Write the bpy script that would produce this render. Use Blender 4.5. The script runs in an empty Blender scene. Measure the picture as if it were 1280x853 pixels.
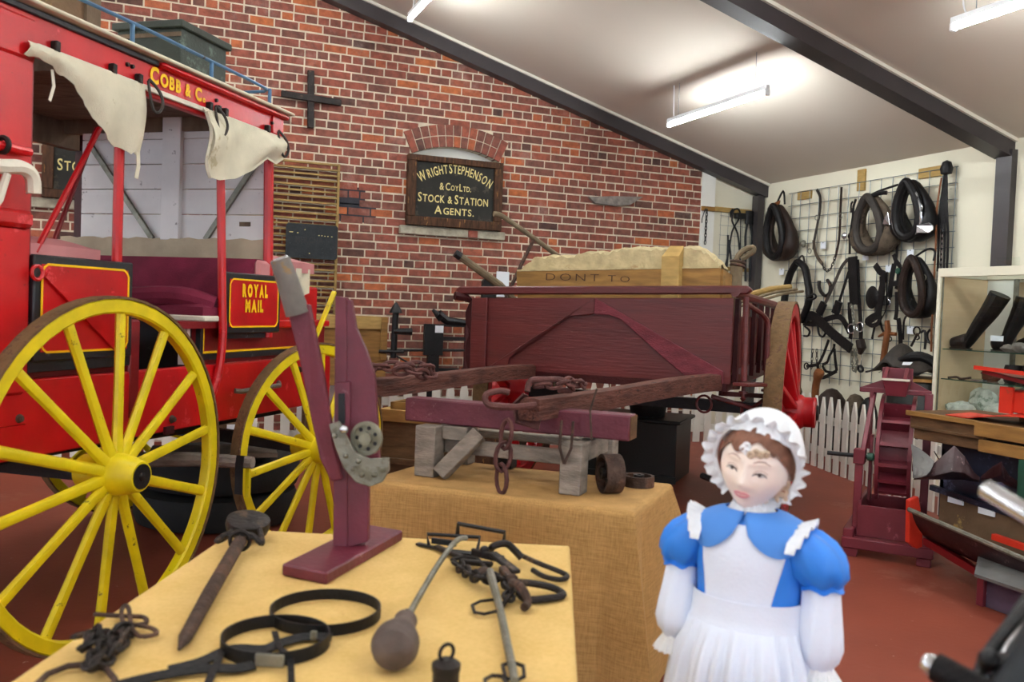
import bpy, math, random
from mathutils import Vector, Matrix

random.seed(11)
scene = bpy.context.scene
col = scene.collection
PI = math.pi

# ------------------------------------------------------------------ camera
cam_data = bpy.data.cameras.new('camera')
cam_data.sensor_width = 36.0
cam_data.lens = 31.15
cam_data.clip_end = 60
cam_data.dof.use_dof = True
cam_data.dof.focus_distance = 6.3
cam_data.dof.aperture_fstop = 4.0
cam = bpy.data.objects.new('camera', cam_data)
col.objects.link(cam)
_right, _down, _fwd = Vector((0.92566, -0.376475, 0.037684)), Vector((0.022048, -0.045756, -0.998709)), Vector((0.377713, 0.925296, -0.034054))
cam.matrix_world = Matrix(((_right.x, -_down.x, -_fwd.x, 0), (_right.y, -_down.y, -_fwd.y, 0),
                           (_right.z, -_down.z, -_fwd.z, 1.4), (0, 0, 0, 1)))
scene.camera = cam

# ------------------------------------------------------------------ world, exposure
world = bpy.data.worlds.new('world')
scene.world = world
world.use_nodes = True
world.node_tree.nodes['Background'].inputs[0].default_value = (0.8, 0.9, 1.0, 1)
world.node_tree.nodes['Background'].inputs[1].default_value = 0.3
scene.view_settings.view_transform = 'Standard'
scene.view_settings.look = 'None'
scene.view_settings.gamma = 1
scene.view_settings.use_curve_mapping = False
scene.view_settings.exposure = 0.98
TUBE_STRENGTH = 70.0
FILL_WINDOWS = [('x', -6.09, -6.5), ('x', -6.09, -2.5), ('x', -6.09, 1.5), ('x', -6.09, 5.0), ('y', -9.04, -2.5), ('y', -9.04, 1.5), ('y', -9.04, 5.5)]
for side, wall, at in FILL_WINDOWS:                       # cool fill lamps added at unseen windows behind and left of the viewer
    ld = bpy.data.lights.new('cool_fill', 'AREA')
    ld.shape = 'RECTANGLE'
    ld.size, ld.size_y = 1.7, 1.2
    ld.color = (0.70, 0.83, 1.0)
    ld.energy = 34
    lo = bpy.data.objects.new('cool_fill', ld)
    col.objects.link(lo)
    if side == 'x':
        lo.location = (at, wall + 0.06, 1.75)
        lo.rotation_euler = (PI / 2, 0, PI)
    else:
        lo.location = (wall + 0.06, at, 1.75)
        lo.rotation_euler = (PI / 2, 0, PI / 2 + PI)

# ------------------------------------------------------------------ materials
def lin(h):
    h = h.lstrip('#')
    r = [int(h[i:i + 2], 16) / 255 for i in (0, 2, 4)]
    return tuple(c / 12.92 if c <= 0.04045 else ((c + 0.055) / 1.055) ** 2.4 for c in r) + (1,)

def pmat(name, hexcol, rough=0.6, metal=0.0, var=0.18, scale=6.0, stretch=(1, 1, 1), rotz=0.0, bump=0.15, bscale=60.0,
         wear=None, wear_amt=0.35, wear_scale=14.0, coat=0.0, wear2=None):
    """paint / wood / leather: base colour with noise variation, optional worn patches of a second colour, fine bump"""
    m = bpy.data.materials.new(name)
    m.use_nodes = True
    nt = m.node_tree
    N, L = nt.nodes, nt.links
    bsdf = N['Principled BSDF']
    tc = N.new('ShaderNodeTexCoord')
    mp = N.new('ShaderNodeMapping')
    if rotz:                                             # grain laid along a turned axis
        mp.vector_type = 'TEXTURE'
        mp.inputs['Scale'].default_value = tuple(1 / x for x in stretch)
    else:
        mp.inputs['Scale'].default_value = stretch
    mp.inputs['Rotation'].default_value = (0, 0, rotz)
    L.new(tc.outputs['Object'], mp.inputs[0])
    no = N.new('ShaderNodeTexNoise')
    no.inputs['Scale'].default_value = scale
    no.inputs['Detail'].default_value = 5
    L.new(mp.outputs[0], no.inputs['Vector'])
    c = lin(hexcol)
    var *= 1.25
    ramp = N.new('ShaderNodeValToRGB')
    lo = tuple(max(0, x * (1 - var)) for x in c[:3]) + (1,)
    hi = tuple(min(1, x * (1 + var)) for x in c[:3]) + (1,)
    ramp.color_ramp.elements[0].color = lo
    ramp.color_ramp.elements[0].position = 0.3
    ramp.color_ramp.elements[1].color = hi
    ramp.color_ramp.elements[1].position = 0.7
    L.new(no.outputs['Fac'], ramp.inputs[0])
    out = ramp.outputs[0]
    for k, (w, amt, sc) in enumerate([(wear, wear_amt, wear_scale)] + ([wear2] if wear2 else [])):
        if not w:
            continue
        n2 = N.new('ShaderNodeTexNoise')
        n2.inputs['Scale'].default_value = sc
        n2.inputs['Detail'].default_value = 8
        n2.inputs['Roughness'].default_value = 0.7
        L.new(mp.outputs[0], n2.inputs['Vector'])
        r2 = N.new('ShaderNodeValToRGB')
        p = 0.655 - amt * 0.38
        r2.color_ramp.elements[0].position = p
        r2.color_ramp.elements[0].color = (0, 0, 0, 1)
        r2.color_ramp.elements[1].position = min(1, p + 0.05)
        r2.color_ramp.elements[1].color = (1, 1, 1, 1)
        L.new(n2.outputs['Fac'], r2.inputs[0])
        mx = N.new('ShaderNodeMix')
        mx.data_type = 'RGBA'
        L.new(r2.outputs[0], mx.inputs[0])
        L.new(out, mx.inputs[6])
        mx.inputs[7].default_value = lin(w)
        out = mx.outputs[2]
    L.new(out, bsdf.inputs['Base Color'])
    bsdf.inputs['Roughness'].default_value = rough
    bsdf.inputs['Specular IOR Level'].default_value = 0.5 if rough < 0.5 else 0.25
    bsdf.inputs['Metallic'].default_value = metal
    if coat:
        bsdf.inputs['Coat Weight'].default_value = coat
        bsdf.inputs['Coat Roughness'].default_value = 0.2
    if bump:
        n3 = N.new('ShaderNodeTexNoise')
        n3.inputs['Scale'].default_value = bscale
        n3.inputs['Detail'].default_value = 4
        L.new(mp.outputs[0], n3.inputs['Vector'])
        b = N.new('ShaderNodeBump')
        b.inputs['Strength'].default_value = bump
        b.inputs['Distance'].default_value = 0.01
        L.new(n3.outputs['Fac'], b.inputs['Height'])
        L.new(b.outputs[0], bsdf.inputs['Normal'])
    return m

def emit(name, rgb, strength):
    m = bpy.data.materials.new(name)
    m.use_nodes = True
    b = m.node_tree.nodes['Principled BSDF']
    b.inputs['Base Color'].default_value = (0.9, 0.9, 0.9, 1)
    b.inputs['Emission Color'].default_value = rgb + (1,)
    b.inputs['Emission Strength'].default_value = strength
    return m

def brick_mat(name, per_island):
    m = bpy.data.materials.new(name)
    m.use_nodes = True
    N, L = m.node_tree.nodes, m.node_tree.links
    bsdf = N['Principled BSDF']
    if per_island:
        src = N.new('ShaderNodeNewGeometry').outputs['Random Per Island']
    else:
        src = N.new('ShaderNodeObjectInfo').outputs['Random']
    r = N.new('ShaderNodeValToRGB')
    r.color_ramp.interpolation = 'LINEAR'
    stops = [(0.0, '4c332e'), (0.03, '5a3c34'), (0.06, '6e453b'), (0.35, '7d4a3e'), (0.60, '87493b'), (0.80, '91503e'),
             (0.90, '98543d'), (0.95, 'a55a38'), (1.0, 'b2653a')]
    e = r.color_ramp.elements
    e[0].position, e[0].color = stops[0][0], lin(stops[0][1])
    e[1].position, e[1].color = stops[-1][0], lin(stops[-1][1])
    for p, h in stops[1:-1]:
        q = e.new(p)
        q.color = lin(h)
    L.new(src, r.inputs[0])
    geo = N.new('ShaderNodeNewGeometry')
    no = N.new('ShaderNodeTexNoise')
    no.inputs['Scale'].default_value = 18
    no.inputs['Detail'].default_value = 8
    L.new(geo.outputs['Position'], no.inputs['Vector'])
    mx = N.new('ShaderNodeMix')
    mx.data_type = 'RGBA'
    mx.blend_type = 'MULTIPLY'
    mx.inputs[0].default_value = 0.75
    r2 = N.new('ShaderNodeValToRGB')
    r2.color_ramp.elements[0].position, r2.color_ramp.elements[0].color = 0.3, (0.5, 0.5, 0.5, 1)
    r2.color_ramp.elements[1].position, r2.color_ramp.elements[1].color = 0.65, (1.25, 1.2, 1.15, 1)
    L.new(no.outputs['Fac'], r2.inputs[0])
    L.new(r.outputs[0], mx.inputs[6])
    L.new(r2.outputs[0], mx.inputs[7])
    # lime bloom and whitewash smears
    n4 = N.new('ShaderNodeTexNoise')
    n4.inputs['Scale'].default_value = 2.2
    n4.inputs['Detail'].default_value = 9
    n4.inputs['Roughness'].default_value = 0.72
    L.new(geo.outputs['Position'], n4.inputs['Vector'])
    r4 = N.new('ShaderNodeValToRGB')
    r4.color_ramp.elements[0].position, r4.color_ramp.elements[0].color = 0.56, (0, 0, 0, 1)
    r4.color_ramp.elements[1].position, r4.color_ramp.elements[1].color = 0.85, (0.6, 0.6, 0.6, 1)
    L.new(n4.outputs['Fac'], r4.inputs[0])
    m2 = N.new('ShaderNodeMix')
    m2.data_type = 'RGBA'
    L.new(r4.outputs[0], m2.inputs[0])
    L.new(mx.outputs[2], m2.inputs[6])
    m2.inputs[7].default_value = lin('b5a399')
    L.new(m2.outputs[2], bsdf.inputs['Base Color'])
    bsdf.inputs['Roughness'].default_value = 0.9
    b = N.new('ShaderNodeBump')
    b.inputs['Strength'].default_value = 0.5
    b.inputs['Distance'].default_value = 0.006
    n3 = N.new('ShaderNodeTexNoise')
    n3.inputs['Scale'].default_value = 70
    L.new(geo.outputs['Position'], n3.inputs['Vector'])
    L.new(n3.outputs['Fac'], b.inputs['Height'])
    L.new(b.outputs[0], bsdf.inputs['Normal'])
    return m

M = {}
M['brick'] = brick_mat('brick red', False)
M['brick_field'] = brick_mat('brick red field', True)
M['mortar'] = pmat('lime mortar', 'd2c7b0', 0.95, var=0.15, scale=9, bump=0.5, bscale=120)
M['cream_wall'] = pmat('cream wall paint', 'ded9c3', 0.7, var=0.03, scale=1.5, bump=0.05)
M['white_wall'] = pmat('white wall paint', 'e3e2da', 0.7, var=0.03, scale=2, bump=0.05)
M['ceiling'] = pmat('ceiling paint', 'cfc6b9', 0.8, var=0.02, scale=1, bump=0.02)
M['rafter'] = pmat('dark rafter paint', '3a3536', 0.45, var=0.1, scale=5, bump=0.05)
M['trim'] = pmat('pale trim paint', 'd9d5c6', 0.6, var=0.04)
M['floor'] = pmat('red painted concrete', '84402f', 0.5, var=0.12, scale=1.6, bump=0.12, bscale=30,
                  wear='8c5142', wear_amt=0.2, wear_scale=1.2, wear2=('d8c4b8', -0.035, 24.0))
M['red'] = pmat('coach red', 'ba0a12', 0.35, var=0.14, scale=5, bump=0.08, bscale=25, wear='d8444a', wear_amt=0.1, wear_scale=7,
                wear2=('5a1512', 0.03, 24))
M['red_dark'] = pmat('coach deep red', '7a0c14', 0.4, var=0.15, scale=5, bump=0.1)
M['yellow'] = pmat('coach yellow', 'dcc60e', 0.4, var=0.12, scale=9, bump=0.12, bscale=30, wear='6d5d1b', wear_amt=0.06, wear_scale=20)
M['yellow_line'] = pmat('yellow line paint', 'f0bd12', 0.5, var=0.06, bump=0)
M['black_paint'] = pmat('black paint', '1b1d22', 0.4, var=0.2, bump=0.1, wear='585a5c', wear_amt=0.06)
M['canvas'] = pmat('old canvas', 'cdc7b0', 0.85, var=0.08, scale=8, bump=0.25, bscale=160, wear='b5ab8c', wear_amt=0.12, wear_scale=6)
M['cream_cloth'] = pmat('cream cloth lining', 'b5a58c', 0.85, var=0.14, scale=5, bump=0.2)
M['white_board'] = pmat('lavender white boards', 'dedbd8', 0.6, var=0.06, scale=5, bump=0.1, wear='8f8a88', wear_amt=0.08)
M['cream_rail'] = pmat('cream rail paint', 'd8d3c2', 0.5, var=0.08)
M['roof_wood'] = pmat('weathered roof wood', '6b5a49', 0.8, var=0.25, scale=6, stretch=(1, 4, 1), bump=0.3)
M['blue'] = pmat('blue rail paint', '3f6485', 0.45, var=0.2, bump=0.1, wear='2a2c30', wear_amt=0.2)
M['trunk_green'] = pmat('dark green trunk paint', '353b34', 0.5, var=0.2, scale=4, bump=0.2, wear='5b6a5e', wear_amt=0.2, wear_scale=5)
M['trunk_black'] = pmat('black trunk paint', '181c1a', 0.45, var=0.2, scale=4, bump=0.15)
M['box_brown'] = pmat('old brown box', '6d5640', 0.75, var=0.25, scale=5, bump=0.25, wear='b79a5c', wear_amt=0.1, wear_scale=4)
M['maroon'] = pmat('cart maroon paint', '561b1a', 0.42, var=0.22, scale=6, stretch=(0.25, 2, 3), rotz=-0.777, bump=0.25, bscale=30, wear='7a3336', wear_amt=0.04, wear_scale=9)
M['maroon_dark'] = pmat('cart dark maroon', '3c1517', 0.5, var=0.2, scale=8, bump=0.25)
M['maroon_beam'] = pmat('beam maroon paint', '61303a', 0.5, var=0.2, scale=7, bump=0.3, wear='a58d86', wear_amt=0.06, wear_scale=16)
M['shaft_wood'] = pmat('cracked shaft wood', '5a372e', 0.8, var=0.4, scale=12, stretch=(4, 0.35, 4), rotz=-0.777, bump=0.9, bscale=26, wear='34201b', wear_amt=0.16, wear_scale=12)
M['wheel_red'] = pmat('wheel red', 'b3141c', 0.35, var=0.15, scale=8, bump=0.1)
M['tread'] = pmat('rusty tyre tread', '6d5437', 0.8, var=0.3, scale=14, bump=0.6, bscale=40, wear='5d4332', wear_amt=0.3)
M['mill'] = pmat('mill maroon paint', '6c2530', 0.42, var=0.15, scale=6, bump=0.12, wear='94505a', wear_amt=0.1, wear_scale=9)
M['device'] = pmat('lever maroon paint', '621f2f', 0.45, var=0.2, scale=9, bump=0.15, wear='8f6468', wear_amt=0.1, wear_scale=8)
M['hessian'] = None
M['table_cloth'] = None
M['grey_timber'] = pmat('weathered grey timber', '857b70', 0.85, var=0.28, scale=10, stretch=(1, 1, 3), bump=0.5, bscale=50)
M['pine'] = pmat('pine wood', '8f6a38', 0.6, var=0.25, scale=5, stretch=(1, 1, 6), bump=0.15)
M['pine_side'] = pmat('pale pine strip', 'a68850', 0.6, var=0.15, scale=6, stretch=(2, 2, 8), bump=0.1)
M['brown_wood'] = pmat('brown wood', '5f452d', 0.7, var=0.3, scale=7, stretch=(1, 1, 5), bump=0.3)
M['frame_wood'] = pmat('dark sign frame wood', '452c1c', 0.7, var=0.45, scale=8, stretch=(5, 1, 1), bump=0.3, wear='8f6637', wear_amt=0.15, wear_scale=6)
M['handle_wood'] = pmat('grey handle wood', '73654f', 0.75, var=0.25, scale=12, bump=0.3)
M['slat'] = pmat('tan slats', '947a49', 0.7, var=0.2, scale=9, bump=0.15)
M['iron'] = pmat('dark iron', '2b2624', 0.5, 0.4, var=0.3, scale=18, bump=0.4, bscale=70, wear='5b4838', wear_amt=0.2)
M['black_iron'] = pmat('black iron', '1d1d1f', 0.45, 0.4, var=0.3, scale=18, bump=0.25)
M['rust'] = pmat('rusty iron', '483830', 0.75, 0.2, var=0.35, scale=20, bump=0.6, bscale=70, wear='5f463a', wear_amt=0.3)
M['chain_rust'] = pmat('painted rusty chain', '5c3a36', 0.7, 0.1, var=0.3, scale=20, bump=0.5, bscale=70)
M['steel'] = pmat('dull zinc steel', '7a786c', 0.45, 0.5, var=0.2, scale=18, bump=0.3, wear='6a6656', wear_amt=0.3)
M['chrome'] = pmat('chrome', 'c9cdd2', 0.2, 0.9, var=0.05, bump=0.02)
M['leather_black'] = pmat('black leather', '131112', 0.5, var=0.35, scale=10, bump=0.35, bscale=60)
M['leather_brown'] = pmat('brown leather', '2a1e19', 0.55, var=0.35, scale=9, bump=0.35, bscale=60)
M['leather_tan'] = pmat('tan cloth and leather', '564a3d', 0.8, var=0.3, scale=14, bump=0.5, bscale=90, wear='3c322b', wear_amt=0.3)
M['leather_grey'] = pmat('greyed leather', '37322e', 0.6, var=0.3, scale=10, bump=0.35, bscale=60)
M['leather_red'] = pmat('chestnut leather', '7b4a2a', 0.5, var=0.25, bump=0.2)
M['rubber'] = pmat('tyre rubber', '232323', 0.7, var=0.2, bump=0.3)
M['maroon_cloth'] = pmat('maroon velvet', '74233a', 0.85, var=0.18, scale=8, bump=0.3, bscale=140)
M['pink'] = pmat('faded pink vinyl', 'c07f80', 0.6, var=0.1, scale=6, bump=0.1)
M['sign_black'] = pmat('sign black board', '211f1b', 0.55, var=0.3, scale=5, bump=0.15, wear='3f3a30', wear_amt=0.2, wear_scale=6)
M['slate_black'] = pmat('black slate board', '24282b', 0.55, var=0.2, scale=14, bump=0.25, wear='55595a', wear_amt=0.05, wear_scale=50)
M['gold'] = pmat('cream gold lettering', 'd8c784', 0.5, var=0.1, bump=0)
M['dim_letter'] = pmat('worn black lettering', '101112', 0.35, var=0.1, bump=0)
M['stone'] = pmat('concrete sill', 'a39c8a', 0.9, var=0.22, scale=14, bump=0.6, bscale=40)
M['enamel'] = pmat('white enamel', 'e6e8ea', 0.35, var=0.02, bump=0)
M['paper'] = pmat('white card', 'e4e8ee', 0.7, var=0.02, bump=0)
M['picket'] = pmat('white picket paint', 'e2e0d6', 0.55, var=0.05, scale=6, bump=0.08)
M['wire'] = pmat('galvanised wire', '6d7678', 0.4, 0.6, var=0.1, bump=0)
M['foam'] = pmat('cream plaster block', 'b8a880', 0.9, var=0.15, scale=14, bump=0.7, bscale=40, wear='a88f67', wear_amt=0.12, wear_scale=6)
M['rock_pale'] = pmat('pale rock', 'b7bab0', 0.85, var=0.25, scale=14, bump=0.7, bscale=35, wear='7f8a7c', wear_amt=0.3, wear_scale=12)
M['rock_green'] = pmat('green rock', '7f9088', 0.7, var=0.35, scale=14, bump=0.7, bscale=35, wear='3f4f4b', wear_amt=0.3, wear_scale=12)
M['rock_grey'] = pmat('grey brown rock', '7d7670', 0.85, var=0.3, scale=14, bump=0.7, bscale=35)
M['jar_brown'] = pmat('brown glaze', '5b2f22', 0.25, var=0.25, bump=0.05)
M['skin'] = pmat('painted mannequin skin', 'f3e2d6', 0.42, var=0.03, scale=8, bump=0.02)
M['lip'] = pmat('pink lips', 'd68f94', 0.4, var=0.05, bump=0)
M['brow'] = pmat('soft brow paint', 'b08d7c', 0.6, var=0.05, bump=0)
M['eye_white'] = pmat('eye white', 'cfc8c4', 0.3, var=0.0, bump=0)
M['eye_dark'] = pmat('eye dark', '3b2a28', 0.3, var=0.0, bump=0)
M['hair'] = pmat('brown hair', '76503f', 0.5, var=0.3, scale=30, bump=0.4)
M['hair_light'] = pmat('pale curl', 'cdb59c', 0.5, var=0.25, scale=30, bump=0.3)
M['blue_cloth'] = pmat('blue satin', '2a7fe0', 0.45, var=0.07, scale=6, bump=0.08, bscale=90)
M['blue_collar'] = pmat('blue collar cloth', '4d88d6', 0.6, var=0.05, scale=6, bump=0.08)
M['white_cloth'] = pmat('white cotton', 'dfe6f5', 0.75, var=0.03, scale=6, bump=0.12, bscale=120)
M['lace'] = pmat('white lace cap', 'e9ecf0', 0.8, var=0.04, scale=20, bump=0.5, bscale=90)
M['orange_red'] = pmat('orange red paint', 'c9301d', 0.4, var=0.12, scale=6, bump=0.1, wear='a3402c', wear_amt=0.15)
M['machine_dark'] = pmat('dark blue machine paint', '191d2c', 0.4, var=0.35, scale=5, bump=0.1, wear='4a4c63', wear_amt=0.2, wear_scale=6)
M['machine_green'] = pmat('green machine paint', '1f4a3a', 0.45, var=0.2, bump=0.1)
M['sheet_brown'] = pmat('brown sheet metal', '3a2528', 0.4, 0.2, var=0.3, scale=6, bump=0.1, wear='7f6464', wear_amt=0.1)
M['sheet_grey'] = pmat('grey sheet metal', '6f6f6d', 0.5, 0.35, var=0.2, scale=6, bump=0.1)
M['lavender'] = pmat('lavender grey board', '54475a', 0.6, var=0.2, scale=5, bump=0.15, wear='9a94a6', wear_amt=0.1)
M['bronze'] = pmat('greenish cast iron', '7a7868', 0.5, 0.4, var=0.25, scale=15, bump=0.4)
M['plug_red'] = pmat('tan box interior', 'cdb593', 0.7, var=0.1, scale=4, bump=0.05)
M['cast_grey'] = pmat('grey cast iron', '5d504a', 0.6, 0.25, var=0.25, scale=12, bump=0.4, bscale=70)
M['pipe_grey'] = pmat('grey worn pipe', '6c6660', 0.55, 0.2, var=0.2, scale=14, bump=0.2, wear='8a6f4a', wear_amt=0.15)
M['maroon_worn'] = pmat('worn purple maroon grain', '6a2a33', 0.5, var=0.25, scale=9, stretch=(0.4, 2, 3), rotz=-0.3, bump=0.5, wear='7c3f47', wear_amt=0.2, wear_scale=12)
M['soot_mortar'] = pmat('dark repointing mortar', '33343a', 0.8, var=0.2, bump=0.3)
M['tan_panel'] = pmat('tan cabinet lining', 'd9bf9a', 0.65, var=0.06, scale=3, bump=0.03)
M['glow_pane'] = emit('added window glow', (0.62, 0.78, 1.0), 1.2)  # pane of the added windows, made to glow by itself
M['tube'] = emit('fluorescent tube', (0.93, 0.985, 1.0), TUBE_STRENGTH)

def cloth_mat(name, a, b, sc):
    m = bpy.data.materials.new(name)
    m.use_nodes = True
    N, L = m.node_tree.nodes, m.node_tree.links
    bsdf = N['Principled BSDF']
    tc = N.new('ShaderNodeTexCoord')
    fs = []
    for st in ((1, 1, 14), (14, 14, 1)):
        mp = N.new('ShaderNodeMapping')
        mp.inputs['Scale'].default_value = st
        L.new(tc.outputs['Object'], mp.inputs[0])
        n = N.new('ShaderNodeTexNoise')
        n.inputs['Scale'].default_value = sc
        n.inputs['Detail'].default_value = 4
        L.new(mp.outputs[0], n.inputs['Vector'])
        fs.append(n.outputs['Fac'])
    ad = N.new('ShaderNodeMath')
    ad.operation = 'ADD'
    L.new(fs[0], ad.inputs[0])
    L.new(fs[1], ad.inputs[1])
    r = N.new('ShaderNodeValToRGB')
    r.color_ramp.elements[0].position, r.color_ramp.elements[0].color = 0.35, lin(a)
    r.color_ramp.elements[1].position, r.color_ramp.elements[1].color = 0.65, lin(b)
    hf = N.new('ShaderNodeMath')
    hf.operation = 'MULTIPLY'
    hf.inputs[1].default_value = 0.5
    L.new(ad.outputs[0], hf.inputs[0])
    L.new(hf.outputs[0], r.inputs[0])
    L.new(r.outputs[0], bsdf.inputs['Base Color'])
    bsdf.inputs['Roughness'].default_value = 0.9
    bp = N.new('ShaderNodeBump')
    bp.inputs['Strength'].default_value = 0.3
    bp.inputs['Distance'].default_value = 0.004
    L.new(hf.outputs[0], bp.inputs['Height'])
    L.new(bp.outputs[0], bsdf.inputs['Normal'])
    return m

M['hessian'] = cloth_mat('hessian cloth', '98733f', 'bb9156', 14)
M['table_cloth'] = cloth_mat('pale yellow table cloth', 'cda95f', 'dcb974', 8)
M['mustard'] = cloth_mat('mustard cloth', '8f7434', 'ab8d47', 14)

def glass_mat():
    m = bpy.data.materials.new('clear glass')
    m.use_nodes = True
    N, L = m.node_tree.nodes, m.node_tree.links
    out = N['Material Output']
    N.remove(N['Principled BSDF'])
    t = N.new('ShaderNodeBsdfTransparent')
    t.inputs[0].default_value = (0.97, 0.99, 0.98, 1)
    g = N.new('ShaderNodeBsdfGlossy')
    g.inputs['Roughness'].default_value = 0.02
    lw = N.new('ShaderNodeLayerWeight')
    pw = N.new('ShaderNodeMath')
    pw.operation = 'POWER'
    pw.inputs[1].default_value = 5.0
    L.new(lw.outputs['Facing'], pw.inputs[0])
    f = N.new('ShaderNodeMath')
    f.operation = 'MULTIPLY_ADD'
    f.inputs[1].default_value = 0.9
    f.inputs[2].default_value = 0.03
    L.new(pw.outputs[0], f.inputs[0])
    mx = N.new('ShaderNodeMixShader')
    L.new(f.outputs[0], mx.inputs[0])
    L.new(t.outputs[0], mx.inputs[1])
    L.new(g.outputs[0], mx.inputs[2])
    L.new(mx.outputs[0], out.inputs[0])
    return m

M['glass'] = glass_mat()
M['mirror'] = pmat('mirror', 'd5d5d2', 0.02, 1.0, var=0, bump=0)

# ------------------------------------------------------------------ mesh helpers
W = {}

def V(p):
    return Vector(p)

def frame_of(d, up=(0, 0, 1)):
    d = Vector(d).normalized()
    u = Vector(up)
    if abs(d.dot(u.normalized())) > 0.97:
        u = Vector((1, 0, 0)) if abs(d.x) < 0.9 else Vector((0, 1, 0))
    s = d.cross(u).normalized()
    return d, s, s.cross(d).normalized()

class Fr:
    """a level frame standing on the floor: a to the right, b forward, z up"""
    def __init__(s, o, heading):
        h = math.radians(heading)
        s.o = Vector((o[0], o[1], 0))
        s.b = Vector((math.sin(h), math.cos(h), 0))
        s.a = Vector((math.cos(h), -math.sin(h), 0))
    def __call__(s, a, b, z):
        return s.o + s.a * a + s.b * b + Vector((0, 0, z))

WORLD = Fr((0, 0), 0)

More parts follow.
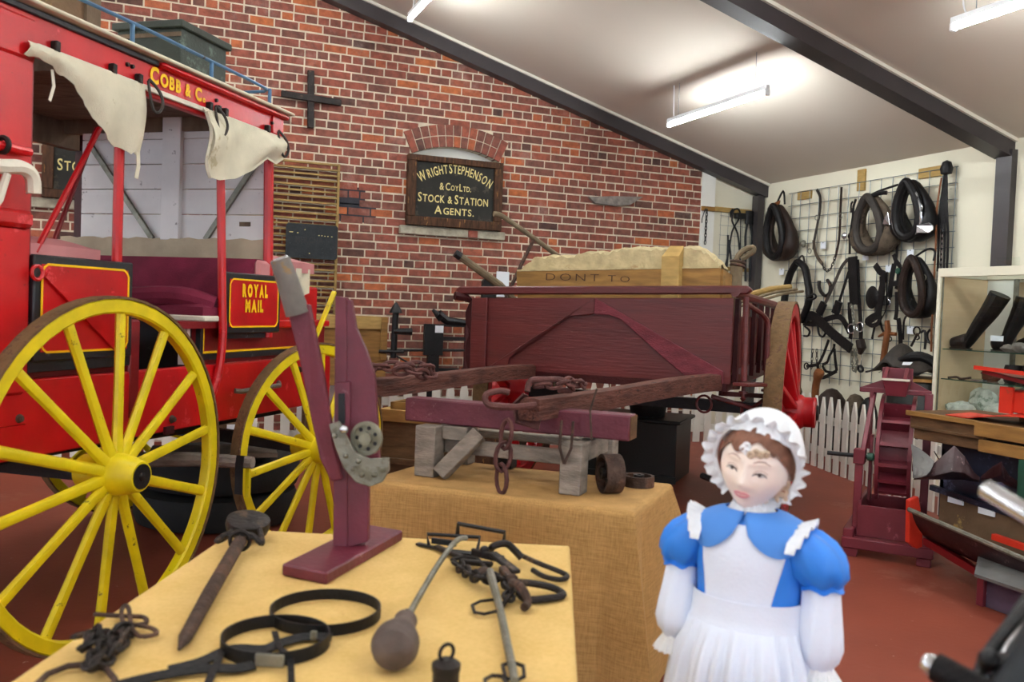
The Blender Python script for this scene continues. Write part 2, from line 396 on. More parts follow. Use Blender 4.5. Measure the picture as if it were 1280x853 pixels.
class MB:
    def __init__(s):
        s.v, s.f = [], []
    def add(s, vs, fs):
        n = len(s.v)
        s.v += [Vector(p) for p in vs]
        s.f += [tuple(i + n for i in f) for f in fs]
        return s
    def hexa(s, p):
        return s.add(p, [(0, 3, 2, 1), (4, 5, 6, 7), (0, 1, 5, 4), (1, 2, 6, 5), (2, 3, 7, 6), (3, 0, 4, 7)])
    def box(s, F, a0, a1, b0, b1, z0, z1):
        return s.hexa([F(a0, b0, z0), F(a1, b0, z0), F(a1, b1, z0), F(a0, b1, z0),
                       F(a0, b0, z1), F(a1, b0, z1), F(a1, b1, z1), F(a0, b1, z1)])
    def bar(s, p, q, w, h, up=(0, 0, 1), w2=None, h2=None):
        p, q = V(p), V(q)
        d, sd, u = frame_of(q - p, up)
        r = []
        for c, ww, hh in ((p, w, h), (q, w2 or w, h2 or h)):
            r.append([c - sd * ww / 2 - u * hh / 2, c + sd * ww / 2 - u * hh / 2, c + sd * ww / 2 + u * hh / 2, c - sd * ww / 2 + u * hh / 2])
        return s.add(r[0] + r[1], [(0, 1, 2, 3), (7, 6, 5, 4), (0, 4, 5, 1), (1, 5, 6, 2), (2, 6, 7, 3), (3, 7, 4, 0)])
    def tube(s, pts, r, n=8, closed=False, flat=1.0, nrm=None):
        pts = [V(p) for p in pts]
        m = len(pts)
        rs = r if isinstance(r, (list, tuple)) else [r] * m
        base = len(s.v)
        prev = None
        for i, p in enumerate(pts):
            if closed:
                t = pts[(i + 1) % m] - pts[i - 1]
            else:
                t = pts[min(i + 1, m - 1)] - pts[max(i - 1, 0)]
            if t.length < 1e-9:
                t = Vector((0, 0, 1))
            t.normalize()
            if nrm is not None:
                u = V(nrm) - t * V(nrm).dot(t)
                u = u.normalized() if u.length > 1e-6 else frame_of(t)[2]
            elif prev is None:
                u = frame_of(t)[2]
            else:
                u = prev - t * prev.dot(t)
                u = u.normalized() if u.length > 1e-6 else frame_of(t)[2]
            prev = u
            w = t.cross(u)
            for k in range(n):
                a = 2 * PI * k / n
                s.v.append(p + u * math.cos(a) * rs[i] * flat + w * math.sin(a) * rs[i])
        for i in range(m if closed else m - 1):
            j = (i + 1) % m
            for k in range(n):
                s.f.append((base + i * n + k, base + i * n + (k + 1) % n, base + j * n + (k + 1) % n, base + j * n + k))
        if not closed:
            s.f.append(tuple(base + k for k in reversed(range(n))))
            s.f.append(tuple(base + (m - 1) * n + k for k in range(n)))
        return s
    def strap(s, pts, w, t, nrm, closed=False):
        """flat ribbon: w across, t thick along nrm (one normal, or one per point)"""
        pts = [V(p) for p in pts]
        m = len(pts)
        base = len(s.v)
        ws = w if isinstance(w, (list, tuple)) else [w] * m
        for i, p in enumerate(pts):
            tg = (pts[(i + 1) % m] - pts[i - 1]) if closed else (pts[min(i + 1, m - 1)] - pts[max(i - 1, 0)])
            tg.normalize()
            nn = V(nrm[i]) if isinstance(nrm[0], (tuple, list, Vector)) else V(nrm)
            nn = nn - tg * nn.dot(tg)
            nn = nn.normalized() if nn.length > 1e-6 else frame_of(tg)[2]
            sd = tg.cross(nn)
            s.v += [p - sd * ws[i] / 2 - nn * t / 2, p + sd * ws[i] / 2 - nn * t / 2, p + sd * ws[i] / 2 + nn * t / 2, p - sd * ws[i] / 2 + nn * t / 2]
        for i in range(m if closed else m - 1):
            j = (i + 1) % m
            for k in range(4):
                s.f.append((base + i * 4 + k, base + i * 4 + (k + 1) % 4, base + j * 4 + (k + 1) % 4, base + j * 4 + k))
        if not closed:
            s.f.append((base + 3, base + 2, base + 1, base))
            s.f.append(tuple(base + (m - 1) * 4 + k for k in range(4)))
        return s
    def lathe(s, prof, o, axis=(0, 0, 1), n=24, cap=True):
        """prof: (radius, distance along axis)"""
        d, sd, u = frame_of(axis)
        o = V(o)
        base = len(s.v)
        for r, h in prof:
            for k in range(n):
                a = 2 * PI * k / n
                s.v.append(o + d * h + (sd * math.cos(a) + u * math.sin(a)) * r)
        for i in range(len(prof) - 1):
            for k in range(n):
                s.f.append((base + i * n + k, base + i * n + (k + 1) % n, base + (i + 1) * n + (k + 1) % n, base + (i + 1) * n + k))
        if cap:
            s.f.append(tuple(base + k for k in reversed(range(n))))
            s.f.append(tuple(base + (len(prof) - 1) * n + k for k in range(n)))
        return s
    def ring(s, o, axis, r0, r1, h0, h1, n=40):
        """a washer or hoop with a rectangular section"""
        d, sd, u = frame_of(axis)
        o = V(o)
        base = len(s.v)
        for k in range(n):
            a = 2 * PI * k / n
            e = sd * math.cos(a) + u * math.sin(a)
            s.v += [o + e * r0 + d * h0, o + e * r1 + d * h0, o + e * r1 + d * h1, o + e * r0 + d * h1]
        for k in range(n):
            j = (k + 1) % n
            for q in range(4):
                s.f.append((base + k * 4 + q, base + k * 4 + (q + 1) % 4, base + j * 4 + (q + 1) % 4, base + j * 4 + q))
        return s
    def torus(s, o, axis, R, r, n=20, m=8, sx=1.0, sy=1.0, up=(0, 0, 1)):
        d, sd, u = frame_of(axis, up)
        o = V(o)
        return s.tube([o + sd * math.cos(2 * PI * k / n) * R * sx + u * math.sin(2 * PI * k / n) * R * sy for k in range(n)], r, m, closed=True, nrm=d)
    def prism(s, poly, vec):
        """polygon (3D points) pushed along vec"""
        vec = V(vec)
        n = len(poly)
        a = [V(p) for p in poly]
        return s.add(a + [p + vec for p in a], [tuple(range(n)), tuple(reversed(range(n, 2 * n)))] + [(i, i + n, (i + 1) % n + n, (i + 1) % n) for i in range(n)])
    def ell(s, c, rx, ry, rz, n=16, m=10, A=None):
        c = V(c)
        A = A or (Vector((1, 0, 0)), Vector((0, 1, 0)), Vector((0, 0, 1)))
        base = len(s.v)
        for i in range(1, m):
            th = PI * i / m
            for k in range(n):
                a = 2 * PI * k / n
                s.v.append(c + A[0] * rx * math.sin(th) * math.cos(a) + A[1] * ry * math.sin(th) * math.sin(a) + A[2] * rz * math.cos(th))
        t = len(s.v)
        s.v += [c + A[2] * rz, c - A[2] * rz]
        for i in range(m - 2):
            for k in range(n):
                s.f.append((base + i * n + k, base + i * n + (k + 1) % n, base + (i + 1) * n + (k + 1) % n, base + (i + 1) * n + k))
        for k in range(n):
            s.f.append((t, base + (k + 1) % n, base + k))
            s.f.append((t + 1, base + (m - 2) * n + k, base + (m - 2) * n + (k + 1) % n))
        return s
    def sheet(s, rows, thick=0.0, nrm=(0, 1, 0)):
        """rows of points joined into a sheet, given a thickness along nrm"""
        nu = len(rows[0])
        base = len(s.v)
        off = V(nrm) * thick
        for r in rows:
            s.v += [V(p) for p in r]
        nv = len(rows)
        q = [(base + i * nu + k, base + i * nu + k + 1, base + (i + 1) * nu + k + 1, base + (i + 1) * nu + k) for i in range(nv - 1) for k in range(nu - 1)]
        s.f += q
        if thick:
            n = nv * nu
            s.v += [p + off for p in s.v[base:base + n]]
            s.f += [tuple(reversed([i + n for i in f])) for f in q]
            edge = [k for k in range(nu)] + [i * nu + nu - 1 for i in range(1, nv)] + [(nv - 1) * nu + k for k in range(nu - 2, -1, -1)] + [i * nu for i in range(nv - 2, 0, -1)]
            for i in range(len(edge)):
                a, b = base + edge[i], base + edge[(i + 1) % len(edge)]
                s.f.append((b, a, a + n, b + n))
        return s
    def build(s, name, mat, parent=None, smooth=None, bevel=0.0, angle=35, seg=1):
        if parent is None:
            lo = [min(p[i] for p in s.v) for i in range(3)]
            hi = [max(p[i] for p in s.v) for i in range(3)]
            o = Vector(((lo[0] + hi[0]) / 2, (lo[1] + hi[1]) / 2, lo[2]))
        else:
            o = W[parent.name]
        me = bpy.data.meshes.new(name)
        me.from_pydata([tuple(p - o) for p in s.v], [], s.f)
        me.update()
        me.polygons.foreach_set('use_smooth', [smooth is not False] * len(me.polygons))
        if smooth is None:
            me.set_sharp_from_angle(angle=math.radians(angle))
        me.materials.append(M[mat] if isinstance(mat, str) else mat)
        ob = bpy.data.objects.new(name, me)
        col.objects.link(ob)
        if parent is None:
            ob.location = o
        else:
            ob.parent = parent
        W[ob.name] = o
        if bevel:
            b = ob.modifiers.new('bevel', 'BEVEL')
            b.width = bevel
            b.segments = seg
            b.limit_method = 'ANGLE'
        return ob

def tag(o, label=None, cat=None, group=None, kind=None):
    for k, v in (('label', label), ('category', cat), ('group', group), ('kind', kind)):
        if v:
            o[k] = v
    return o

def thing(name, label, cat, loc, group=None):
    o = bpy.data.objects.new(name, None)
    o.empty_display_size = 0.1
    col.objects.link(o)
    o.location = loc
    W[o.name] = V(loc)
    return tag(o, label, cat, group)

def twin(ob, parent, loc, rot=None, name=None, world=True):
    """a further copy of one part under the same parent (shared mesh)"""
    c = ob.copy()
    col.objects.link(c)
    c.parent = parent
    c.location = V(loc) - W[parent.name] if (parent and world) else V(loc)
    if rot is not None:
        c.rotation_euler = rot
    W[c.name] = V(loc)
    return c

def copy_thing(root, shift, label=None, group=None):
    r = root.copy()
    col.objects.link(r)
    r.location = root.location + V(shift)
    W[r.name] = V(r.location)
    if label:
        r['label'] = label
    if group:
        r['group'] = group
    for ch in root.children:
        c = ch.copy()
        col.objects.link(c)
        c.parent = r
        for g in ch.children:
            d = g.copy()
            col.objects.link(d)
            d.parent = c
    return r

def arc(c, ax, ay, r, a0, a1, n, sy=1.0):
    c, ax, ay = V(c), V(ax), V(ay)
    return [c + ax * math.cos(math.radians(a0 + (a1 - a0) * i / n)) * r + ay * math.sin(math.radians(a0 + (a1 - a0) * i / n)) * r * sy for i in range(n + 1)]

def smooth_path(pts, n=4, closed=False):
    """Catmull-Rom through the points"""
    P = [V(p) for p in pts]
    m = len(P)
    out = []
    for i in range(m if closed else m - 1):
        if closed:
            a, b, c, d = P[i - 1], P[i], P[(i + 1) % m], P[(i + 2) % m]
        else:
            a, b, c, d = P[max(i - 1, 0)], P[i], P[i + 1], P[min(i + 2, m - 1)]
        for k in range(n):
            t = k / n
            out.append(0.5 * ((2 * b) + (c - a) * t + (2 * a - 5 * b + 4 * c - d) * t * t + (3 * b - a - 3 * c + d) * t ** 3))
    if not closed:
        out.append(P[-1])
    return out

def chain_links(mb_list, pts, L, w, r, nrm=(0, 0, 1), n=12, turn=True):
    """pts: path; one oval link per step, each turned a quarter from the last"""
    path = [V(p) for p in pts]
    seg = [(path[i + 1] - path[i]).length for i in range(len(path) - 1)]
    tot = sum(seg)
    cnt = max(1, int(tot / L))
    def at(s):
        for i, g in enumerate(seg):
            if s <= g or i == len(seg) - 1:
                return path[i] + (path[i + 1] - path[i]) * (s / max(g, 1e-9))
            s -= g
    for k in range(cnt):
        p, q = at(tot * k / cnt), at(tot * (k + 1) / cnt)
        d, sd, u = frame_of(q - p, nrm)
        x = sd if k % 2 == 0 else u
        x = (x * 0.9 + (u if k % 2 == 0 else -sd) * 0.45).normalized() if turn else (sd * 0.9 + u * (0.4 if k % 2 else -0.4)).normalized()
        c = (p + q) / 2
        h = (q - p).length / 2 + r * 1.6
        mb = MB()
        mb.tube([c + d * h * math.cos(2 * PI * j / n) + x * w / 2 * math.sin(2 * PI * j / n) for j in range(n)], r, 6, closed=True)
        mb_list.append(mb)

# flat lettering ---------------------------------------------------------
_font_cache = {}
def glyph(ch, bold=0.0):
    key = (ch, bold)
    if key not in _font_cache:
        cu = bpy.data.curves.new('glyph', 'FONT')
        cu.body = ch
        cu.size = 1.0
        cu.resolution_u = 3
        cu.offset = bold
        ob = bpy.data.objects.new('glyph', cu)
        col.objects.link(ob)
        dg = bpy.context.evaluated_depsgraph_get()
        dg.update()
        me = bpy.data.meshes.new_from_object(ob.evaluated_get(dg))
        vs = [Vector(v.co) for v in me.vertices]
        fs = [tuple(p.vertices) for p in me.polygons]
        bpy.data.objects.remove(ob)
        bpy.data.curves.remove(cu)
        bpy.data.meshes.remove(me)
        x0 = min((v.x for v in vs), default=0)
        x1 = max((v.x for v in vs), default=0.3)
        _font_cache[key] = (vs, fs, x0, x1)
    return _font_cache[key]

def lettering(mb, spans, o, ex, ey, en, width=None, gap=0.1, bold=0.02, xs=1.0, arch=0.0, t=0.002):
    """spans: [(text, cap height)], set along ex from the middle o, raised t along en; arch lifts the middle of the line"""
    o, ex, ey, en = V(o), V(ex), V(ey), V(en)
    lay, x = [], 0.0
    for text, h in spans:
        k = h / 0.70
        for ch in text:
            if ch == ' ':
                x += 0.26 * k
                continue
            vs, fs, x0, x1 = glyph(ch, bold)
            lay.append((vs, fs, x0, k, x))
            x += ((x1 - x0) + gap) * k * xs
    tot = x
    sc = (width / tot) if width else 1.0
    for vs, fs, x0, k, px in lay:
        xc = (px - tot / 2) * sc
        hwg = (max(v.x for v in vs) - x0) * k * xs * sc / 2
        mid = xc + hwg
        lift, ang = 0.0, 0.0
        if arch:
            hw = tot * sc / 2
            lift = arch * (1 - (mid / hw) ** 2)
            ang = math.atan(-2 * arch * mid / hw ** 2) * 0.9
        ca, sa = math.cos(ang), math.sin(ang)
        pts = []
        for v in vs:
            lx, ly = (v.x - x0) * k * xs * sc, v.y * k
            lx -= hwg
            gx, gy = mid + lx * ca - ly * sa, lift + lx * sa + ly * ca
            pts.append(o + ex * gx + ey * gy)
        n = len(pts)
        base = len(mb.v)
        mb.v += [p + en * t for p in pts]
        mb.f += [tuple(i + base for i in f) for f in fs]


# ------------------------------------------------------------------ the hall
EAVE, PITCH, RIDGE_X = 3.09, 0.279, -1.0
def roof_z(x):
    return EAVE + PITCH * (7.05 - x) if x >= RIDGE_X else EAVE + PITCH * (7.05 - RIDGE_X) - PITCH * (RIDGE_X - x)

def struct(o):
    o['kind'] = 'structure'
    return o

struct(MB().box(WORLD, -9.2, 7.25, -6.2, 9.5, -0.12, 0).build('floor', 'floor'))
struct(MB().box(WORLD, 7.05, 7.2, -6.1, 9.35, 0, 3.2).build('wall_right', 'cream_wall'))
struct(MB().box(WORLD, -9.2, -9.05, -6.1, 9.35, 0, 3.2).build('wall_left', 'cream_wall'))
mb = MB()
mb.prism([(-9.2, -6.1, 0), (7.2, -6.1, 0), (7.2, -6.1, roof_z(7.2)), (RIDGE_X, -6.1, roof_z(RIDGE_X)), (-9.2, -6.1, roof_z(-9.2))], (0, -0.15, 0))
struct(mb.build('wall_front', 'cream_wall'))
mb = MB()
for x0, x1 in ((RIDGE_X, 7.25), (RIDGE_X, -9.25)):
    mb.prism([(x0, -6.25, roof_z(x0)), (x1, -6.25, roof_z(x1)), (x1, -6.25, roof_z(x1) + 0.1), (x0, -6.25, roof_z(x0) + 0.1)], (0, 15.75, 0))
struct(mb.build('ceiling', 'ceiling', smooth=False))

# back wall: mortar body with a walled-up window recess, and bricks laid on it
YB = 9.2
AC, AR = (3.02, 1.965), 1.178                       # centre and radius of the window arch
mb = MB()
def slab(poly):
    mb.prism([(x, YB, z) for x, z in poly], (0, 0.16, 0))
slab([(-9.05, 0), (2.50, 0), (2.50, roof_z(2.5)), (RIDGE_X, roof_z(RIDGE_X)), (-9.05, roof_z(-9.05))])
slab([(2.50, 0), (3.54, 0), (3.54, 2.2), (2.50, 2.2)])
slab([(3.54, 0), (6.2, 0), (6.2, roof_z(6.2)), (3.54, roof_z(3.54))])
ac = [(AC[0] + AR * math.sin(math.radians(d)), AC[1] + AR * math.cos(math.radians(d))) for d in range(-26, 27, 4)]
slab([(2.50, roof_z(2.5)), (2.50, ac[0][1])] + ac + [(3.54, ac[-1][1]), (3.54, roof_z(3.54))])
wall_back = struct(mb.build('wall_back', 'mortar', smooth=False))

COURSE, LONG, HEAD = 0.086, 0.24, 0.12
ARCH_A = math.radians(6.5 * math.degrees(0.087 / 1.29))
def opening(z):
    """half width kept free of wall bricks at height z, about the middle of the window"""
    if not 2.20 < z < AC[1] + AR + 0.235:
        return 0.0
    if z < AC[1] + AR * math.cos(ARCH_A):
        return 0.52
    return min((z - AC[1]) * math.tan(ARCH_A), math.sqrt(max(0, (AR + 0.235) ** 2 - (z - AC[1]) ** 2)))
lay = []
n = 0
while n * COURSE < 5.4:
    z = n * COURSE + COURSE / 2 + 0.006
    header = n % 4 == 1
    step = HEAD if header else LONG
    x = -3.0 + (0.06 if header else (0.12 if n % 2 else 0.0)) + random.uniform(-0.015, 0.015)
    while x < 6.13:
        w = step
        if not header and random.random() < 0.05:
            w = random.choice((0.12, 0.18, 0.17))
        w = min(w, 6.17 - x)
        hw = opening(z)
        for s0, s1 in (((x, min(x + w, AC[0] - hw)), (max(x, AC[0] + hw), x + w)) if hw else ((x, x + w),)):
            if s1 - s0 > 0.03 and z + 0.04 < roof_z((s0 + s1) / 2) + 0.02:
                lay.append(((s0 + s1) / 2, z, s1 - s0 - 0.016))
        x += w
    n += 1
def shows(x, z):
    if 2.40 < x < 3.62 and 2.15 < z < 3.35 or 0.5 < x < 1.76 and 1.3 < z < 2.85:
        return False
    return (x > 1.8 and z > 1.05 and (z > 1.75 or x < 2.6)) or (x > 0.95 and z > 3.15)
near = set(id(b) for b in sorted((b for b in lay if shows(b[0], b[1])), key=lambda b: b[0] - 1.2 * b[2])[:272])
bricks = MB()
proto = None
for b in lay:
    x, z, w = b
    dy = random.uniform(-0.004, 0.004)
    if id(b) in near:
        if proto is None:
            proto = MB().box(WORLD, x - 0.5, x + 0.5, YB - 0.007, YB + 0.03, z - 0.0352, z + 0.0352)
            me = bpy.data.meshes.new('brick')
            me.from_pydata([tuple(p - V((x, YB, z))) for p in proto.v], [], proto.f)
            me.materials.append(M['brick'])
        o = bpy.data.objects.new('brick', me)
        col.objects.link(o)
        o.parent = wall_back
        o.location = V((x, YB + dy, z + random.uniform(-0.002, 0.002))) - W['wall_back']
        o.scale = (w, 1, random.uniform(0.94, 1.02))
        o.rotation_euler = (0, random.uniform(-0.008, 0.008), 0)
    else:
        z0, z1 = z - 0.0352 + random.uniform(-0.002, 0.002), z + 0.0348 + random.uniform(-0.002, 0.002)
        bricks.box(WORLD, x - w / 2, x + w / 2, YB - 0.007 + dy, YB + 0.02, z0, z1)
bo = bricks.build('brickwork', 'brick_field', wall_back, smooth=False)
bo['kind'] = 'stuff'
# arch of two header rings between full bricks
def arch_brick(r0, r1, d, half):
    m = MB()
    p = []
    for rr, dd in ((r0, d - half), (r0, d + half), (r1, d + half), (r1, d - half)):
        k = math.radians(dd)
        p.append((AC[0] + rr * math.sin(k), YB - 0.022, AC[1] + rr * math.cos(k)))
    m.prism(p, (0, 0.17, 0))
    m.build('brick', 'brick', wall_back, smooth=False)
am = [(AC[0] + r_ * math.sin(math.radians(d_)), YB - 0.012, AC[1] + r_ * math.cos(math.radians(d_))) for r_, ds in ((AR + 0.003, range(-24, 25, 4)), (AR + 0.232, range(24, -25, -4))) for d_ in ds]
MB().prism(am, (0, 0.14, 0)).build('arch_mortar', 'mortar', wall_back, smooth=False)
half = math.degrees(0.075 / 1.29) / 2
stepd = math.degrees(0.087 / 1.29)
for k in range(-6, 7):
    d = k * stepd
    if abs(k) == 6:
        arch_brick(AR, AR + 0.235, d, half)
    else:
        arch_brick(AR, AR + 0.112, d, half)
        arch_brick(AR + 0.123, AR + 0.235, d, half)
MB().box(WORLD, 2.46, 3.58, YB + 0.10, YB + 0.14, 2.15, 3.16).build('infill_panel', 'white_wall', wall_back)
m = MB()
m.box(WORLD, 2.41, 3.60, YB - 0.07, YB + 0.02, 2.172, 2.262)
m.build('sill', 'stone', wall_back, bevel=0.008)
MB().box(WORLD, 3.165, 3.275, YB - 0.078, YB - 0.03, 2.178, 2.256).build('brick', 'brick', wall_back, bevel=0.004)
MB().box(WORLD, -1.05, 0.25, YB - 0.06, YB + 0.02, 2.18, 2.27).build('sill', 'stone', wall_back, bevel=0.008)
# patch of dark repointing beside the slat rack
MB().box(WORLD, 1.74, 2.04, YB - 0.0045, YB + 0.01, 2.44, 2.62).build('dark_joints', 'soot_mortar', wall_back, smooth=False)
MB().box(WORLD, 1.74, 2.16, YB - 0.0045, YB + 0.01, 2.26, 2.45).build('dark_joints', 'soot_mortar', wall_back, smooth=False)
# broken render ledge near the eave
m = MB()
top = [(4.70, 2.72), (4.95, 2.735), (5.2, 2.72), (5.32, 2.75)]
m.prism([(4.62, YB - 0.01, 2.74), (4.70, YB - 0.01, 2.675), (4.95, YB - 0.01, 2.665), (5.16, YB - 0.01, 2.69), (5.33, YB - 0.01, 2.80), (5.2, YB - 0.01, 2.79), (4.95, YB - 0.01, 2.775)], (0, -0.05, 0))
m.build('render_ledge', 'rock_grey', wall_back, smooth=False)

# white return and cream bay at the end of the brickwork
struct(MB().box(WORLD, 6.17, 6.36, YB - 0.02, YB + 0.16, 0, roof_z(6.17) - 0.08).build('wall_back_return', 'white_wall'))
struct(MB().box(WORLD, 6.36, 7.05, YB + 0.03, YB + 0.16, 0, roof_z(6.36) - 0.08).build('wall_back_bay', 'cream_wall'))
struct(MB().box(WORLD, 6.93, 7.02, YB - 0.12, YB - 0.0, 0, roof_z(7.0) - 0.16).build('trim_corner_post', 'rafter'))
struct(MB().box(WORLD, 6.98, 7.12, 5.63, 5.79, 0, roof_z(7.05) - 0.1).build('trim_side_post', 'rafter'))

def rafter(y0, y1, label_i):
    m = MB()
    for x0, x1 in ((RIDGE_X, 7.06), (RIDGE_X, -9.06)):
        m.prism([(x0, y0, roof_z(x0) - 0.165), (x1, y0, roof_z(x1) - 0.165), (x1, y0, roof_z(x1) + 0.0), (x0, y0, roof_z(x0) + 0.0)], (0, y1 - y0, 0))
    r = struct(m.build('trim_rafter', 'rafter', smooth=False))
    m = MB()
    for x0, x1 in ((RIDGE_X, 7.06), (RIDGE_X, -9.06)):
        m.prism([(x0, y0, roof_z(x0) - 0.03), (x1, y0, roof_z(x1) - 0.03), (x1, y0, roof_z(x1) + 0.004), (x0, y0, roof_z(x0) + 0.004)], (0, -0.025, 0))
    m.build('cornice_strip', 'trim', r, smooth=False)
    return r
rafter(9.05, 9.18, 1)
r2 = rafter(5.66, 5.80, 2)
m = MB()
m.prism([(RIDGE_X, 5.64, roof_z(RIDGE_X) - 0.178), (7.0, 5.64, roof_z(7.0) - 0.178), (7.0, 5.64, roof_z(7.0) - 0.164), (RIDGE_X, 5.64, roof_z(RIDGE_X) - 0.164)], (0, 0.18, 0))
m.build('bottom_flange', 'rafter', r2, smooth=False)
rafter(2.2, 2.34, 3)
rafter(-1.26, -1.12, 4)

# unseen windows added in the walls to go with the cool fill lamps
for i, (side, wall, at) in enumerate(FILL_WINDOWS):
    Fw = Fr((at, wall), 0) if side == 'x' else Fr((wall, at), 90)
    m = MB()
    for a0, a1, z0, z1 in ((-0.92, 0.92, 1.08, 1.15), (-0.92, 0.92, 2.35, 2.42), (-0.92, -0.85, 1.15, 2.35), (0.85, 0.92, 1.15, 2.35), (-0.02, 0.02, 1.15, 2.35)):
        m.box(Fw, a0, a1, -0.02 if side == 'x' else -0.02, 0.03, z0, z1)
    wf = struct(m.build('added_window_%d' % (i + 1), 'enamel', smooth=False))
    MB().box(Fw, -0.85, 0.85, -0.005, 0.0, 1.15, 2.35).build('pane', 'glow_pane', wf)

# ------------------------------------------------------------------ fluorescent battens
def fixture(x, y0, y1, drop, label, group=None):
    z = roof_z(x) - drop
    t = thing('fluorescent_light', label, 'ceiling light', (x, (y0 + y1) / 2, z - 0.06), group)
    MB().box(WORLD, x - 0.02, x + 0.02, y0, y1, z - 0.02, z + 0.02).build('batten', 'enamel', t, bevel=0.004)
    MB().lathe([(0.019, 0), (0.019, y1 - y0 - 0.06)], (x, y0 + 0.03, z - 0.045), (0, 1, 0), 12).build('lamp_tube', 'tube', t)
    for y in (y0 + 0.012, y1 - 0.012):
        MB().box(WORLD, x - 0.024, x + 0.024, y - 0.012, y + 0.012, z - 0.07, z - 0.018).build('end_cap', 'enamel', t, bevel=0.004)
    for y in (y0 + 0.18, y1 - 0.18):
        MB().tube([(x, y, z + 0.03), (x, y, roof_z(x))], 0.003, 6).build('hanging_chain', 'wire', t)
    MB().tube(smooth_path([(x, y1 - 0.1, z + 0.03), (x + 0.02, y1 - 0.06, z + 0.12), (x, y1 - 0.08, roof_z(x))], 4), 0.006, 6).build('flex', 'enamel', t)
    return t
fixture(4.80, 6.23, 7.80, 0.34, 'lit white fluorescent batten hanging above the middle of the harness wall')
fixture(4.77, 2.78, 4.34, 0.34, 'lit fluorescent batten nearest the side wall post, past the second dark rafter')
fixture(2.19, 6.75, 8.22, 0.30, 'lit fluorescent batten seen end-on against the rafter over the brick wall')
for x, y0, dr in ((2.2, 3.2, 0.3), (4.78, -0.7, 0.34), (2.2, -0.3, 0.3), (-0.4, 6.5, 0.3), (-0.4, 3.0, 0.3), (-0.4, -0.5, 0.3),
                  (-3.2, 6.2, 0.3), (-3.2, 2.8, 0.3), (-3.2, -0.7, 0.3), (4.78, -4.2, 0.34), (2.2, -3.8, 0.3), (-0.4, -4.0, 0.3), (-6.0, 4.5, 0.3), (-6.0, 0.5, 0.3)):
    row = {4.78: 'row along the harness wall', 2.2: 'second row from the harness wall', -0.4: 'row over the mail coach roof', -3.2: 'row beyond the mail coach', -6.0: 'far side row'}[x]
    rank = 'over the brick wall end' if y0 > 5 else 'level with the coach wheels' if y0 > 2 else 'above the viewer' if y0 > -2 else 'behind the viewer'
    fixture(x, y0, y0 + 1.55, dr, 'fluorescent batten, ' + row + ', ' + rank, 'fluorescent battens over the rest of the hall')

# ------------------------------------------------------------------ pieces on the brick wall
t = thing('station_agents_sign', 'framed black sign with curved cream lettering in the arched brick window', 'sign', (3.0, YB - 0.1, 2.265))
sx0, sx1, sz0, sz1 = 2.462, 3.535, 2.268, 3.01
y = YB - 0.115
fw = 0.095
MB().box(WORLD, sx0 + 0.06, sx1 - 0.06, y + 0.03, y + 0.055, sz0 + 0.06, sz1 - 0.05).build('board', 'sign_black', t)
for a0, a1, c0, c1 in ((sx0, sx1, sz0, sz0 + fw), (sx0, sx1, sz1 - fw * 0.7, sz1), (sx0, sx0 + fw, sz0 + fw, sz1 - fw * 0.7), (sx1 - fw, sx1, sz0 + fw, sz1 - fw * 0.7)):
    MB().box(WORLD, a0, a1, y, y + 0.07, c0, c1).build('frame_rail', 'frame_wood', t, bevel=0.006)
m = MB()
ex, ey, en = (1, 0, 0), (0, 0, 1), (0, -1, 0)
yl = y + 0.029
lettering(m, [('W', .105), ('RIGHT', .092), (' ', .02), ('S', .105), ('TEPHENSON', .092)], (2.997, yl, 2.715), ex, ey, en, 0.80, 0.10, 0.012, 0.8, arch=0.135)
m.build('lettering', 'gold', t, smooth=False)
m = MB()
lettering(m, [('&', .075), (' ', .04), ('C', .078), ('OY', .055), (' ', .02), ('L', .078), ('TD.', .055)], (3.0, yl, 2.665), ex, ey, en, 0.36, 0.1, 0.012)
m.build('lettering', 'gold', t, smooth=False)
m = MB()
lettering(m, [('S', .095), ('TOCK', .078), (' ', .09), ('&', .078), (' ', .06), ('S', .095), ('TATION', .078)], (2.985, yl, 2.525), ex, ey, en, 0.80, 0.12, 0.012)
m.build('lettering', 'gold', t, smooth=False)
m = MB()
lettering(m, [('A', .088), ('GENTS', .072), ('.', .072)], (3.0, yl, 2.405), ex, ey, en, 0.46, 0.14, 0.012)
m.build('lettering', 'gold', t, smooth=False)

t = thing('stock_sign', 'framed black sign with partly hidden cream lettering seen through the coach', 'sign', (-0.4, YB - 0.1, 2.27))
sx0, sx1, sz0, sz1 = -0.945, 0.13, 2.272, 3.0
MB().box(WORLD, sx0 + 0.06, sx1 - 0.06, y + 0.03, y + 0.055, sz0 + 0.06, sz1 - 0.05).build('board', 'sign_black', t)
for a0, a1, c0, c1 in ((sx0, sx1, sz0, sz0 + 0.08), (sx0, sx1, sz1 - fw, sz1), (sx0, sx0 + fw, sz0 + 0.08, sz1 - fw), (sx1 - fw, sx1, sz0 + 0.08, sz1 - fw)):
    MB().box(WORLD, a0, a1, y, y + 0.07, c0, c1).build('frame_rail', 'frame_wood', t, bevel=0.006)
m = MB()
lettering(m, [('S', .105), ('TO', .088)], (-0.722, yl, 2.53), ex, ey, en, 0.20, 0.12, 0.012)
m.build('lettering', 'gold', t, smooth=False)

t = thing('iron_cross', 'dark iron tie cross fixed to the brick wall above the slat rack', 'wall tie', (1.445, YB - 0.05, 3.17))
MB().bar((1.452, YB - 0.045, 3.17), (1.438, YB - 0.045, 3.745), 0.065, 0.04, (0, 1, 0)).build('upright_bar', 'iron', t, bevel=0.005)
MB().bar((1.15, YB - 0.06, 3.475), (1.75, YB - 0.06, 3.455), 0.065, 0.035, (0, 1, 0)).build('cross_bar', 'iron', t, bevel=0.005)

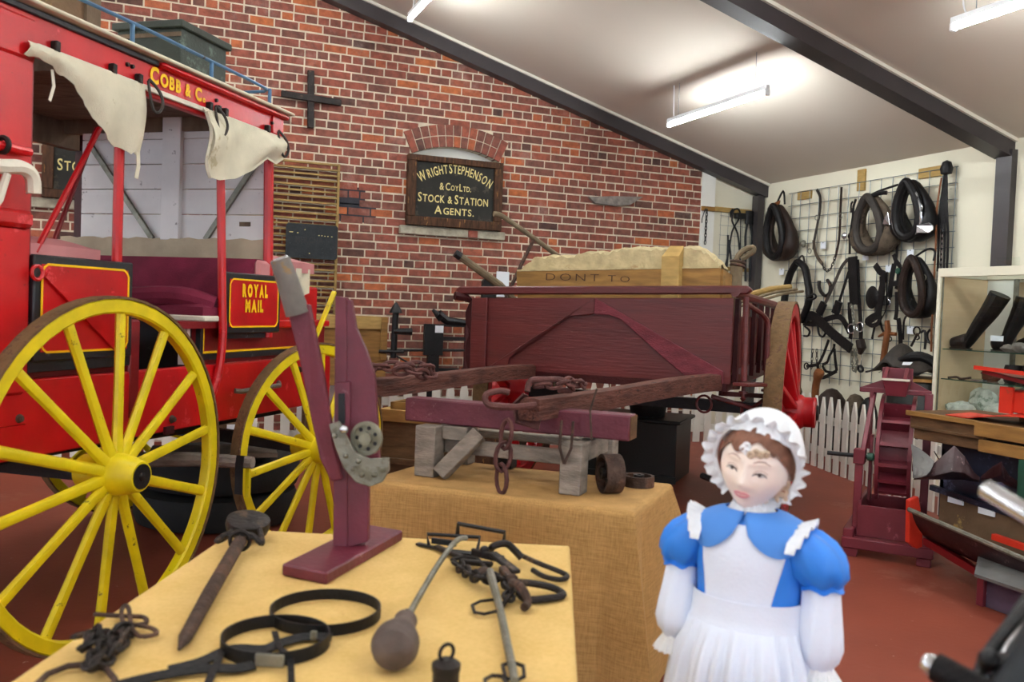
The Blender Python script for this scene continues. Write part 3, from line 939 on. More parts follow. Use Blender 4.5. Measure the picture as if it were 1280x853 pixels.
t = thing('slat_rack', 'tall rack of thin tan slats leaning on the bricks behind the coach', 'rack', (1.15, YB - 0.08, 1.25))
for x in (0.50, 1.742):
    MB().box(WORLD, x - 0.012, x + 0.012, YB - 0.09, YB - 0.05, 1.25, 2.83).build('stile', 'slat', t)
sl = None
for k in range(28):
    z = 1.29 + k * 0.0565
    if sl is None:
        sl = MB().box(WORLD, 0.50, 1.735, YB - 0.10, YB - 0.06, z - 0.009, z + 0.009).build('slat', 'slat', t)
        z0 = z
    else:
        twin(sl, t, W[t.name] + V((0, 0, z - z0)), (0, 0, random.uniform(-0.004, 0.004)))

t = thing('black_wall_sign', 'small black painted board with worn black lettering hung on the slats', 'sign', (1.48, YB - 0.14, 1.845))
m = MB()
x0, x1, z0, z1 = 1.226, 1.740, 1.848, 2.195
m.prism([(x0 + .02, YB - 0.125, z0), (x1 - .02, YB - 0.125, z0), (x1, YB - 0.125, z0 + .02), (x1, YB - 0.125, z1 - .02), (x1 - .02, YB - 0.125, z1), (x0 + .02, YB - 0.125, z1), (x0, YB - 0.125, z1 - .02), (x0, YB - 0.125, z0 + .02)], (0, -0.02, 0))
m.build('board', 'slate_black', t, smooth=False)
m = MB()
lettering(m, [('MERCHA', .06)], (1.46, YB - 0.146, 2.005), ex, ey, en, 0.28, 0.1, 0.01)
m.build('lettering', 'dim_letter', t, smooth=False)
m = MB()
for x, z, w in ((1.275, 2.105, .035), (1.34, 2.10, .012), (1.41, 2.135, .01), (1.55, 2.085, .012), (1.58, 2.085, .012), (1.61, 2.082, .012), (1.64, 2.082, .012), (1.68, 2.08, .012), (1.46, 1.90, .012)):
    m.box(WORLD, x - w / 2, x + w / 2, YB - 0.148, YB - 0.146, z - 0.004, z + 0.004)
m.build('paint_fleck', 'gold', t, smooth=False)['kind'] = 'stuff'

tag(MB().box(WORLD, 3.53, 3.68, YB - 0.03, YB - 0.022, 1.55, 1.83).build('notice_card', 'paper'), 'white notice card on the bricks behind the cart handles', 'card')

# ------------------------------------------------------------------ picket fences
def picket_run(name, label, p, q, n):
    p, q = V(p), V(q)
    d = (q - p).normalized()
    s = V((-d.y, d.x, 0))
    t = thing(name, label, 'fence', (p + q) / 2)
    for z in (0.16, 0.47):
        MB().bar(p + V((0, 0, z)) + s * 0.02, q + V((0, 0, z)) + s * 0.02, 0.025, 0.07).build('rail', 'picket', t)
    first = None
    for k in range(n):
        c = p + (q - p) * ((k + 0.5) / n)
        if first is None:
            w, h = 0.042, 0.70
            m = MB()
            m.prism([c - d * w, c + d * w, c + d * w + V((0, 0, h - 0.13)), c + d * 0.008 + V((0, 0, h)), c - d * 0.008 + V((0, 0, h)), c - d * w + V((0, 0, h - 0.13))], -s * 0.018)
            first = m.build('picket', 'picket', t, smooth=False)
            c0 = c
        else:
            twin(first, t, W[t.name] + (c - c0) + V((0, 0, random.uniform(-0.012, 0.006))))
    return t
picket_run('picket_fence', 'white picket fence running along the brick wall behind the cart', (-0.8, 8.45, 0.0), (6.25, 8.45, 0.0), 48)
picket_run('picket_fence', 'white picket fence running beside the harness wall behind the mill', (6.45, 8.36, 0.0), (5.45, 4.75, 0.0), 25)


# ------------------------------------------------------------------ the mail coach
K = Fr((-0.267, 3.64), 37.73)
coach = thing('mail_coach', 'old red mail coach with yellow wheels, torn canvas blinds and maroon seats', 'coach', K(-0.9, 0.9, 0))
def kbox(name, mat, a0, a1, b0, b1, z0, z1, bevel=0.0, parent=None):
    return MB().box(K, a0, a1, b0, b1, z0, z1).build(name, mat, parent or coach, bevel=bevel)

# body boards
kbox('sill_board', 'red', -0.245, -0.20, -0.95, 2.45, 0.775, 1.072, 0.006)
kbox('upper_board', 'red_dark', -0.275, -0.25, -0.95, 0.55, 1.072, 1.285)
kbox('upper_board', 'red_dark', -0.275, -0.25, 1.10, 2.45, 1.072, 1.285)
kbox('body_rail', 'black_paint', -0.252, -0.225, -0.05, 0.55, 1.095, 1.125)
kbox('body_rail', 'black_paint', -0.252, -0.225, 1.10, 2.42, 1.095, 1.125)
kbox('body_rail', 'black_paint', -0.252, -0.225, 1.10, 1.125, 1.125, 1.27)
kbox('pinstripe', 'yellow_line', -0.252, -0.228, -0.05, 0.55, 1.128, 1.137)
kbox('pinstripe', 'yellow_line', -0.252, -0.228, 1.125, 2.42, 1.128, 1.138)
kbox('pinstripe', 'yellow_line', -0.252, -0.228, 1.128, 1.138, 1.138, 1.26)
kbox('inner_rail', 'white_board', -0.30, -0.25, 1.03, 1.055, 1.075, 1.27)
kbox('coach_floor', 'roof_wood', -1.65, -0.245, -0.95, 2.45, 0.80, 0.84)
kbox('far_side_board', 'red_dark', -1.68, -1.64, -0.95, 2.45, 0.775, 1.25)
kbox('rear_board', 'red', -1.65, -0.245, -0.95, -0.91, 0.775, 1.6)
kbox('step_board', 'red_dark', -0.32, -0.20, 0.90, 1.22, 1.255, 1.29)
kbox('notch_plate', 'maroon_dark', -0.20, -0.185, 0.80, 0.86, 0.765, 0.80)
for s, z in ((-0.04, 0.93), (0.86, 0.83), (2.05, 1.0)):
    MB().lathe([(0.0, 0.02), (0.012, 0.018), (0.02, 0.0)], K(-0.20, s, z), K.a, 12).build('bolt', 'rust', coach)
MB().tube([K(-0.17, 1.33, 0.93), K(-0.15, 1.36, 0.925), K(-0.15, 1.74, 0.93), K(-0.19, 1.80, 0.94)], 0.014, 8).build('grab_iron', 'steel', coach)

# painted side panels with notched yellow lining
def lined_panel(name, s0, s1, z0, z1, tilt=0.0):
    p = MB().box(K, -0.205, -0.178, s0, s1, z0, z1).build(name, 'black_paint', coach, bevel=0.006)
    i = 0.035
    MB().box(K, -0.18, -0.175, s0 + i, s1 - i, z0 + i, z1 - i).build('red_field', 'red', p)
    m = MB()
    n, w = 0.028, 0.009
    a, b, c, d = s0 + i, s1 - i, z0 + i, z1 - i
    loop = [(a + n, c), (b - n, c), (b - n * .4, c + n * .4), (b, c + n), (b, d - n), (b - n * .4, d - n * .4), (b - n, d), (a + n, d), (a + n * .4, d - n * .4), (a, d - n), (a, c + n), (a + n * .4, c + n * .4)]
    m.strap([K(-0.174, s, z) for s, z in loop], w, 0.003, K.a, closed=True)
    m.build('pinstripe', 'yellow_line', p, smooth=False)
    return p
rp = lined_panel('rear_door_panel', 0.0, 0.545, 1.14, 1.545)
MB().bar(K(-0.168, 0.05, 1.475), K(-0.168, 0.47, 1.16), 0.035, 0.012, K.a).build('brace_bar', 'red', rp)
MB().torus(K(-0.155, -0.01, 1.475), K.a, 0.026, 0.007, 18, 6).build('ring', 'red', rp)
mp = lined_panel('mail_panel', 1.235, 1.775, 1.228, 1.545)
m = MB()
lettering(m, [('ROYAL', .060)], K(-0.174, 1.505, 1.425), K.b, (0, 0, 1), K.a, 0.255, 0.14, 0.075, t=0.003)
m.build('lettering', 'yellow_line', mp, smooth=False)
m = MB()
lettering(m, [('MAIL', .058)], K(-0.174, 1.50, 1.345), K.b, (0, 0, 1), K.a, 0.185, 0.14, 0.075, t=0.003)
m.build('lettering', 'yellow_line', mp, smooth=False)
kbox('black_rail', 'black_paint', -0.235, -0.20, 0.0, 0.56, 1.10, 1.14)
kbox('black_rail', 'black_paint', -0.235, -0.20, 1.26, 1.66, 1.20, 1.228)

# posts
kbox('corner_pillar', 'red', -0.26, -0.195, -0.62, 0.0, 0.9, 2.30, 0.008)
kbox('corner_pillar_foot', 'red', -0.20, -0.175, -0.62, -0.03, 1.02, 1.64, 0.012)
kbox('pillar_moulding', 'red', -0.20, -0.155, -0.62, -0.02, 1.635, 1.70, 0.015)
kbox('pillar_return', 'red_dark', -0.30, -0.205, -0.02, 0.012, 1.3, 2.30, 0.004)
MB().tube([K(-0.21, 0.478, 1.53), K(-0.215, 0.485, 2.32)], 0.021, 10).build('post', 'red', coach)
MB().tube(smooth_path([K(-0.19, 1.14, 0.90), K(-0.18, 1.19, 1.02), K(-0.175, 1.215, 1.2), K(-0.18, 1.21, 1.4), K(-0.21, 1.195, 2.32)], 4), 0.021, 10).build('post', 'red', coach)
MB().tube([K(-0.21, 1.70, 1.2), K(-0.215, 1.665, 2.32)], 0.027, 10).build('post', 'red', coach)
kbox('door_pillar', 'red_dark', -0.255, -0.195, 0.555, 0.625, 0.86, 1.30, 0.01)
MB().tube([K(-0.34, 0.51, 2.12), K(-0.34, 0.17, 1.56)], 0.012, 8).build('brace_rod', 'red', coach)
MB().tube([K(-0.9, 1.14, 2.26), K(-0.9, 0.85, 1.62)], 0.012, 8).build('brace_rod', 'red_dark', coach)
kbox('far_post', 'maroon_dark', -1.66, -1.58, 1.84, 1.92, 1.0, 2.42)
kbox('far_post', 'red_dark', -1.66, -1.60, -0.3, -0.24, 1.0, 2.42)
# pipe clamp and pale lever on the pillar
MB().tube([K(-0.17, -0.62, 1.915), K(-0.17, -0.04, 1.915)], 0.017, 8).build('clamp_rod', 'red', coach)
MB().torus(K(-0.17, -0.16, 1.92), K.b, 0.026, 0.010, 14, 6).build('clamp', 'iron', coach)
MB().tube(smooth_path([K(-0.12, -0.62, 1.80), K(-0.12, -0.25, 1.83), K(-0.12, -0.13, 1.845), K(-0.12, -0.08, 1.82), K(-0.12, -0.07, 1.76)], 4), 0.026, 8).build('lever_handle', 'cream_rail', coach)
MB().tube([K(-0.11, -0.20, 1.81), K(-0.11, -0.23, 1.72), K(-0.11, -0.32, 1.6)], 0.014, 8).build('lever_handle', 'cream_rail', coach)

# roof
kbox('roof_beam', 'red', -0.24, -0.20, -0.66, 1.775, 2.285, 2.43, 0.006)
kbox('beam_end_block', 'red', -0.21, -0.19, 1.66, 1.775, 2.33, 2.43, 0.004)
kbox('corner_cap', 'red', -0.25, -0.185, -0.66, 0.0, 2.255, 2.41, 0.01)
kbox('cornice', 'red', -0.22, -0.165, 0.70, 1.80, 2.425, 2.452, 0.01)
kbox('cornice', 'black_paint', -0.23, -0.19, -0.66, 0.70, 2.428, 2.452, 0.004)
kbox('roof_edge', 'canvas', -1.78, -0.15, -0.70, 1.83, 2.456, 2.472, 0.005)
kbox('far_roof_beam', 'roof_wood', -1.68, -1.62, -0.66, 1.83, 2.28, 2.44)
kbox('cross_beam', 'roof_wood', -1.66, -0.24, 1.70, 1.76, 2.36, 2.452)
kbox('cross_beam', 'roof_wood', -1.66, -0.24, 0.45, 0.50, 2.36, 2.43)
first = None
for k in range(9):
    b0 = -0.62 + k * 0.255
    if first is None:
        first = kbox('roof_plank', 'roof_wood', -1.62, -0.25, b0, b0 + 0.245, 2.432, 2.452)
    else:
        twin(first, coach, W[coach.name] + K.b * (k * 0.255))
kbox('blind_rail', 'cream_rail', -0.196, -0.178, 0.0, 1.74, 2.302, 2.325, 0.003)
m = MB()
lettering(m, [('C', .068), ('OBB', .055)], K(-0.198, 0.757, 2.352), K.b, (0, 0, 1), K.a, 0.225, 0.12, 0.045, t=0.003)
m.build('lettering', 'yellow_line', coach, smooth=False)
m = MB()
lettering(m, [('&', .055)], K(-0.198, 0.918, 2.352), K.b, (0, 0, 1), K.a, 0.05, 0.10, 0.04, t=0.003)
m.build('lettering', 'yellow_line', coach, smooth=False)
m = MB()
lettering(m, [('C', .058), ('o', .03)], K(-0.198, 1.012, 2.352), K.b, (0, 0, 1), K.a, 0.085, 0.12, 0.045, t=0.003)
m.build('lettering', 'yellow_line', coach, smooth=False)
for s in (0.09, 0.40, 0.56, 1.07, 1.14, 1.20, 1.60):
    MB().box(K, -0.2, -0.17, s - 0.013, s + 0.013, 2.318, 2.36).build('blind_cleat', 'iron', coach, bevel=0.004)
for s in (0.50, 0.53, 1.14, 1.66):
    MB().lathe([(0.010, 0), (0.008, 0.012)], K(-0.2, s, 2.385), K.a, 10).build('bolt', 'iron', coach)
# blue luggage rail round the roof
MB().tube(smooth_path([K(-0.2, -0.4, 2.555), K(-0.2, 0.5, 2.57), K(-0.2, 1.1, 2.565), K(-0.2, 1.45, 2.562), K(-0.21, 1.62, 2.56)], 4) + [K(-0.24, 1.645, 2.555), K(-1.6, 1.645, 2.555)], 0.009, 8).build('luggage_rail', 'blue', coach)
for s in (-0.1, 0.53, 1.10, 1.635):
    MB().tube([K(-0.2, s, 2.47), K(-0.2, s, 2.565)], 0.010, 8).build('rail_post', 'blue', coach)
MB().tube([K(-1.6, 1.645, 2.555), K(-1.6, -0.4, 2.555)], 0.009, 8).build('luggage_rail', 'blue', coach)

# canvas blinds
def blind(s_list, top, bots, folds, bulge):
    rows = []
    nv = 8
    for j in range(nv + 1):
        v = j / nv
        rows.append([K(-0.172 + bulge * math.sin(PI * v) + 0.012 * v * math.sin(s * folds + 1.3 * v) + random.uniform(-.002, .002), s + 0.012 * v * math.sin(s * 31), top(s) + (b - top(s)) * v) for s, b in zip(s_list, bots)])
    return MB().sheet(rows, 0.003, K.a)
def interp(xs, ys, x):
    for i in range(len(xs) - 1):
        if x <= xs[i + 1]:
            return ys[i] + (ys[i + 1] - ys[i]) * max(0, (x - xs[i])) / (xs[i + 1] - xs[i])
    return ys[-1]
ss = [-0.055 + 0.63 * k / 42 for k in range(43)]
bx, bz = [-0.06, 0.03, 0.107, 0.17, 0.226, 0.303, 0.384, 0.47, 0.54, 0.60], [2.268, 2.262, 2.24, 2.208, 2.15, 2.09, 2.03, 2.008, 2.01, 2.02]
blind(ss, lambda s: 2.318, [interp(bx, bz, s) + random.uniform(-.006, .006) for s in ss], 38, 0.02).build('canvas_blind', 'canvas', coach)
MB().strap([K(-0.15, 0.52, 2.02), K(-0.15, 0.525, 1.96), K(-0.152, 0.515, 1.905)], 0.022, 0.003, K.a).build('blind_strap', 'canvas', coach)
MB().strap([K(-0.19, 0.08, 2.25), K(-0.19, 0.09, 2.19), K(-0.19, 0.07, 2.13)], 0.014, 0.003, K.a).build('blind_strap', 'cream_rail', coach)
ss = [1.0 + 0.70 * k / 46 for k in range(47)]
rows = []
nv = 14
for j in range(nv + 1):
    v = j / nv
    r = []
    for s in ss:
        bot = interp([0.98, 1.03, 1.10, 1.24, 1.40, 1.53, 1.62, 1.71], [2.03, 1.99, 1.985, 2.015, 2.085, 2.165, 2.15, 2.20], s)
        z = 2.318 + (bot - 2.318) * v
        drape = 0.055 * math.sin(PI * min(1, v * 1.08)) * (0.5 + 0.5 * math.sin(11 * (s - 1.0) + 3.0 * v)) + 0.03 * v
        r.append(K(-0.172 + drape, s + 0.02 * math.sin(6 * v) * (1.35 - s), z))
    rows.append(r)
MB().sheet(rows, 0.003, K.a).build('canvas_blind', 'canvas', coach)
MB().tube(smooth_path([K(-0.15, 1.0, 2.30), K(-0.14, 1.035, 2.2), K(-0.14, 1.0, 2.06), K(-0.14, 1.03, 1.99)], 4), 0.014, 6).build('blind_hem', 'canvas', coach)
for s in (0.585, 1.075, 1.66):
    MB().tube(smooth_path([K(-0.155, s, 2.345), K(-0.125, s + 0.03, 2.30), K(-0.115, s + 0.045, 2.25), K(-0.115, s + 0.02, 2.205), K(-0.12, s - 0.01, 2.21), K(-0.14, s - 0.01, 2.28), K(-0.155, s - 0.002, 2.335)], 4), 0.007, 6).build('strap_loop', 'leather_grey', coach)

# inside: front partition of planks, cloth, seats
zs = [1.735, 1.885, 2.03, 2.175, 2.32, 2.46]
for k in range(5):
    kbox('plank', 'white_board', -1.50, -0.25, 1.72, 1.745, zs[k] + 0.003, zs[k + 1] - 0.003)
kbox('stud', 'white_board', -0.925, -0.80, 1.69, 1.722, 1.735, 2.45, 0.004)
MB().bar(K(-1.44, 1.705, 2.30), K(-0.985, 1.705, 1.74), 0.028, 0.02, K.b).build('brace', 'steel', coach)
MB().bar(K(-0.24, 1.705, 2.28), K(-0.63, 1.705, 1.74), 0.028, 0.02, K.b).build('brace', 'steel', coach)
kbox('knot_hole', 'roof_wood', -0.42, -0.35, 1.716, 1.722, 1.82, 1.845)
rows = [[K(-1.62 + 1.42 * i / 24, 1.69 + 0.01 * math.sin(i * 1.7 + j) - 0.02 * j / 4, 1.745 - 0.48 * j / 4 + 0.006 * math.sin(i * 2.2)) for i in range(25)] for j in range(5)]
MB().sheet(rows, 0.006, K.b).build('lining_cloth', 'cream_cloth', coach)
def cushion(name, mat, a0, a1, b0, b1, z0, z1, puff=0.03, seed=0):
    rows = []
    nu, nv = 22, 12
    m = MB()
    def pt(u, v, top):
        e = min(1, 6 * min(u, 1 - u)) ** 0.5 * min(1, 5 * min(v, 1 - v)) ** 0.5
        return K(a0 + (a1 - a0) * u, b0 + (b1 - b0) * v, (z1 - puff + puff * e + 0.012 * math.sin(9 * u + seed) * math.sin(5 * v + 2 * u) * e) if top else z0)
    top = [[pt(i / nu, j / nv, True) for i in range(nu + 1)] for j in range(nv + 1)]
    n = nu + 1
    for r in top:
        m.v += r
    for j in range(nv):
        for i in range(nu):
            m.f.append((j * n + i, j * n + i + 1, (j + 1) * n + i + 1, (j + 1) * n + i))
    base = len(m.v)
    edge = [(i, 0) for i in range(nu)] + [(nu, j) for j in range(nv)] + [(i, nv) for i in range(nu, 0, -1)] + [(0, j) for j in range(nv, 0, -1)]
    for i, j in edge:
        m.v.append(pt(i / nu, j / nv, False))
    ne = len(edge)
    for k in range(ne):
        i, j = edge[k]
        i2, j2 = edge[(k + 1) % ne]
        m.f.append((j2 * n + i2, j * n + i, base + k, base + (k + 1) % ne))
    m.f.append(tuple(base + k for k in range(ne)))
    return m.build(name, mat, coach, angle=60)
# backrest: a padded upright slab
rows = []
for j in range(9):
    v = j / 8
    rows.append([K(-1.48 + 1.26 * i / 30, 1.60 - 0.07 * math.sin(PI * min(1, max(0, v * 0.8 + 0.1))) - 0.02 * math.sin(PI * ((i / 10) % 1)) - 0.05 * (1 - v), 1.36 + 0.27 * v) for i in range(31)])
MB().sheet(rows, 0.09, K.b).build('seat_back', 'maroon_cloth', coach)
kbox('seat_back_end', 'pink', -0.235, -0.19, 1.56, 1.69, 1.46, 1.625, 0.02)
cushion('seat_cushion', 'maroon_cloth', -1.48, -0.20, 1.08, 1.60, 1.315, 1.41, 0.05, 1)
MB().tube(smooth_path([K(-0.95, 1.12, 1.36), K(-0.6, 1.08, 1.40), K(-0.36, 1.12, 1.41), K(-0.22, 1.2, 1.37)], 5), 0.05, 10).build('seat_roll', 'maroon_cloth', coach)
kbox('seat_board', 'cream_rail', -1.5, -0.185, 1.07, 1.62, 1.29, 1.318, 0.006)
kbox('seat_front', 'black_paint', -1.5, -0.3, 1.42, 1.45, 0.84, 1.29)
cushion('rear_seat_cushion', 'pink', -1.45, -0.33, 0.05, 0.52, 1.52, 1.635, 0.04, 2)
kbox('rear_seat_board', 'cream_rail', -1.46, -0.31, 0.02, 0.53, 1.49, 1.522, 0.008)
kbox('rear_seat_box', 'red_dark', -1.46, -0.36, 0.06, 0.46, 0.84, 1.49)
# driver's box
kbox('driver_box', 'red', -1.55, -0.225, 1.80, 2.30, 1.25, 1.50, 0.01)
kbox('driver_footboard', 'red', -1.6, -0.215, 1.78, 2.45, 1.255, 1.295, 0.006)
cushion('driver_cushion', 'pink', -1.5, -0.16, 1.74, 2.12, 1.575, 1.665, 0.03, 3)
rows = [[K(-0.165 + 0.012 * math.sin(i * 1.1), 1.76 + 0.30 * i / 12, 1.60 - (0.16 + 0.02 * math.sin(i * 0.9)) * j / 5) for i in range(13)] for j in range(6)]
MB().sheet(rows, 0.004, K.a).build('seat_cloth', 'canvas', coach)
MB().bar((1.055, 5.545, 1.477), (0.864, 5.298, 1.089), 0.03, 0.02).build('brake_lever', 'yellow', coach, bevel=0.004)

# wheels: each a felloe with tyre, nave and fourteen spokes of its own
def coach_wheel(c, fwd, out, r, label_rim=0.062):
    """c: centre, fwd: unit vector in the wheel plane (level), out: axle direction"""
    c, fwd, out = V(c), V(fwd), V(out)
    up = V((0, 0, 1))
    w = MB().ring(c, out, r - 0.068, r - 0.008, -0.028, 0.024, 56).build('wheel', 'yellow', coach, bevel=0.008)
    MB().ring(c, out, r - 0.010, r, -0.032, 0.028, 56).build('tyre', 'tread', w)
    nave = [(0.0, 0.10), (0.036, 0.10), (0.037, 0.15), (0.058, 0.15), (0.064, 0.14), (0.066, 0.115), (0.075, 0.10), (0.082, 0.06), (0.088, 0.03), (0.088, -0.03), (0.078, -0.06), (0.066, -0.12), (0.05, -0.13)]
    MB().lathe(nave[2:], c, out, 24).build('nave', 'yellow', w)
    MB().lathe([(0.034, 0.153), (0.05, 0.153), (0.05, 0.149), (0.034, 0.149)], c, out, 20).build('axle_cap', 'black_iron', w)
    MB().lathe([(0.0, 0.165), (0.016, 0.16), (0.02, 0.15), (0.02, 0.149)], c, out, 12, cap=False).build('axle_nut', 'iron', w)
    n = 14
    for k in range(n):
        a = 2 * PI * (k + 0.35) / n
        e = fwd * math.cos(a) + up * math.sin(a)
        m = MB()
        m.tube([c + e * 0.07 + out * 0.03, c + e * 0.16 + out * 0.024, c + e * (r * 0.6) + out * 0.012, c + e * (r - 0.05)], [0.027, 0.024, 0.022, 0.024], 8, flat=0.75, nrm=out)
        m.build('spoke', 'yellow', w)
    return w
coach_wheel(K(0, 0.21, 0.70), K.b, K.a, 0.70)
hw = math.radians(51.0)
f2 = V((math.sin(hw), math.cos(hw), 0))
coach_wheel(V((0.863, 4.979, 0.592)), f2, V((f2.y, -f2.x, 0)), 0.592)
coach_wheel(K(-1.85, 0.21, 0.70), K.b, -K.a, 0.70)
coach_wheel(V((0.863, 4.979, 0.592)) - V((f2.y, -f2.x, 0)) * 1.65, f2, -V((f2.y, -f2.x, 0)), 0.592)
MB().bar(K(-0.05, 0.21, 0.70), K(-1.8, 0.21, 0.70), 0.06, 0.07).build('axle', 'black_iron', coach)
MB().bar(V((0.863, 4.979, 0.592)) - V((f2.y, -f2.x, 0)) * 0.05, V((0.863, 4.979, 0.592)) - V((f2.y, -f2.x, 0)) * 1.6, 0.06, 0.07).build('axle', 'black_iron', coach)
MB().bar(K(-0.92, -0.3, 0.68), K(-0.92, 2.2, 0.62), 0.09, 0.09).build('perch_pole', 'brown_wood', coach)
for a in (-0.5, -1.4):
    MB().bar(K(a, -0.7, 0.74), K(a, 2.4, 0.72), 0.07, 0.06).build('chassis_beam', 'black_iron', coach)
MB().tube([K(-0.62, 1.05, 0.575), K(-0.25, 1.10, 0.60), K(0.07, 1.13, 0.605)], [0.04, 0.036, 0.03], 8).build('swingle_bar', 'grey_timber', coach)
MB().strap([K(0.02, 1.10, 0.64), K(0.02, 1.09, 0.60), K(0.02, 1.09, 0.45)], 0.04, 0.008, K.b).build('bar_strap', 'black_iron', coach)
MB().box(K, 0.03, 0.05, 1.13, 1.15, 0.43, 0.58).build('bar_strap', 'yellow', coach)

# luggage on the roof
t = thing('travelling_trunk', 'dark green travelling trunk with overhanging lid on the coach roof', 'trunk', K(-0.47, 1.18, 2.478))
MB().box(K, -0.66, -0.30, 0.99, 1.37, 2.479, 2.70).build('body', 'trunk_green', t, bevel=0.004)
MB().box(K, -0.68, -0.28, 0.97, 1.39, 2.70, 2.735).build('lid', 'trunk_green', t, bevel=0.004)
MB().box(K, -0.665, -0.295, 0.985, 0.989, 2.66, 2.68).build('batten', 'roof_wood', t)
t = thing('wooden_chest', 'brown weathered chest at the rear of the coach roof', 'chest', K(-0.5, 0.15, 2.478))
MB().box(K, -0.75, -0.30, -0.35, 0.44, 2.479, 2.86).build('body', 'box_brown', t, bevel=0.005)
MB().box(K, -0.30, -0.285, 0.36, 0.44, 2.479, 2.86).build('corner_post', 'roof_wood', t)
MB().box(K, -0.76, -0.28, -0.36, 0.45, 2.86, 2.89).build('lid', 'box_brown', t, bevel=0.005)

# under the coach
t = thing('labelled_crate', 'long brown crate with white corner cards on the floor beyond the tyres', 'crate', (0.452, 7.337, 0.0))
LC = Fr((0.452, 7.337), 8)
MB().box(LC, -0.20, 0.20, 0.0, 0.35, 0.0, 0.42).build('body', 'brown_wood', t, bevel=0.004)
for a in (-0.205, 0.125):
    MB().box(LC, a, a + 0.08, -0.004, 0.0, 0.315, 0.415).build('corner_card', 'paper', t)
for k, (dx, z0, sc) in enumerate(((0.0, 0.0, 1.0), (0.03, 0.215, 0.97))):
    c = V((0.42, 5.95, z0 + 0.105)) + V((dx, 0.02 * k, 0))
    m = MB()
    prof = [(0.30 * sc, -0.09), (0.42 * sc, -0.105), (0.485 * sc, -0.09), (0.50 * sc, -0.05), (0.50 * sc, 0.05), (0.485 * sc, 0.09), (0.42 * sc, 0.105), (0.30 * sc, 0.09), (0.28 * sc, 0.05), (0.28 * sc, -0.05), (0.30 * sc, -0.09)]
    m.lathe(prof, c, (0, 0, 1), 40, cap=False)
    t = tag(m.build('rubber_tyre', 'rubber'), ('black rubber tyre lying flat on the floor beneath another tyre', 'black rubber tyre lying on top of another under the coach')[k], 'tyre', 'tyres under the coach')
tag(MB().prism([K(-0.9, 1.6, 0.47), K(-0.3, 2.0, 0.47), K(-0.5, 2.3, 0.47), K(-1.1, 1.9, 0.47)], (0, 0, 0.025)).build('dusty_board', 'grey_timber'), 'dusty grey board resting over the tyres', 'board')


# ------------------------------------------------------------------ the tip dray
Q = Fr((3.29, 4.54), 44.5)
cart = thing('tip_dray', 'maroon horse dray with chevron front board, red spoked wheel and cracked wooden shafts', 'cart', Q(-0.85, 1.2, 0))
def qbox(name, mat, a0, a1, b0, b1, z0, z1, bevel=0.0, parent=None):
    return MB().box(Q, a0, a1, b0, b1, z0, z1).build(name, mat, parent or cart, bevel=bevel)
A0, A1 = -1.70, 0.02
zl, zr = 0.955, 0.995                                  # the board sits a touch higher at its right end
def zb(a, h):
    k = (a - A0) / (A1 - A0)
    return (zl + (zr - zl) * k) + h * (0.525 + 0.01 * k)
def front_poly(name, mat, pts, b0, t, bevel=0.004):
    """pts: (a, height share 0..1) outline in the plane of the front board"""
    return MB().prism([Q(a, b0, zb(a, h)) for a, h in pts], -Q.b * t).build(name, mat, cart, smooth=False, bevel=bevel)
front_poly('front_board', 'maroon', [(-1.66, 0), (A1, 0), (A1, 1), (-1.66, 1)], 0.03, 0.03)
front_poly('corner_batten', 'maroon', [(-1.735, 0.0), (-1.62, 0.0), (-1.62, 1.0), (-1.735, 1.0)], 0.0, 0.03)
front_poly('chevron_arm', 'maroon', [(-1.60, 0.10), (-0.86, 1.0), (-0.86, 0.80), (-1.02, 0.77), (-1.16, 0.62), (-1.36, 0.38), (-1.44, 0.22), (-1.46, 0.02), (-1.60, 0.02)], 0.0, 0.028)
front_poly('chevron_arm', 'maroon_worn', [(-0.86, 1.0), (-0.02, 0.15), (-0.02, 0.01), (-0.20, 0.01), (-0.36, 0.24), (-0.56, 0.55), (-0.68, 0.74), (-0.76, 0.79), (-0.86, 0.80)], 0.0, 0.028)
MB().prism([Q(-1.84, -0.02, 1.50), Q(0.10, -0.02, 1.555), Q(0.13, -0.02, 1.58), Q(0.10, -0.02, 1.607), Q(-1.84, -0.02, 1.555), Q(-1.87, -0.02, 1.53)], Q.b * 0.085).build('top_rail', 'maroon', cart, bevel=0.008)
# scalloped side wing seen at the left end
MB().prism([Q(-1.74, 0.02, z) + Q.a * d for z, d in ((0.97, 0), (0.97, -0.03), (1.05, -0.055), (1.15, -0.06), (1.22, -0.035), (1.25, -0.03), (1.30, -0.06), (1.38, -0.065), (1.44, -0.04), (1.46, -0.02), (1.46, 0))], Q.b * 0.05).build('side_wing', 'maroon_dark', cart, bevel=0.004)
MB().tube([Q(-1.86, -0.04, 1.49), Q(-1.80, 0.02, 1.48), Q(-1.76, 0.05, 1.45)], [0.03, 0.028, 0.015], 8).build('rail_knob', 'maroon_dark', cart)
qbox('bed', 'maroon_dark', -1.68, 0.0, 0.0, 2.6, 0.95, 1.0)
qbox('side_board', 'maroon_dark', -1.72, -1.68, 0.03, 2.6, 1.0, 1.48)
qbox('tail_board', 'maroon_dark', -1.68, 0.0, 2.56, 2.6, 1.0, 1.4)
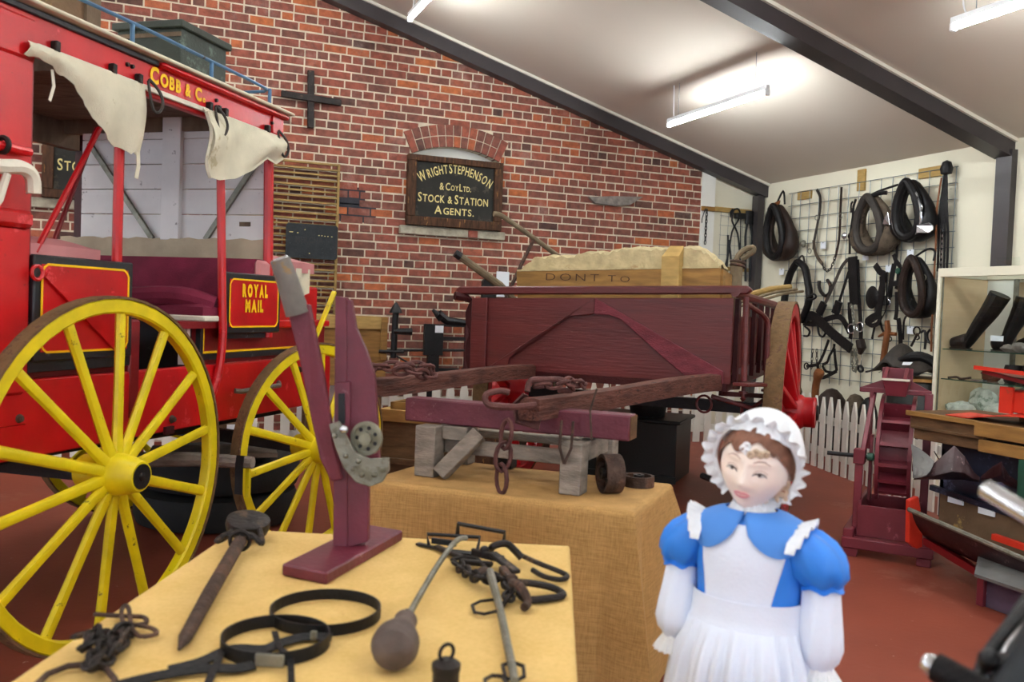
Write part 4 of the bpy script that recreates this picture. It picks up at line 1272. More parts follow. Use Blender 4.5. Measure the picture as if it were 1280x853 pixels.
# right side: rail, slats, rods
MB().tube([Q(0.03, -0.02, 1.565), Q(0.06, 0.3, 1.545), Q(0.10, 2.6, 1.51)], [0.03, 0.028, 0.03], 8).build('side_rail', 'maroon', cart)
for b in (0.12, 0.55, 0.95, 1.35, 1.75, 2.15):
    qbox('stave', 'maroon_dark', 0.01, 0.04, b, b + 0.09, 1.0, 1.53, 0.003)
qbox('side_board', 'maroon', -0.02, 0.01, 0.10, 2.6, 1.08, 1.42)
MB().tube([Q(0.09, 0.03, 1.54), Q(0.10, 0.03, 1.02)], 0.019, 8).build('side_rod', 'maroon', cart)
MB().tube(smooth_path([Q(0.08, 0.08, 1.50), Q(0.12, 0.20, 1.47), Q(0.19, 0.30, 1.40), Q(0.20, 0.30, 1.25), Q(0.20, 0.30, 1.0)], 4), 0.016, 8).build('side_rod', 'maroon', cart)
MB().bar(Q(0.09, -0.05, 1.005), Q(0.23, 0.42, 0.985), 0.10, 0.022).build('iron_step', 'maroon', cart, bevel=0.004)
for a, b in ((0.10, 0.02), (0.20, 0.30)):
    MB().lathe([(0.012, 0), (0.012, 0.03), (0.028, 0.03), (0.028, 0.045), (0.012, 0.045), (0.012, 0.07), (0.02, 0.075), (0.0, 0.10)], Q(a, b, 0.99), (0, 0, -1), 10).build('rod_nut', 'maroon', cart)
# braces and rings under the right corner
MB().bar(Q(-0.05, 0.1, 0.93), Q(0.22, 0.5, 0.90), 0.03, 0.03).build('under_brace', 'maroon_dark', cart)
MB().tube([Q(-0.12, 0.2, 0.90), Q(0.12, 0.32, 0.83), Q(0.20, 0.42, 0.90)], 0.015, 6).build('under_brace', 'maroon', cart)
MB().tube([Q(0.06, 0.3, 0.85), Q(0.06, 0.3, 0.56)], 0.012, 6).build('drop_rod', 'maroon', cart)
MB().tube([Q(0.03, 0.28, 0.56), Q(0.10, 0.32, 0.555)], 0.014, 6).build('drop_foot', 'maroon', cart)
MB().torus(Q(-0.17, 0.22, 0.845), Q.b * 0.8 + Q.a * 0.3, 0.055, 0.008, 20, 6).build('tie_ring', 'maroon', cart)

def dray_wheel(c, out, r=0.77):
    c, out = V(c), V(out)
    up = V((0, 0, 1))
    fwd = Q.b
    w = MB().ring(c, out, r - 0.10, r - 0.012, -0.055, 0.05, 56).build('wheel', 'wheel_red', cart, bevel=0.006)
    MB().ring(c, out, r - 0.014, r, -0.06, 0.055, 56).build('tyre', 'tread', w)
    MB().lathe([(0.06, -0.14), (0.10, -0.12), (0.115, -0.05), (0.12, 0.02), (0.125, 0.05), (0.12, 0.12), (0.105, 0.14), (0.105, 0.19), (0.11, 0.20), (0.105, 0.215), (0.08, 0.22)], c, out, 24).build('nave', 'wheel_red', w)
    MB().lathe([(0.05, 0.20), (0.055, 0.225), (0.045, 0.235), (0.0, 0.235)], c, out, 16, cap=False).build('axle_cap', 'black_iron', w)
    for k in range(12):
        a = 2 * PI * (k + 0.3) / 12
        e = fwd * math.cos(a) + up * math.sin(a)
        m = MB()
        m.bar(c + e * 0.10 + out * 0.06, c + e * (r - 0.09) + out * 0.0, 0.085, 0.04, fwd * -math.sin(a) + up * math.cos(a), 0.05, 0.035)
        m.build('spoke', 'wheel_red', w, bevel=0.006)
    return w
dray_wheel(Q(0.26, 0.95, 0.77), Q.a)
dray_wheel(Q(-1.80, 1.02, 0.77), -Q.a, 0.72)
MB().bar(Q(0.24, 0.95, 0.77), Q(-1.78, 0.99, 0.77), 0.08, 0.08).build('axle', 'black_iron', cart)

def shaft(p, q, w0, w1, seed):
    p, q = V(p), V(q)
    random.seed(seed)
    d = q - p
    m = MB()
    n = 18
    sd = Q.a
    base = len(m.v)
    k = 16
    jit = [random.uniform(0.86, 1.06) for _ in range(k)]
    for i in range(n + 1):
        t = i / n
        c = p + d * t + V((0, 0, 0.012 * math.sin(t * 5)))
        for j in range(k):
            a = 2 * PI * j / k
            sq = 1 / max(abs(math.cos(a)), abs(math.sin(a))) ** 0.75
            rr = (w0 + (w1 - w0) * t) / 2 * sq * jit[j] * random.uniform(0.985, 1.015)
            m.v.append(c + sd * math.cos(a) * rr + V((0, 0, 1)) * math.sin(a) * rr)
    for i in range(n):
        for j in range(k):
            m.f.append((base + i * k + j, base + i * k + (j + 1) % k, base + (i + 1) * k + (j + 1) % k, base + (i + 1) * k + j))
    m.f.append(tuple(base + j for j in reversed(range(k))))
    m.f.append(tuple(base + n * k + j for j in range(k)))
    return m.build('shaft', 'shaft_wood', cart, angle=25)
s1 = shaft(Q(-1.335, 0.45, 0.975), Q(-1.125, -2.42, 1.068), 0.10, 0.085, 3)
s2 = shaft(Q(-0.03, 0.45, 0.985), Q(-0.335, -2.50, 1.048), 0.11, 0.085, 5)
random.seed(21)
def links(name, pts, L, w, r, mat='chain_rust', parent=None, nrm=(0, 0, 1), turn=True):
    lst = []
    chain_links(lst, pts, L, w, r, nrm, 12, turn)
    par = parent or cart
    host = None
    for mb in lst:
        mb.build(name, mat, par)
# chain coiled on the far shaft, hanging chain and hook irons on the near one
c = Q(-1.12, -2.30, 1.13)
links('link', smooth_path([c + V((-.05, -.02, -.06)), c + V((-.03, .02, 0.0)), c + V((.04, .0, .012)), c + V((.14, -.03, .02)), c + V((.22, -.02, .015)), c + V((.27, .02, .0)), c + V((.25, .0, -.03)), c + V((.16, -.05, .0)), c + V((.08, -.06, .0))], 4), 0.052, 0.042, 0.0085, parent=s1)
links('link', [Q(-1.15, -2.46, 1.06), Q(-1.145, -2.47, 0.97), Q(-1.15, -2.46, 0.90), Q(-1.14, -2.47, 0.83)], 0.062, 0.05, 0.008, parent=s1, nrm=Q.b, turn=False)
MB().torus(Q(-1.135, -2.47, 0.80), Q.b + Q.a * 0.3, 0.045, 0.009, 20, 6).build('end_ring', 'chain_rust', s1)
MB().tube(smooth_path([Q(-.30, -2.52, 1.06), Q(-.38, -2.58, 1.05), Q(-.455, -2.60, 1.055), Q(-.47, -2.59, 1.09), Q(-.43, -2.56, 1.105), Q(-.40, -2.54, 1.10)], 4), 0.012, 8).build('hook', 'chain_rust', s2)
MB().tube(smooth_path([Q(-.36, -2.46, 1.10), Q(-.355, -2.44, 1.14), Q(-.31, -2.40, 1.145), Q(-.27, -2.32, 1.14), Q(-.25, -2.25, 1.10), Q(-.29, -2.30, 1.10)], 4), 0.012, 8).build('staple_iron', 'chain_rust', s2)
links('link', smooth_path([Q(-.34, -2.42, 1.12), Q(-.27, -2.36, 1.13), Q(-.25, -2.28, 1.135), Q(-.22, -2.2, 1.12), Q(-.26, -2.15, 1.11)], 3), 0.045, 0.035, 0.007, parent=s2)
MB().strap([Q(-.36, -2.47, 1.09), Q(-.40, -2.48, 1.05), Q(-.385, -2.48, 0.99), Q(-.30, -2.47, 0.985)], 0.05, 0.008, Q.a).build('ferrule', 'chain_rust', s2)
links('link', [Q(-.405, -2.53, 0.985), Q(-.415, -2.535, 0.93), Q(-.41, -2.53, 0.87), Q(-.425, -2.535, 0.80), Q(-.42, -2.53, 0.735)], 0.066, 0.056, 0.0085, parent=s2, nrm=Q.b, turn=False)
for a in (-0.23, -0.185):
    MB().tube([Q(a, -2.43, 1.0), Q(a, -2.44, 0.90), Q(-0.21, -2.44, 0.84)], 0.006, 6).build('tie_wire', 'rust', s2)
MB().tube([Q(-0.12, -2.36, 1.12), Q(-0.13, -2.40, 1.04), Q(-0.12, -2.40, 0.93)], 0.004, 6).build('tie_wire', 'rust', s2)

# ------------------------------------------------------------------ loads in the dray
t = thing('plaster_block', 'rough cream plaster block in a pencilled wooden trough in the dray', 'block', Q(-0.8, 0.42, 1.38))
MB().prism([Q(-1.49, 0.24, 1.38), Q(-0.09, 0.24, 1.38), Q(-0.105, 0.24, 1.725), Q(-1.515, 0.24, 1.678)], -Q.b * 0.02).build('trough_side', 'pine', t, smooth=False, bevel=0.003)
MB().prism([Q(-0.10, 0.24, 1.38), Q(-0.10, 0.62, 1.38), Q(-0.11, 0.62, 1.70), Q(-0.11, 0.24, 1.72)], Q.a * 0.02).build('trough_end', 'pine', t, smooth=False)
prof = [(-1.49, 1.70), (-1.43, 1.755), (-1.39, 1.79), (-1.33, 1.795), (-1.28, 1.805), (-1.15, 1.80), (-1.08, 1.815), (-1.0, 1.835), (-0.93, 1.84), (-0.88, 1.825), (-0.80, 1.855), (-0.70, 1.868), (-0.6, 1.87), (-0.5, 1.865), (-0.42, 1.86), (-0.35, 1.875), (-0.28, 1.875), (-0.22, 1.845), (-0.17, 1.81), (-0.14, 1.78), (-0.115, 1.745)]
rows = []
for j in range(7):
    v = j / 6
    rows.append([Q(a, 0.245 + 0.36 * v, 1.66 + (z - 1.66) * (1 - 0.25 * (2 * v - 1) ** 2 * 0.5) + random.uniform(-.012, .012)) for a, z in [(prof[i // 3][0] + (prof[min(i // 3 + 1, 20)][0] - prof[i // 3][0]) * (i % 3) / 3, prof[i // 3][1] + (prof[min(i // 3 + 1, 20)][1] - prof[i // 3][1]) * (i % 3) / 3) for i in range(61)]])
m = MB()
nu = 61
top = rows
m.v += [p for r in top for p in r]
for j in range(6):
    for i in range(nu - 1):
        m.f.append((j * nu + i, j * nu + i + 1, (j + 1) * nu + i + 1, (j + 1) * nu + i))
b0 = len(m.v)
for i in range(nu):
    p = top[0][i]
    m.v.append(V((p.x, p.y, 1.62)) + Q.b * 0.0)
for i in range(nu - 1):
    m.f.append((i + 1, i, b0 + i, b0 + i + 1))
b1 = len(m.v)
for i in range(nu):
    m.v.append(V((top[6][i].x, top[6][i].y, 1.62)))
for i in range(nu - 1):
    m.f.append((6 * nu + i, 6 * nu + i + 1, b1 + i + 1, b1 + i))
m.build('plaster', 'foam', t, angle=25)
MB().bar(Q(-1.51, 0.232, 1.684), Q(-0.105, 0.232, 1.731), 0.03, 0.012).build('plaster_edge', 'foam', t)
MB().hexa([Q(-0.47, 0.16, 1.45), Q(-0.355, 0.16, 1.45), Q(-0.345, 0.22, 1.45), Q(-0.46, 0.22, 1.45), Q(-0.475, 0.16, 1.79), Q(-0.36, 0.16, 1.795), Q(-0.35, 0.24, 1.865), Q(-0.44, 0.24, 1.865)]).build('upright_stub', 'pine_side', t, smooth=False)
m = MB()
lettering(m, [('D', .05), ('ONT', .05), (' ', .05), ('T', .045), ('O', .04)], Q(-0.98, 0.217, 1.62), Q.a, (0, 0, 1), -Q.b, 0.62, 0.3, -0.012, t=0.002)
m.build('pencil_writing', 'frame_wood', t, smooth=False)

def pole(name, label, pts, rs, mat, cat='handle', n=10, extra=None, group=None):
    t = tag(MB().tube(smooth_path(pts, 4), [interp(list(range(len(rs))), rs, i / 4) for i in range(4 * (len(pts) - 1) + 1)], n).build(name, mat), label, cat, group)
    return t
t = thing('walking_plough', 'old plough with a curved grey handle and a black-tipped straight handle behind the dray', 'plough', (3.4, 7.75, 0))
def yp(x, z, y=7.6):
    return V((x, y, z))
MB().tube([yp(2.565, 1.873), yp(2.963, 1.629), yp(3.3, 1.35, 7.66), yp(3.5, 0.45, 7.75)], [0.034, 0.037, 0.038, 0.04], 10).build('straight_handle', 'handle_wood', t)
MB().tube([yp(2.520, 1.900), yp(2.57, 1.870)], [0.035, 0.039], 10).build('handle_cap', 'black_iron', t)
MB().tube(smooth_path([yp(2.872, 2.278), yp(2.94, 2.272), yp(3.04, 2.22), yp(3.221, 2.12), yp(3.44, 1.99), yp(3.62, 1.86, 7.62), yp(3.72, 1.5, 7.66), yp(3.66, 0.9, 7.72), yp(3.55, 0.4, 7.76)], 4), 0.024, 10).build('curved_handle', 'handle_wood', t)
MB().tube([yp(3.288, 2.085), yp(3.18, 1.86), yp(3.081, 1.64), yp(3.0, 1.46)], 0.018, 8).build('stay_rod', 'rust', t)
MB().prism([yp(2.80, 1.40), yp(2.93, 1.40), yp(2.93, 1.66), yp(2.86, 1.73), yp(2.80, 1.66)], (0, 0.06, 0)).build('iron_bracket', 'black_iron', t, smooth=False)
MB().bar(yp(3.55, 0.42, 7.76), yp(2.6, 0.30, 7.9), 0.08, 0.10).build('beam', 'rust', t)
MB().bar(yp(2.86, 1.42, 7.63), yp(2.9, 0.36, 7.86), 0.05, 0.05).build('support', 'rust', t)
MB().prism([yp(3.2, 0.0, 7.8), yp(3.62, 0.0, 7.8), yp(3.6, 0.42, 7.76), yp(3.45, 0.38, 7.78)], (0, 0.05, 0)).build('share', 'rust', t, smooth=False)
MB().prism([yp(2.6, 0.0, 7.88), yp(2.72, 0.0, 7.88), yp(2.70, 0.28, 7.88), yp(2.62, 0.28, 7.88)], (0, 0.05, 0)).build('foot', 'rust', t, smooth=False)
t = thing('hooked_post', 'grey timber post with a hooked iron top standing in the dray', 'post', Q(-0.085, 0.72, 1.0))
MB().tube(smooth_path([Q(-0.085, 0.72, 1.001), Q(-0.09, 0.72, 1.5), Q(-0.08, 0.72, 1.68), Q(-0.07, 0.72, 1.805)], 3), [0.05] * 6 + [0.044, 0.042, 0.045, 0.05][:4], 10).build('shaft', 'handle_wood', t)
MB().tube(smooth_path([Q(-0.085, 0.72, 1.795), Q(-0.065, 0.72, 1.845), Q(-0.02, 0.72, 1.885), Q(0.025, 0.72, 1.895), Q(0.03, 0.72, 1.872), Q(0.0, 0.72, 1.847), Q(-0.045, 0.72, 1.815)], 4), 0.02, 8).build('hook', 'handle_wood', t)
for z in (1.77, 1.795):
    MB().torus(Q(-0.07, 0.72, z), (0.2, 0, 1), 0.047, 0.010, 16, 6).build('binding', 'rust', t)
for k, (da, dz) in enumerate(((0, 0), (0.06, -0.02), (0.11, -0.035))):
    tag(MB().tube([Q(-0.62 + da, 0.7, 1.37 + dz), Q(0.0 + da, 2.1, 1.66 + dz), Q(0.12 + da, 2.55, 1.70 + dz)], [0.025 if k == 0 else 0.012] * 3, 8).build('timber_pole', ('pine_side', 'handle_wood', 'handle_wood')[k]),
        ('pale thick timber pole resting over the dray side rail', 'thin grey rod lying under the pale pole in the dray', 'lowest thin grey rod beside the dray side rail')[k], 'pole')
# ------------------------------------------------------------------ beneath the dray
t = thing('dark_chest', 'black-green timber chest on the floor beneath the dray', 'chest', Q(-1.0, 2.1, 0))
MB().box(Q, -1.45, -0.66, 1.80, 2.42, 0.001, 0.50).build('body', 'trunk_black', t, bevel=0.006)
MB().box(Q, -1.48, -0.63, 1.77, 2.45, 0.50, 0.53).build('lid', 'trunk_black', t, bevel=0.008)
MB().box(Q, -1.46, -0.65, 1.785, 1.80, 0.001, 0.06).build('plinth', 'trunk_black', t)
m = MB().lathe([(0.15, 0), (0.19, 0.26), (0.20, 0.27), (0.19, 0.28), (0.17, 0.27), (0.14, 0.02), (0.0, 0.02)], Q(-0.98, 2.08, 0.531), (0, 0, 1), 28)
tag(m.build('black_tub', 'black_iron'), 'black metal tub standing on the dark chest', 'tub')
tag(MB().tube([(3.132, 4.522, 0.439), (3.134, 4.305, 0.428)], 0.02, 8).build('iron_pipe', 'black_iron'), 'black iron pipe lying on the floor near the dark chest', 'pipe')


# ------------------------------------------------------------------ tables under cloths
def draped_cloth(name, label, mat, F, a0, a1, b0, b1, ztop, drop, amp, seed, rad=0.03, flare=0.0, cat='tablecloth', waves=9):
    random.seed(seed)
    ph = [random.uniform(0, 6.28) for _ in range(6)]
    n = 260
    per = []
    ca, cb = (a0 + a1) / 2, (b0 + b1) / 2
    ha, hb = (a1 - a0) / 2, (b1 - b0) / 2
    rc = 0.035
    L = 4 * (ha + hb)
    for k in range(n):
        s = L * k / n
        if s < 2 * ha: x, y, nx, ny = a0 + s, b0, 0, -1
        elif s < 2 * ha + 2 * hb: x, y, nx, ny = a1, b0 + s - 2 * ha, 1, 0
        elif s < 4 * ha + 2 * hb: x, y, nx, ny = a1 - (s - 2 * ha - 2 * hb), b1, 0, 1
        else: x, y, nx, ny = a0, b1 - (s - 4 * ha - 2 * hb), -1, 0
        # corner rounding of the outward direction
        ex, ey = (x - ca) / ha, (y - cb) / hb
        wx, wy = max(0, abs(ex) - (1 - 0.10 / ha)) * ha / 0.10, max(0, abs(ey) - (1 - 0.10 / hb)) * hb / 0.10
        dx, dy = math.copysign(wx, ex), math.copysign(wy, ey)
        l = math.hypot(dx, dy) or 1
        nx, ny = dx / l, dy / l
        corner = min(wx, wy)
        per.append((x, y, nx, ny, s, corner))
    rows = []
    for f in (0.0, 0.35, 0.7, 0.92):
        rows.append([F(ca + (x - ca) * f, cb + (y - cb) * f, ztop + 0.0015 * math.sin(7 * x + 5 * y)) for x, y, *_ in per])
    for i in range(5):
        th = PI / 2 * i / 4
        rows.append([F(x + nx * (rad * math.sin(th) - rad), y + ny * (rad * math.sin(th) - rad), ztop - rad * (1 - math.cos(th))) for x, y, nx, ny, *_ in per])
    m_ = 14
    for i in range(1, m_ + 1):
        t = i / m_
        r = []
        for x, y, nx, ny, s, cn in per:
            wv = math.sin(waves * s + ph[0]) + 0.6 * math.sin(waves * 1.9 * s + ph[1]) + 0.4 * math.sin(waves * 0.45 * s + ph[2] + 1.2 * t)
            o = amp * (t ** 0.8) * (wv * 0.5 + 0.55) + flare * t * cn * 1.5
            zz = ztop - rad - (drop - rad) * t * (1 + 0.015 * math.sin(3 * s + ph[3]) - 0.04 * cn)
            r.append(F(x + nx * o, y + ny * o, max(zz, 0.004)))
        rows.append(r)
    m = MB()
    for r in rows:
        m.v += r
    for j in range(len(rows) - 1):
        for k in range(n):
            m.f.append((j * n + k, j * n + (k + 1) % n, (j + 1) * n + (k + 1) % n, (j + 1) * n + k))
    m.f.append(tuple(reversed(range(n))))
    m.f = [tuple(reversed(f)) for f in m.f]
    return tag(m.build(name, mat, angle=70), label, cat)
def plain_table(label, F, a0, a1, b0, b1, ztop):
    t = thing('trestle_table', label, 'table', F((a0 + a1) / 2, (b0 + b1) / 2, 0))
    MB().box(F, a0 + 0.02, a1 - 0.02, b0 + 0.02, b1 - 0.02, ztop - 0.04, ztop - 0.012).build('tabletop', 'brown_wood', t)
    for a in (a0 + 0.08, a1 - 0.08):
        for b in (b0 + 0.08, b1 - 0.08):
            MB().box(F, a - 0.02, a + 0.02, b - 0.02, b + 0.02, 0.0, ztop - 0.04).build('leg', 'brown_wood', t)
plain_table('plain table hidden under the hessian cloth in front of the dray', Q, -0.99, 0.10, -2.57, -1.95, 0.72)
draped_cloth('hessian_cloth', 'golden brown hessian cloth draped to the floor under the grey trestle', 'hessian', Q, -0.99, 0.10, -2.57, -1.95, 0.72, 0.715, 0.055, 4, flare=0.12, waves=8)
T = Fr((1.14, 2.286), 25.0)
plain_table('plain table hidden under the pale yellow cloth nearest the coach wheel', T, -1.0, 0.0, -1.35, 0.03, 0.72)
draped_cloth('yellow_cloth', 'pale yellow cloth over the table of small irons and straps', 'table_cloth', T, -1.0, 0.0, -1.35, 0.03, 0.72, 0.30, 0.012, 8, rad=0.015)

# ------------------------------------------------------------------ grey trestle and the beam on it
g = thing('timber_trestle', 'low weathered grey timber trestle standing on the hessian cloth', 'trestle', Q(-0.5, -2.2, 0.721))
def gbox(name, a0, a1, b0, b1, z0, z1, mat='grey_timber'):
    return MB().box(Q, a0, a1, b0, b1, z0, z1).build(name, mat, g, bevel=0.004)
gbox('leg', -0.86, -0.77, -2.40, -2.31, 0.721, 0.925)
gbox('leg', -0.235, -0.15, -2.42, -2.33, 0.721, 0.915)
gbox('leg', -0.86, -0.78, -2.06, -1.98, 0.721, 0.925)
gbox('leg', -0.20, -0.13, -2.06, -1.98, 0.721, 0.925)
gbox('end_rail', -0.83, -0.78, -2.32, -2.06, 0.85, 0.915)
gbox('end_rail', -0.20, -0.15, -2.33, -2.06, 0.84, 0.915)
gbox('side_rail', -0.79, -0.22, -2.30, -2.25, 0.81, 0.865)
gbox('side_rail', -0.79, -0.18, -2.08, -2.03, 0.85, 0.885)
gbox('top_rail', -0.86, -0.14, -2.16, -2.10, 0.905, 0.928)
MB().bar(Q(-0.75, -2.39, 0.735), Q(-0.62, -2.30, 0.90), 0.06, 0.07, Q.b).build('brace', 'grey_timber', g, bevel=0.004)
gbox('block', -0.77, -0.66, -2.34, -2.22, 0.87, 0.925)
gbox('foot_block', -0.66, -0.58, -2.05, -1.98, 0.721, 0.80, 'black_iron')
t = thing('maroon_beam', 'long maroon painted beam lying on the grey trestle under the shafts', 'beam', Q(-0.45, -2.27, 0.928))
MB().box(Q, -0.95, 0.005, -2.33, -2.23, 0.929, 1.025).build('body', 'maroon_beam', t, bevel=0.006)
MB().box(Q, 0.005, 0.008, -2.326, -2.234, 0.933, 1.021).build('end_grain', 'brown_wood', t)

def table_wheel(name, label, c, axis, r, w, seat):
    t = thing(name, label, 'wheel', seat)
    c, axis = V(c), V(axis).normalized()
    MB().ring(c, axis, r - 0.012, r, -w / 2, w / 2, 36).build('rim', 'rust', t)
    MB().ring(c, axis, 0.018, r - 0.010, -0.004, 0.004, 30).build('web', 'iron', t)
    MB().ring(c, axis, 0.009, 0.022, -w / 2 - 0.004, w / 2 + 0.004, 20).build('hub', 'iron', t)
table_wheel('iron_truck_wheel', 'small iron wheel standing upright beside the trestle leg', (1.63, 2.954, 0.796), -Q.a * 0.81 - Q.b * 0.59, 0.074, 0.07, (1.625, 2.945, 0.722))
table_wheel('iron_truck_wheel', 'small iron wheel lying flat on the hessian cloth', (1.815, 3.055, 0.742), (0, 0, 1), 0.062, 0.042, (1.81, 3.046, 0.722))

# ------------------------------------------------------------------ maroon lever device
DV = T
base_f, base_r, base_l = V((0.406, 2.121, 0.721)), V((0.691, 2.476, 0.721)), V((0.314, 2.225, 0.721))
dv = thing('lever_device', 'maroon wooden lever stand with steel quadrant and grey-tipped arm', 'lever', (base_r + base_l) / 2)
e1 = (base_r - base_f)
e2 = (base_l - base_f)
MB().prism([base_f, base_r, base_r + e2, base_l], (0, 0, 0.03)).build('base', 'device', dv, smooth=False, bevel=0.004)
dn = V((0.378, 0.925, -0.034))
dn.z = 0
dn.normalize()
pc = (0.466, 2.358, 0.748)
MB().prism([(0.466, 2.358, 0.748), (0.502, 2.343, 0.745), (0.485, 2.375, 1.419), (0.457, 2.387, 1.422)], dn * 0.035).build('upright_edge', 'device', dv, smooth=False, bevel=0.002)
MB().prism([(0.503, 2.348, 0.746), (0.554, 2.328, 0.765), (0.552, 2.335, 0.931), (0.578, 2.325, 0.954), (0.571, 2.333, 1.083), (0.56, 2.342, 1.211), (0.539, 2.353, 1.275), (0.511, 2.367, 1.338), (0.498, 2.375, 1.413), (0.484, 2.381, 1.415)], dn * 0.03).build('upright', 'device', dv, smooth=False, bevel=0.002)
MB().prism([(0.458, 2.367, 1.191), (0.496, 2.351, 1.193), (0.499, 2.345, 1.05), (0.461, 2.36, 1.048)], dn * 0.02).build('slot_plate', 'device', dv, smooth=False)
MB().prism([(0.467, 2.356, 1.162), (0.483, 2.35, 1.163), (0.485, 2.346, 1.082), (0.469, 2.353, 1.081)], dn * 0.01).build('slot', 'black_iron', dv, smooth=False)
MB().prism([(0.326, 2.363, 1.386), (0.38, 2.341, 1.398), (0.423, 2.339, 1.211), (0.458, 2.339, 1.019), (0.481, 2.337, 0.933), (0.454, 2.348, 0.926), (0.423, 2.352, 0.986), (0.395, 2.357, 1.103), (0.362, 2.354, 1.251)], dn * 0.03).build('lever_arm', 'device', dv, smooth=False, bevel=0.004)
MB().tube([(0.305, 2.354, 1.511), (0.325, 2.355, 1.458), (0.355, 2.361, 1.372)], [0.026, 0.029, 0.032], 14).build('lever_grip', 'pipe_grey', dv)
MB().tube([(0.303, 2.354, 1.515), (0.305, 2.354, 1.51)], [0.020, 0.024], 14).build('grip_end', 'chrome', dv)
MB().prism([(0.438, 2.322, 1.084), (0.463, 2.312, 1.093), (0.484, 2.302, 1.05), (0.506, 2.292, 1.011), (0.539, 2.278, 0.998), (0.586, 2.259, 1.002), (0.588, 2.257, 0.97), (0.572, 2.262, 0.938), (0.541, 2.274, 0.924), (0.506, 2.289, 0.935), (0.476, 2.303, 0.972), (0.455, 2.313, 1.023)], dn * 0.012).build('quadrant_plate', 'steel', dv, smooth=False, bevel=0.002)
m = MB()
dc = V((0.533, 2.287, 1.049))
m.lathe([(0.0, 0.0), (0.043, 0.0), (0.045, 0.004), (0.045, 0.016), (0.036, 0.016), (0.036, 0.010), (0.018, 0.010), (0.018, 0.022), (0.0, 0.022)], dc + dn * 0.02, -dn + V((-0.4, 0, 0)), 28, cap=False)
m.build('cam_disc', 'bronze', dv)
for k in range(7):
    a = 2 * PI * k / 7
    dd, sd, uu = frame_of(-dn + V((-0.4, 0, 0)))
    MB().lathe([(0.0, 0.0), (0.0055, 0.0), (0.0055, 0.0015), (0.0, 0.0015)], dc + dn * 0.02 + dd * 0.010 + (sd * math.cos(a) + uu * math.sin(a)) * 0.028, dd, 10, cap=False).build('hole', 'black_iron', dv)
MB().ell((0.474, 2.302, 1.073), 0.012, 0.012, 0.012).build('bolt_head', 'chrome', dv)
for p in ((0.48, 2.299, 1.004), (0.498, 2.29, 0.971), (0.52, 2.281, 0.955), (0.551, 2.268, 0.957), (0.57, 2.261, 0.97), (0.452, 2.312, 1.055), (0.511, 2.286, 0.991)):
    MB().ell(p, 0.0075, 0.0075, 0.0075, 10, 6).build('bolt_head', 'steel', dv)

# ------------------------------------------------------------------ irons and straps on the yellow cloth
t = thing('wooden_stake', 'pointed wooden stake with an iron ring head lying on the yellow cloth', 'stake', (0.143, 2.11, 0.722))
tip, mid, hd = V((0.063, 1.765, 0.735)), V((0.135, 2.057, 0.745)), V((0.234, 2.448, 0.755))
MB().tube([tip, tip + (mid - tip) * 0.18, mid, hd], [0.003, 0.014, 0.017, 0.018], 10).build('shaft', 'rust', t)
cc = V((0.268, 2.588, 0.765))
MB().lathe([(0.0, -0.012), (0.056, -0.02), (0.062, 0.0), (0.060, 0.016), (0.05, 0.02), (0.0, 0.012)], cc, (0.05, -0.25, 1), 28, cap=False).build('iron_head', 'iron', t)
for s in (-1, 1):
    MB().tube(smooth_path([hd + V((0.0, 0.0, 0.02)), hd + T.a * 0.035 * s + V((0, 0.01, 0.015)), hd + T.a * 0.06 * s - T.b * 0.01, hd + T.a * 0.05 * s + T.b * 0.03, cc + T.a * 0.03 * s], 3), 0.008, 6).build('claw', 'iron', t)
MB().torus(hd + V((0, 0, 0.002)), hd - mid, 0.026, 0.006, 16, 6).build('collar', 'iron', t)

random.seed(5)
t = thing('rusty_chain', 'heap of rusty twisted chain with hooks on the yellow cloth', 'chain', (-0.057, 1.888, 0.722))
cpts = [V(p) for p in [(-0.118, 1.835, 0.74), (-0.084, 1.846, 0.74), (-0.093, 1.767, 0.74), (-0.064, 1.862, 0.74), (-0.041, 1.812, 0.74), (-0.065, 1.739, 0.74), (-0.086, 1.682, 0.74), (-0.043, 1.878, 0.74), (-0.029, 1.911, 0.74), (-0.054, 1.787, 0.74), (-0.102, 1.809, 0.74)]]
lst = []
chain_links(lst, [p + V((random.uniform(-.008, .008), random.uniform(-.008, .008), random.uniform(-.006, .018))) for p in cpts], 0.030, 0.028, 0.0052)
for mb in lst:
    mb.build('link', 'iron', t)
MB().tube(smooth_path([V(p) for p in [(-0.096, 2.012, 0.735), (-0.061, 1.993, 0.735), (-0.023, 1.977, 0.735), (0.0, 1.965, 0.735), (0.005, 1.929, 0.735), (-0.017, 1.922, 0.735), (-0.037, 1.937, 0.735), (-0.044, 2.008, 0.735), (-0.039, 2.053, 0.735), (-0.03, 2.025, 0.735), (-0.022, 1.909, 0.735), (-0.006, 1.854, 0.735), (0.024, 1.859, 0.735), (0.016, 1.893, 0.735), (-0.011, 1.92, 0.735)]], 3), 0.005, 6).build('hook', 'rust', t)
tag(MB().tube([V(p) for p in [(-0.172, 1.66, 0.732), (-0.154, 1.72, 0.732), (-0.124, 1.747, 0.732), (-0.092, 1.745, 0.732), (-0.061, 1.717, 0.732), (-0.044, 1.661, 0.732), (-0.046, 1.595, 0.732), (-0.103, 1.551, 0.732), (-0.153, 1.597, 0.732)]], 0.006, 8, closed=True).build('iron_ring', 'rust'), 'thin rusty iron ring at the end of the chain heap', 'ring')

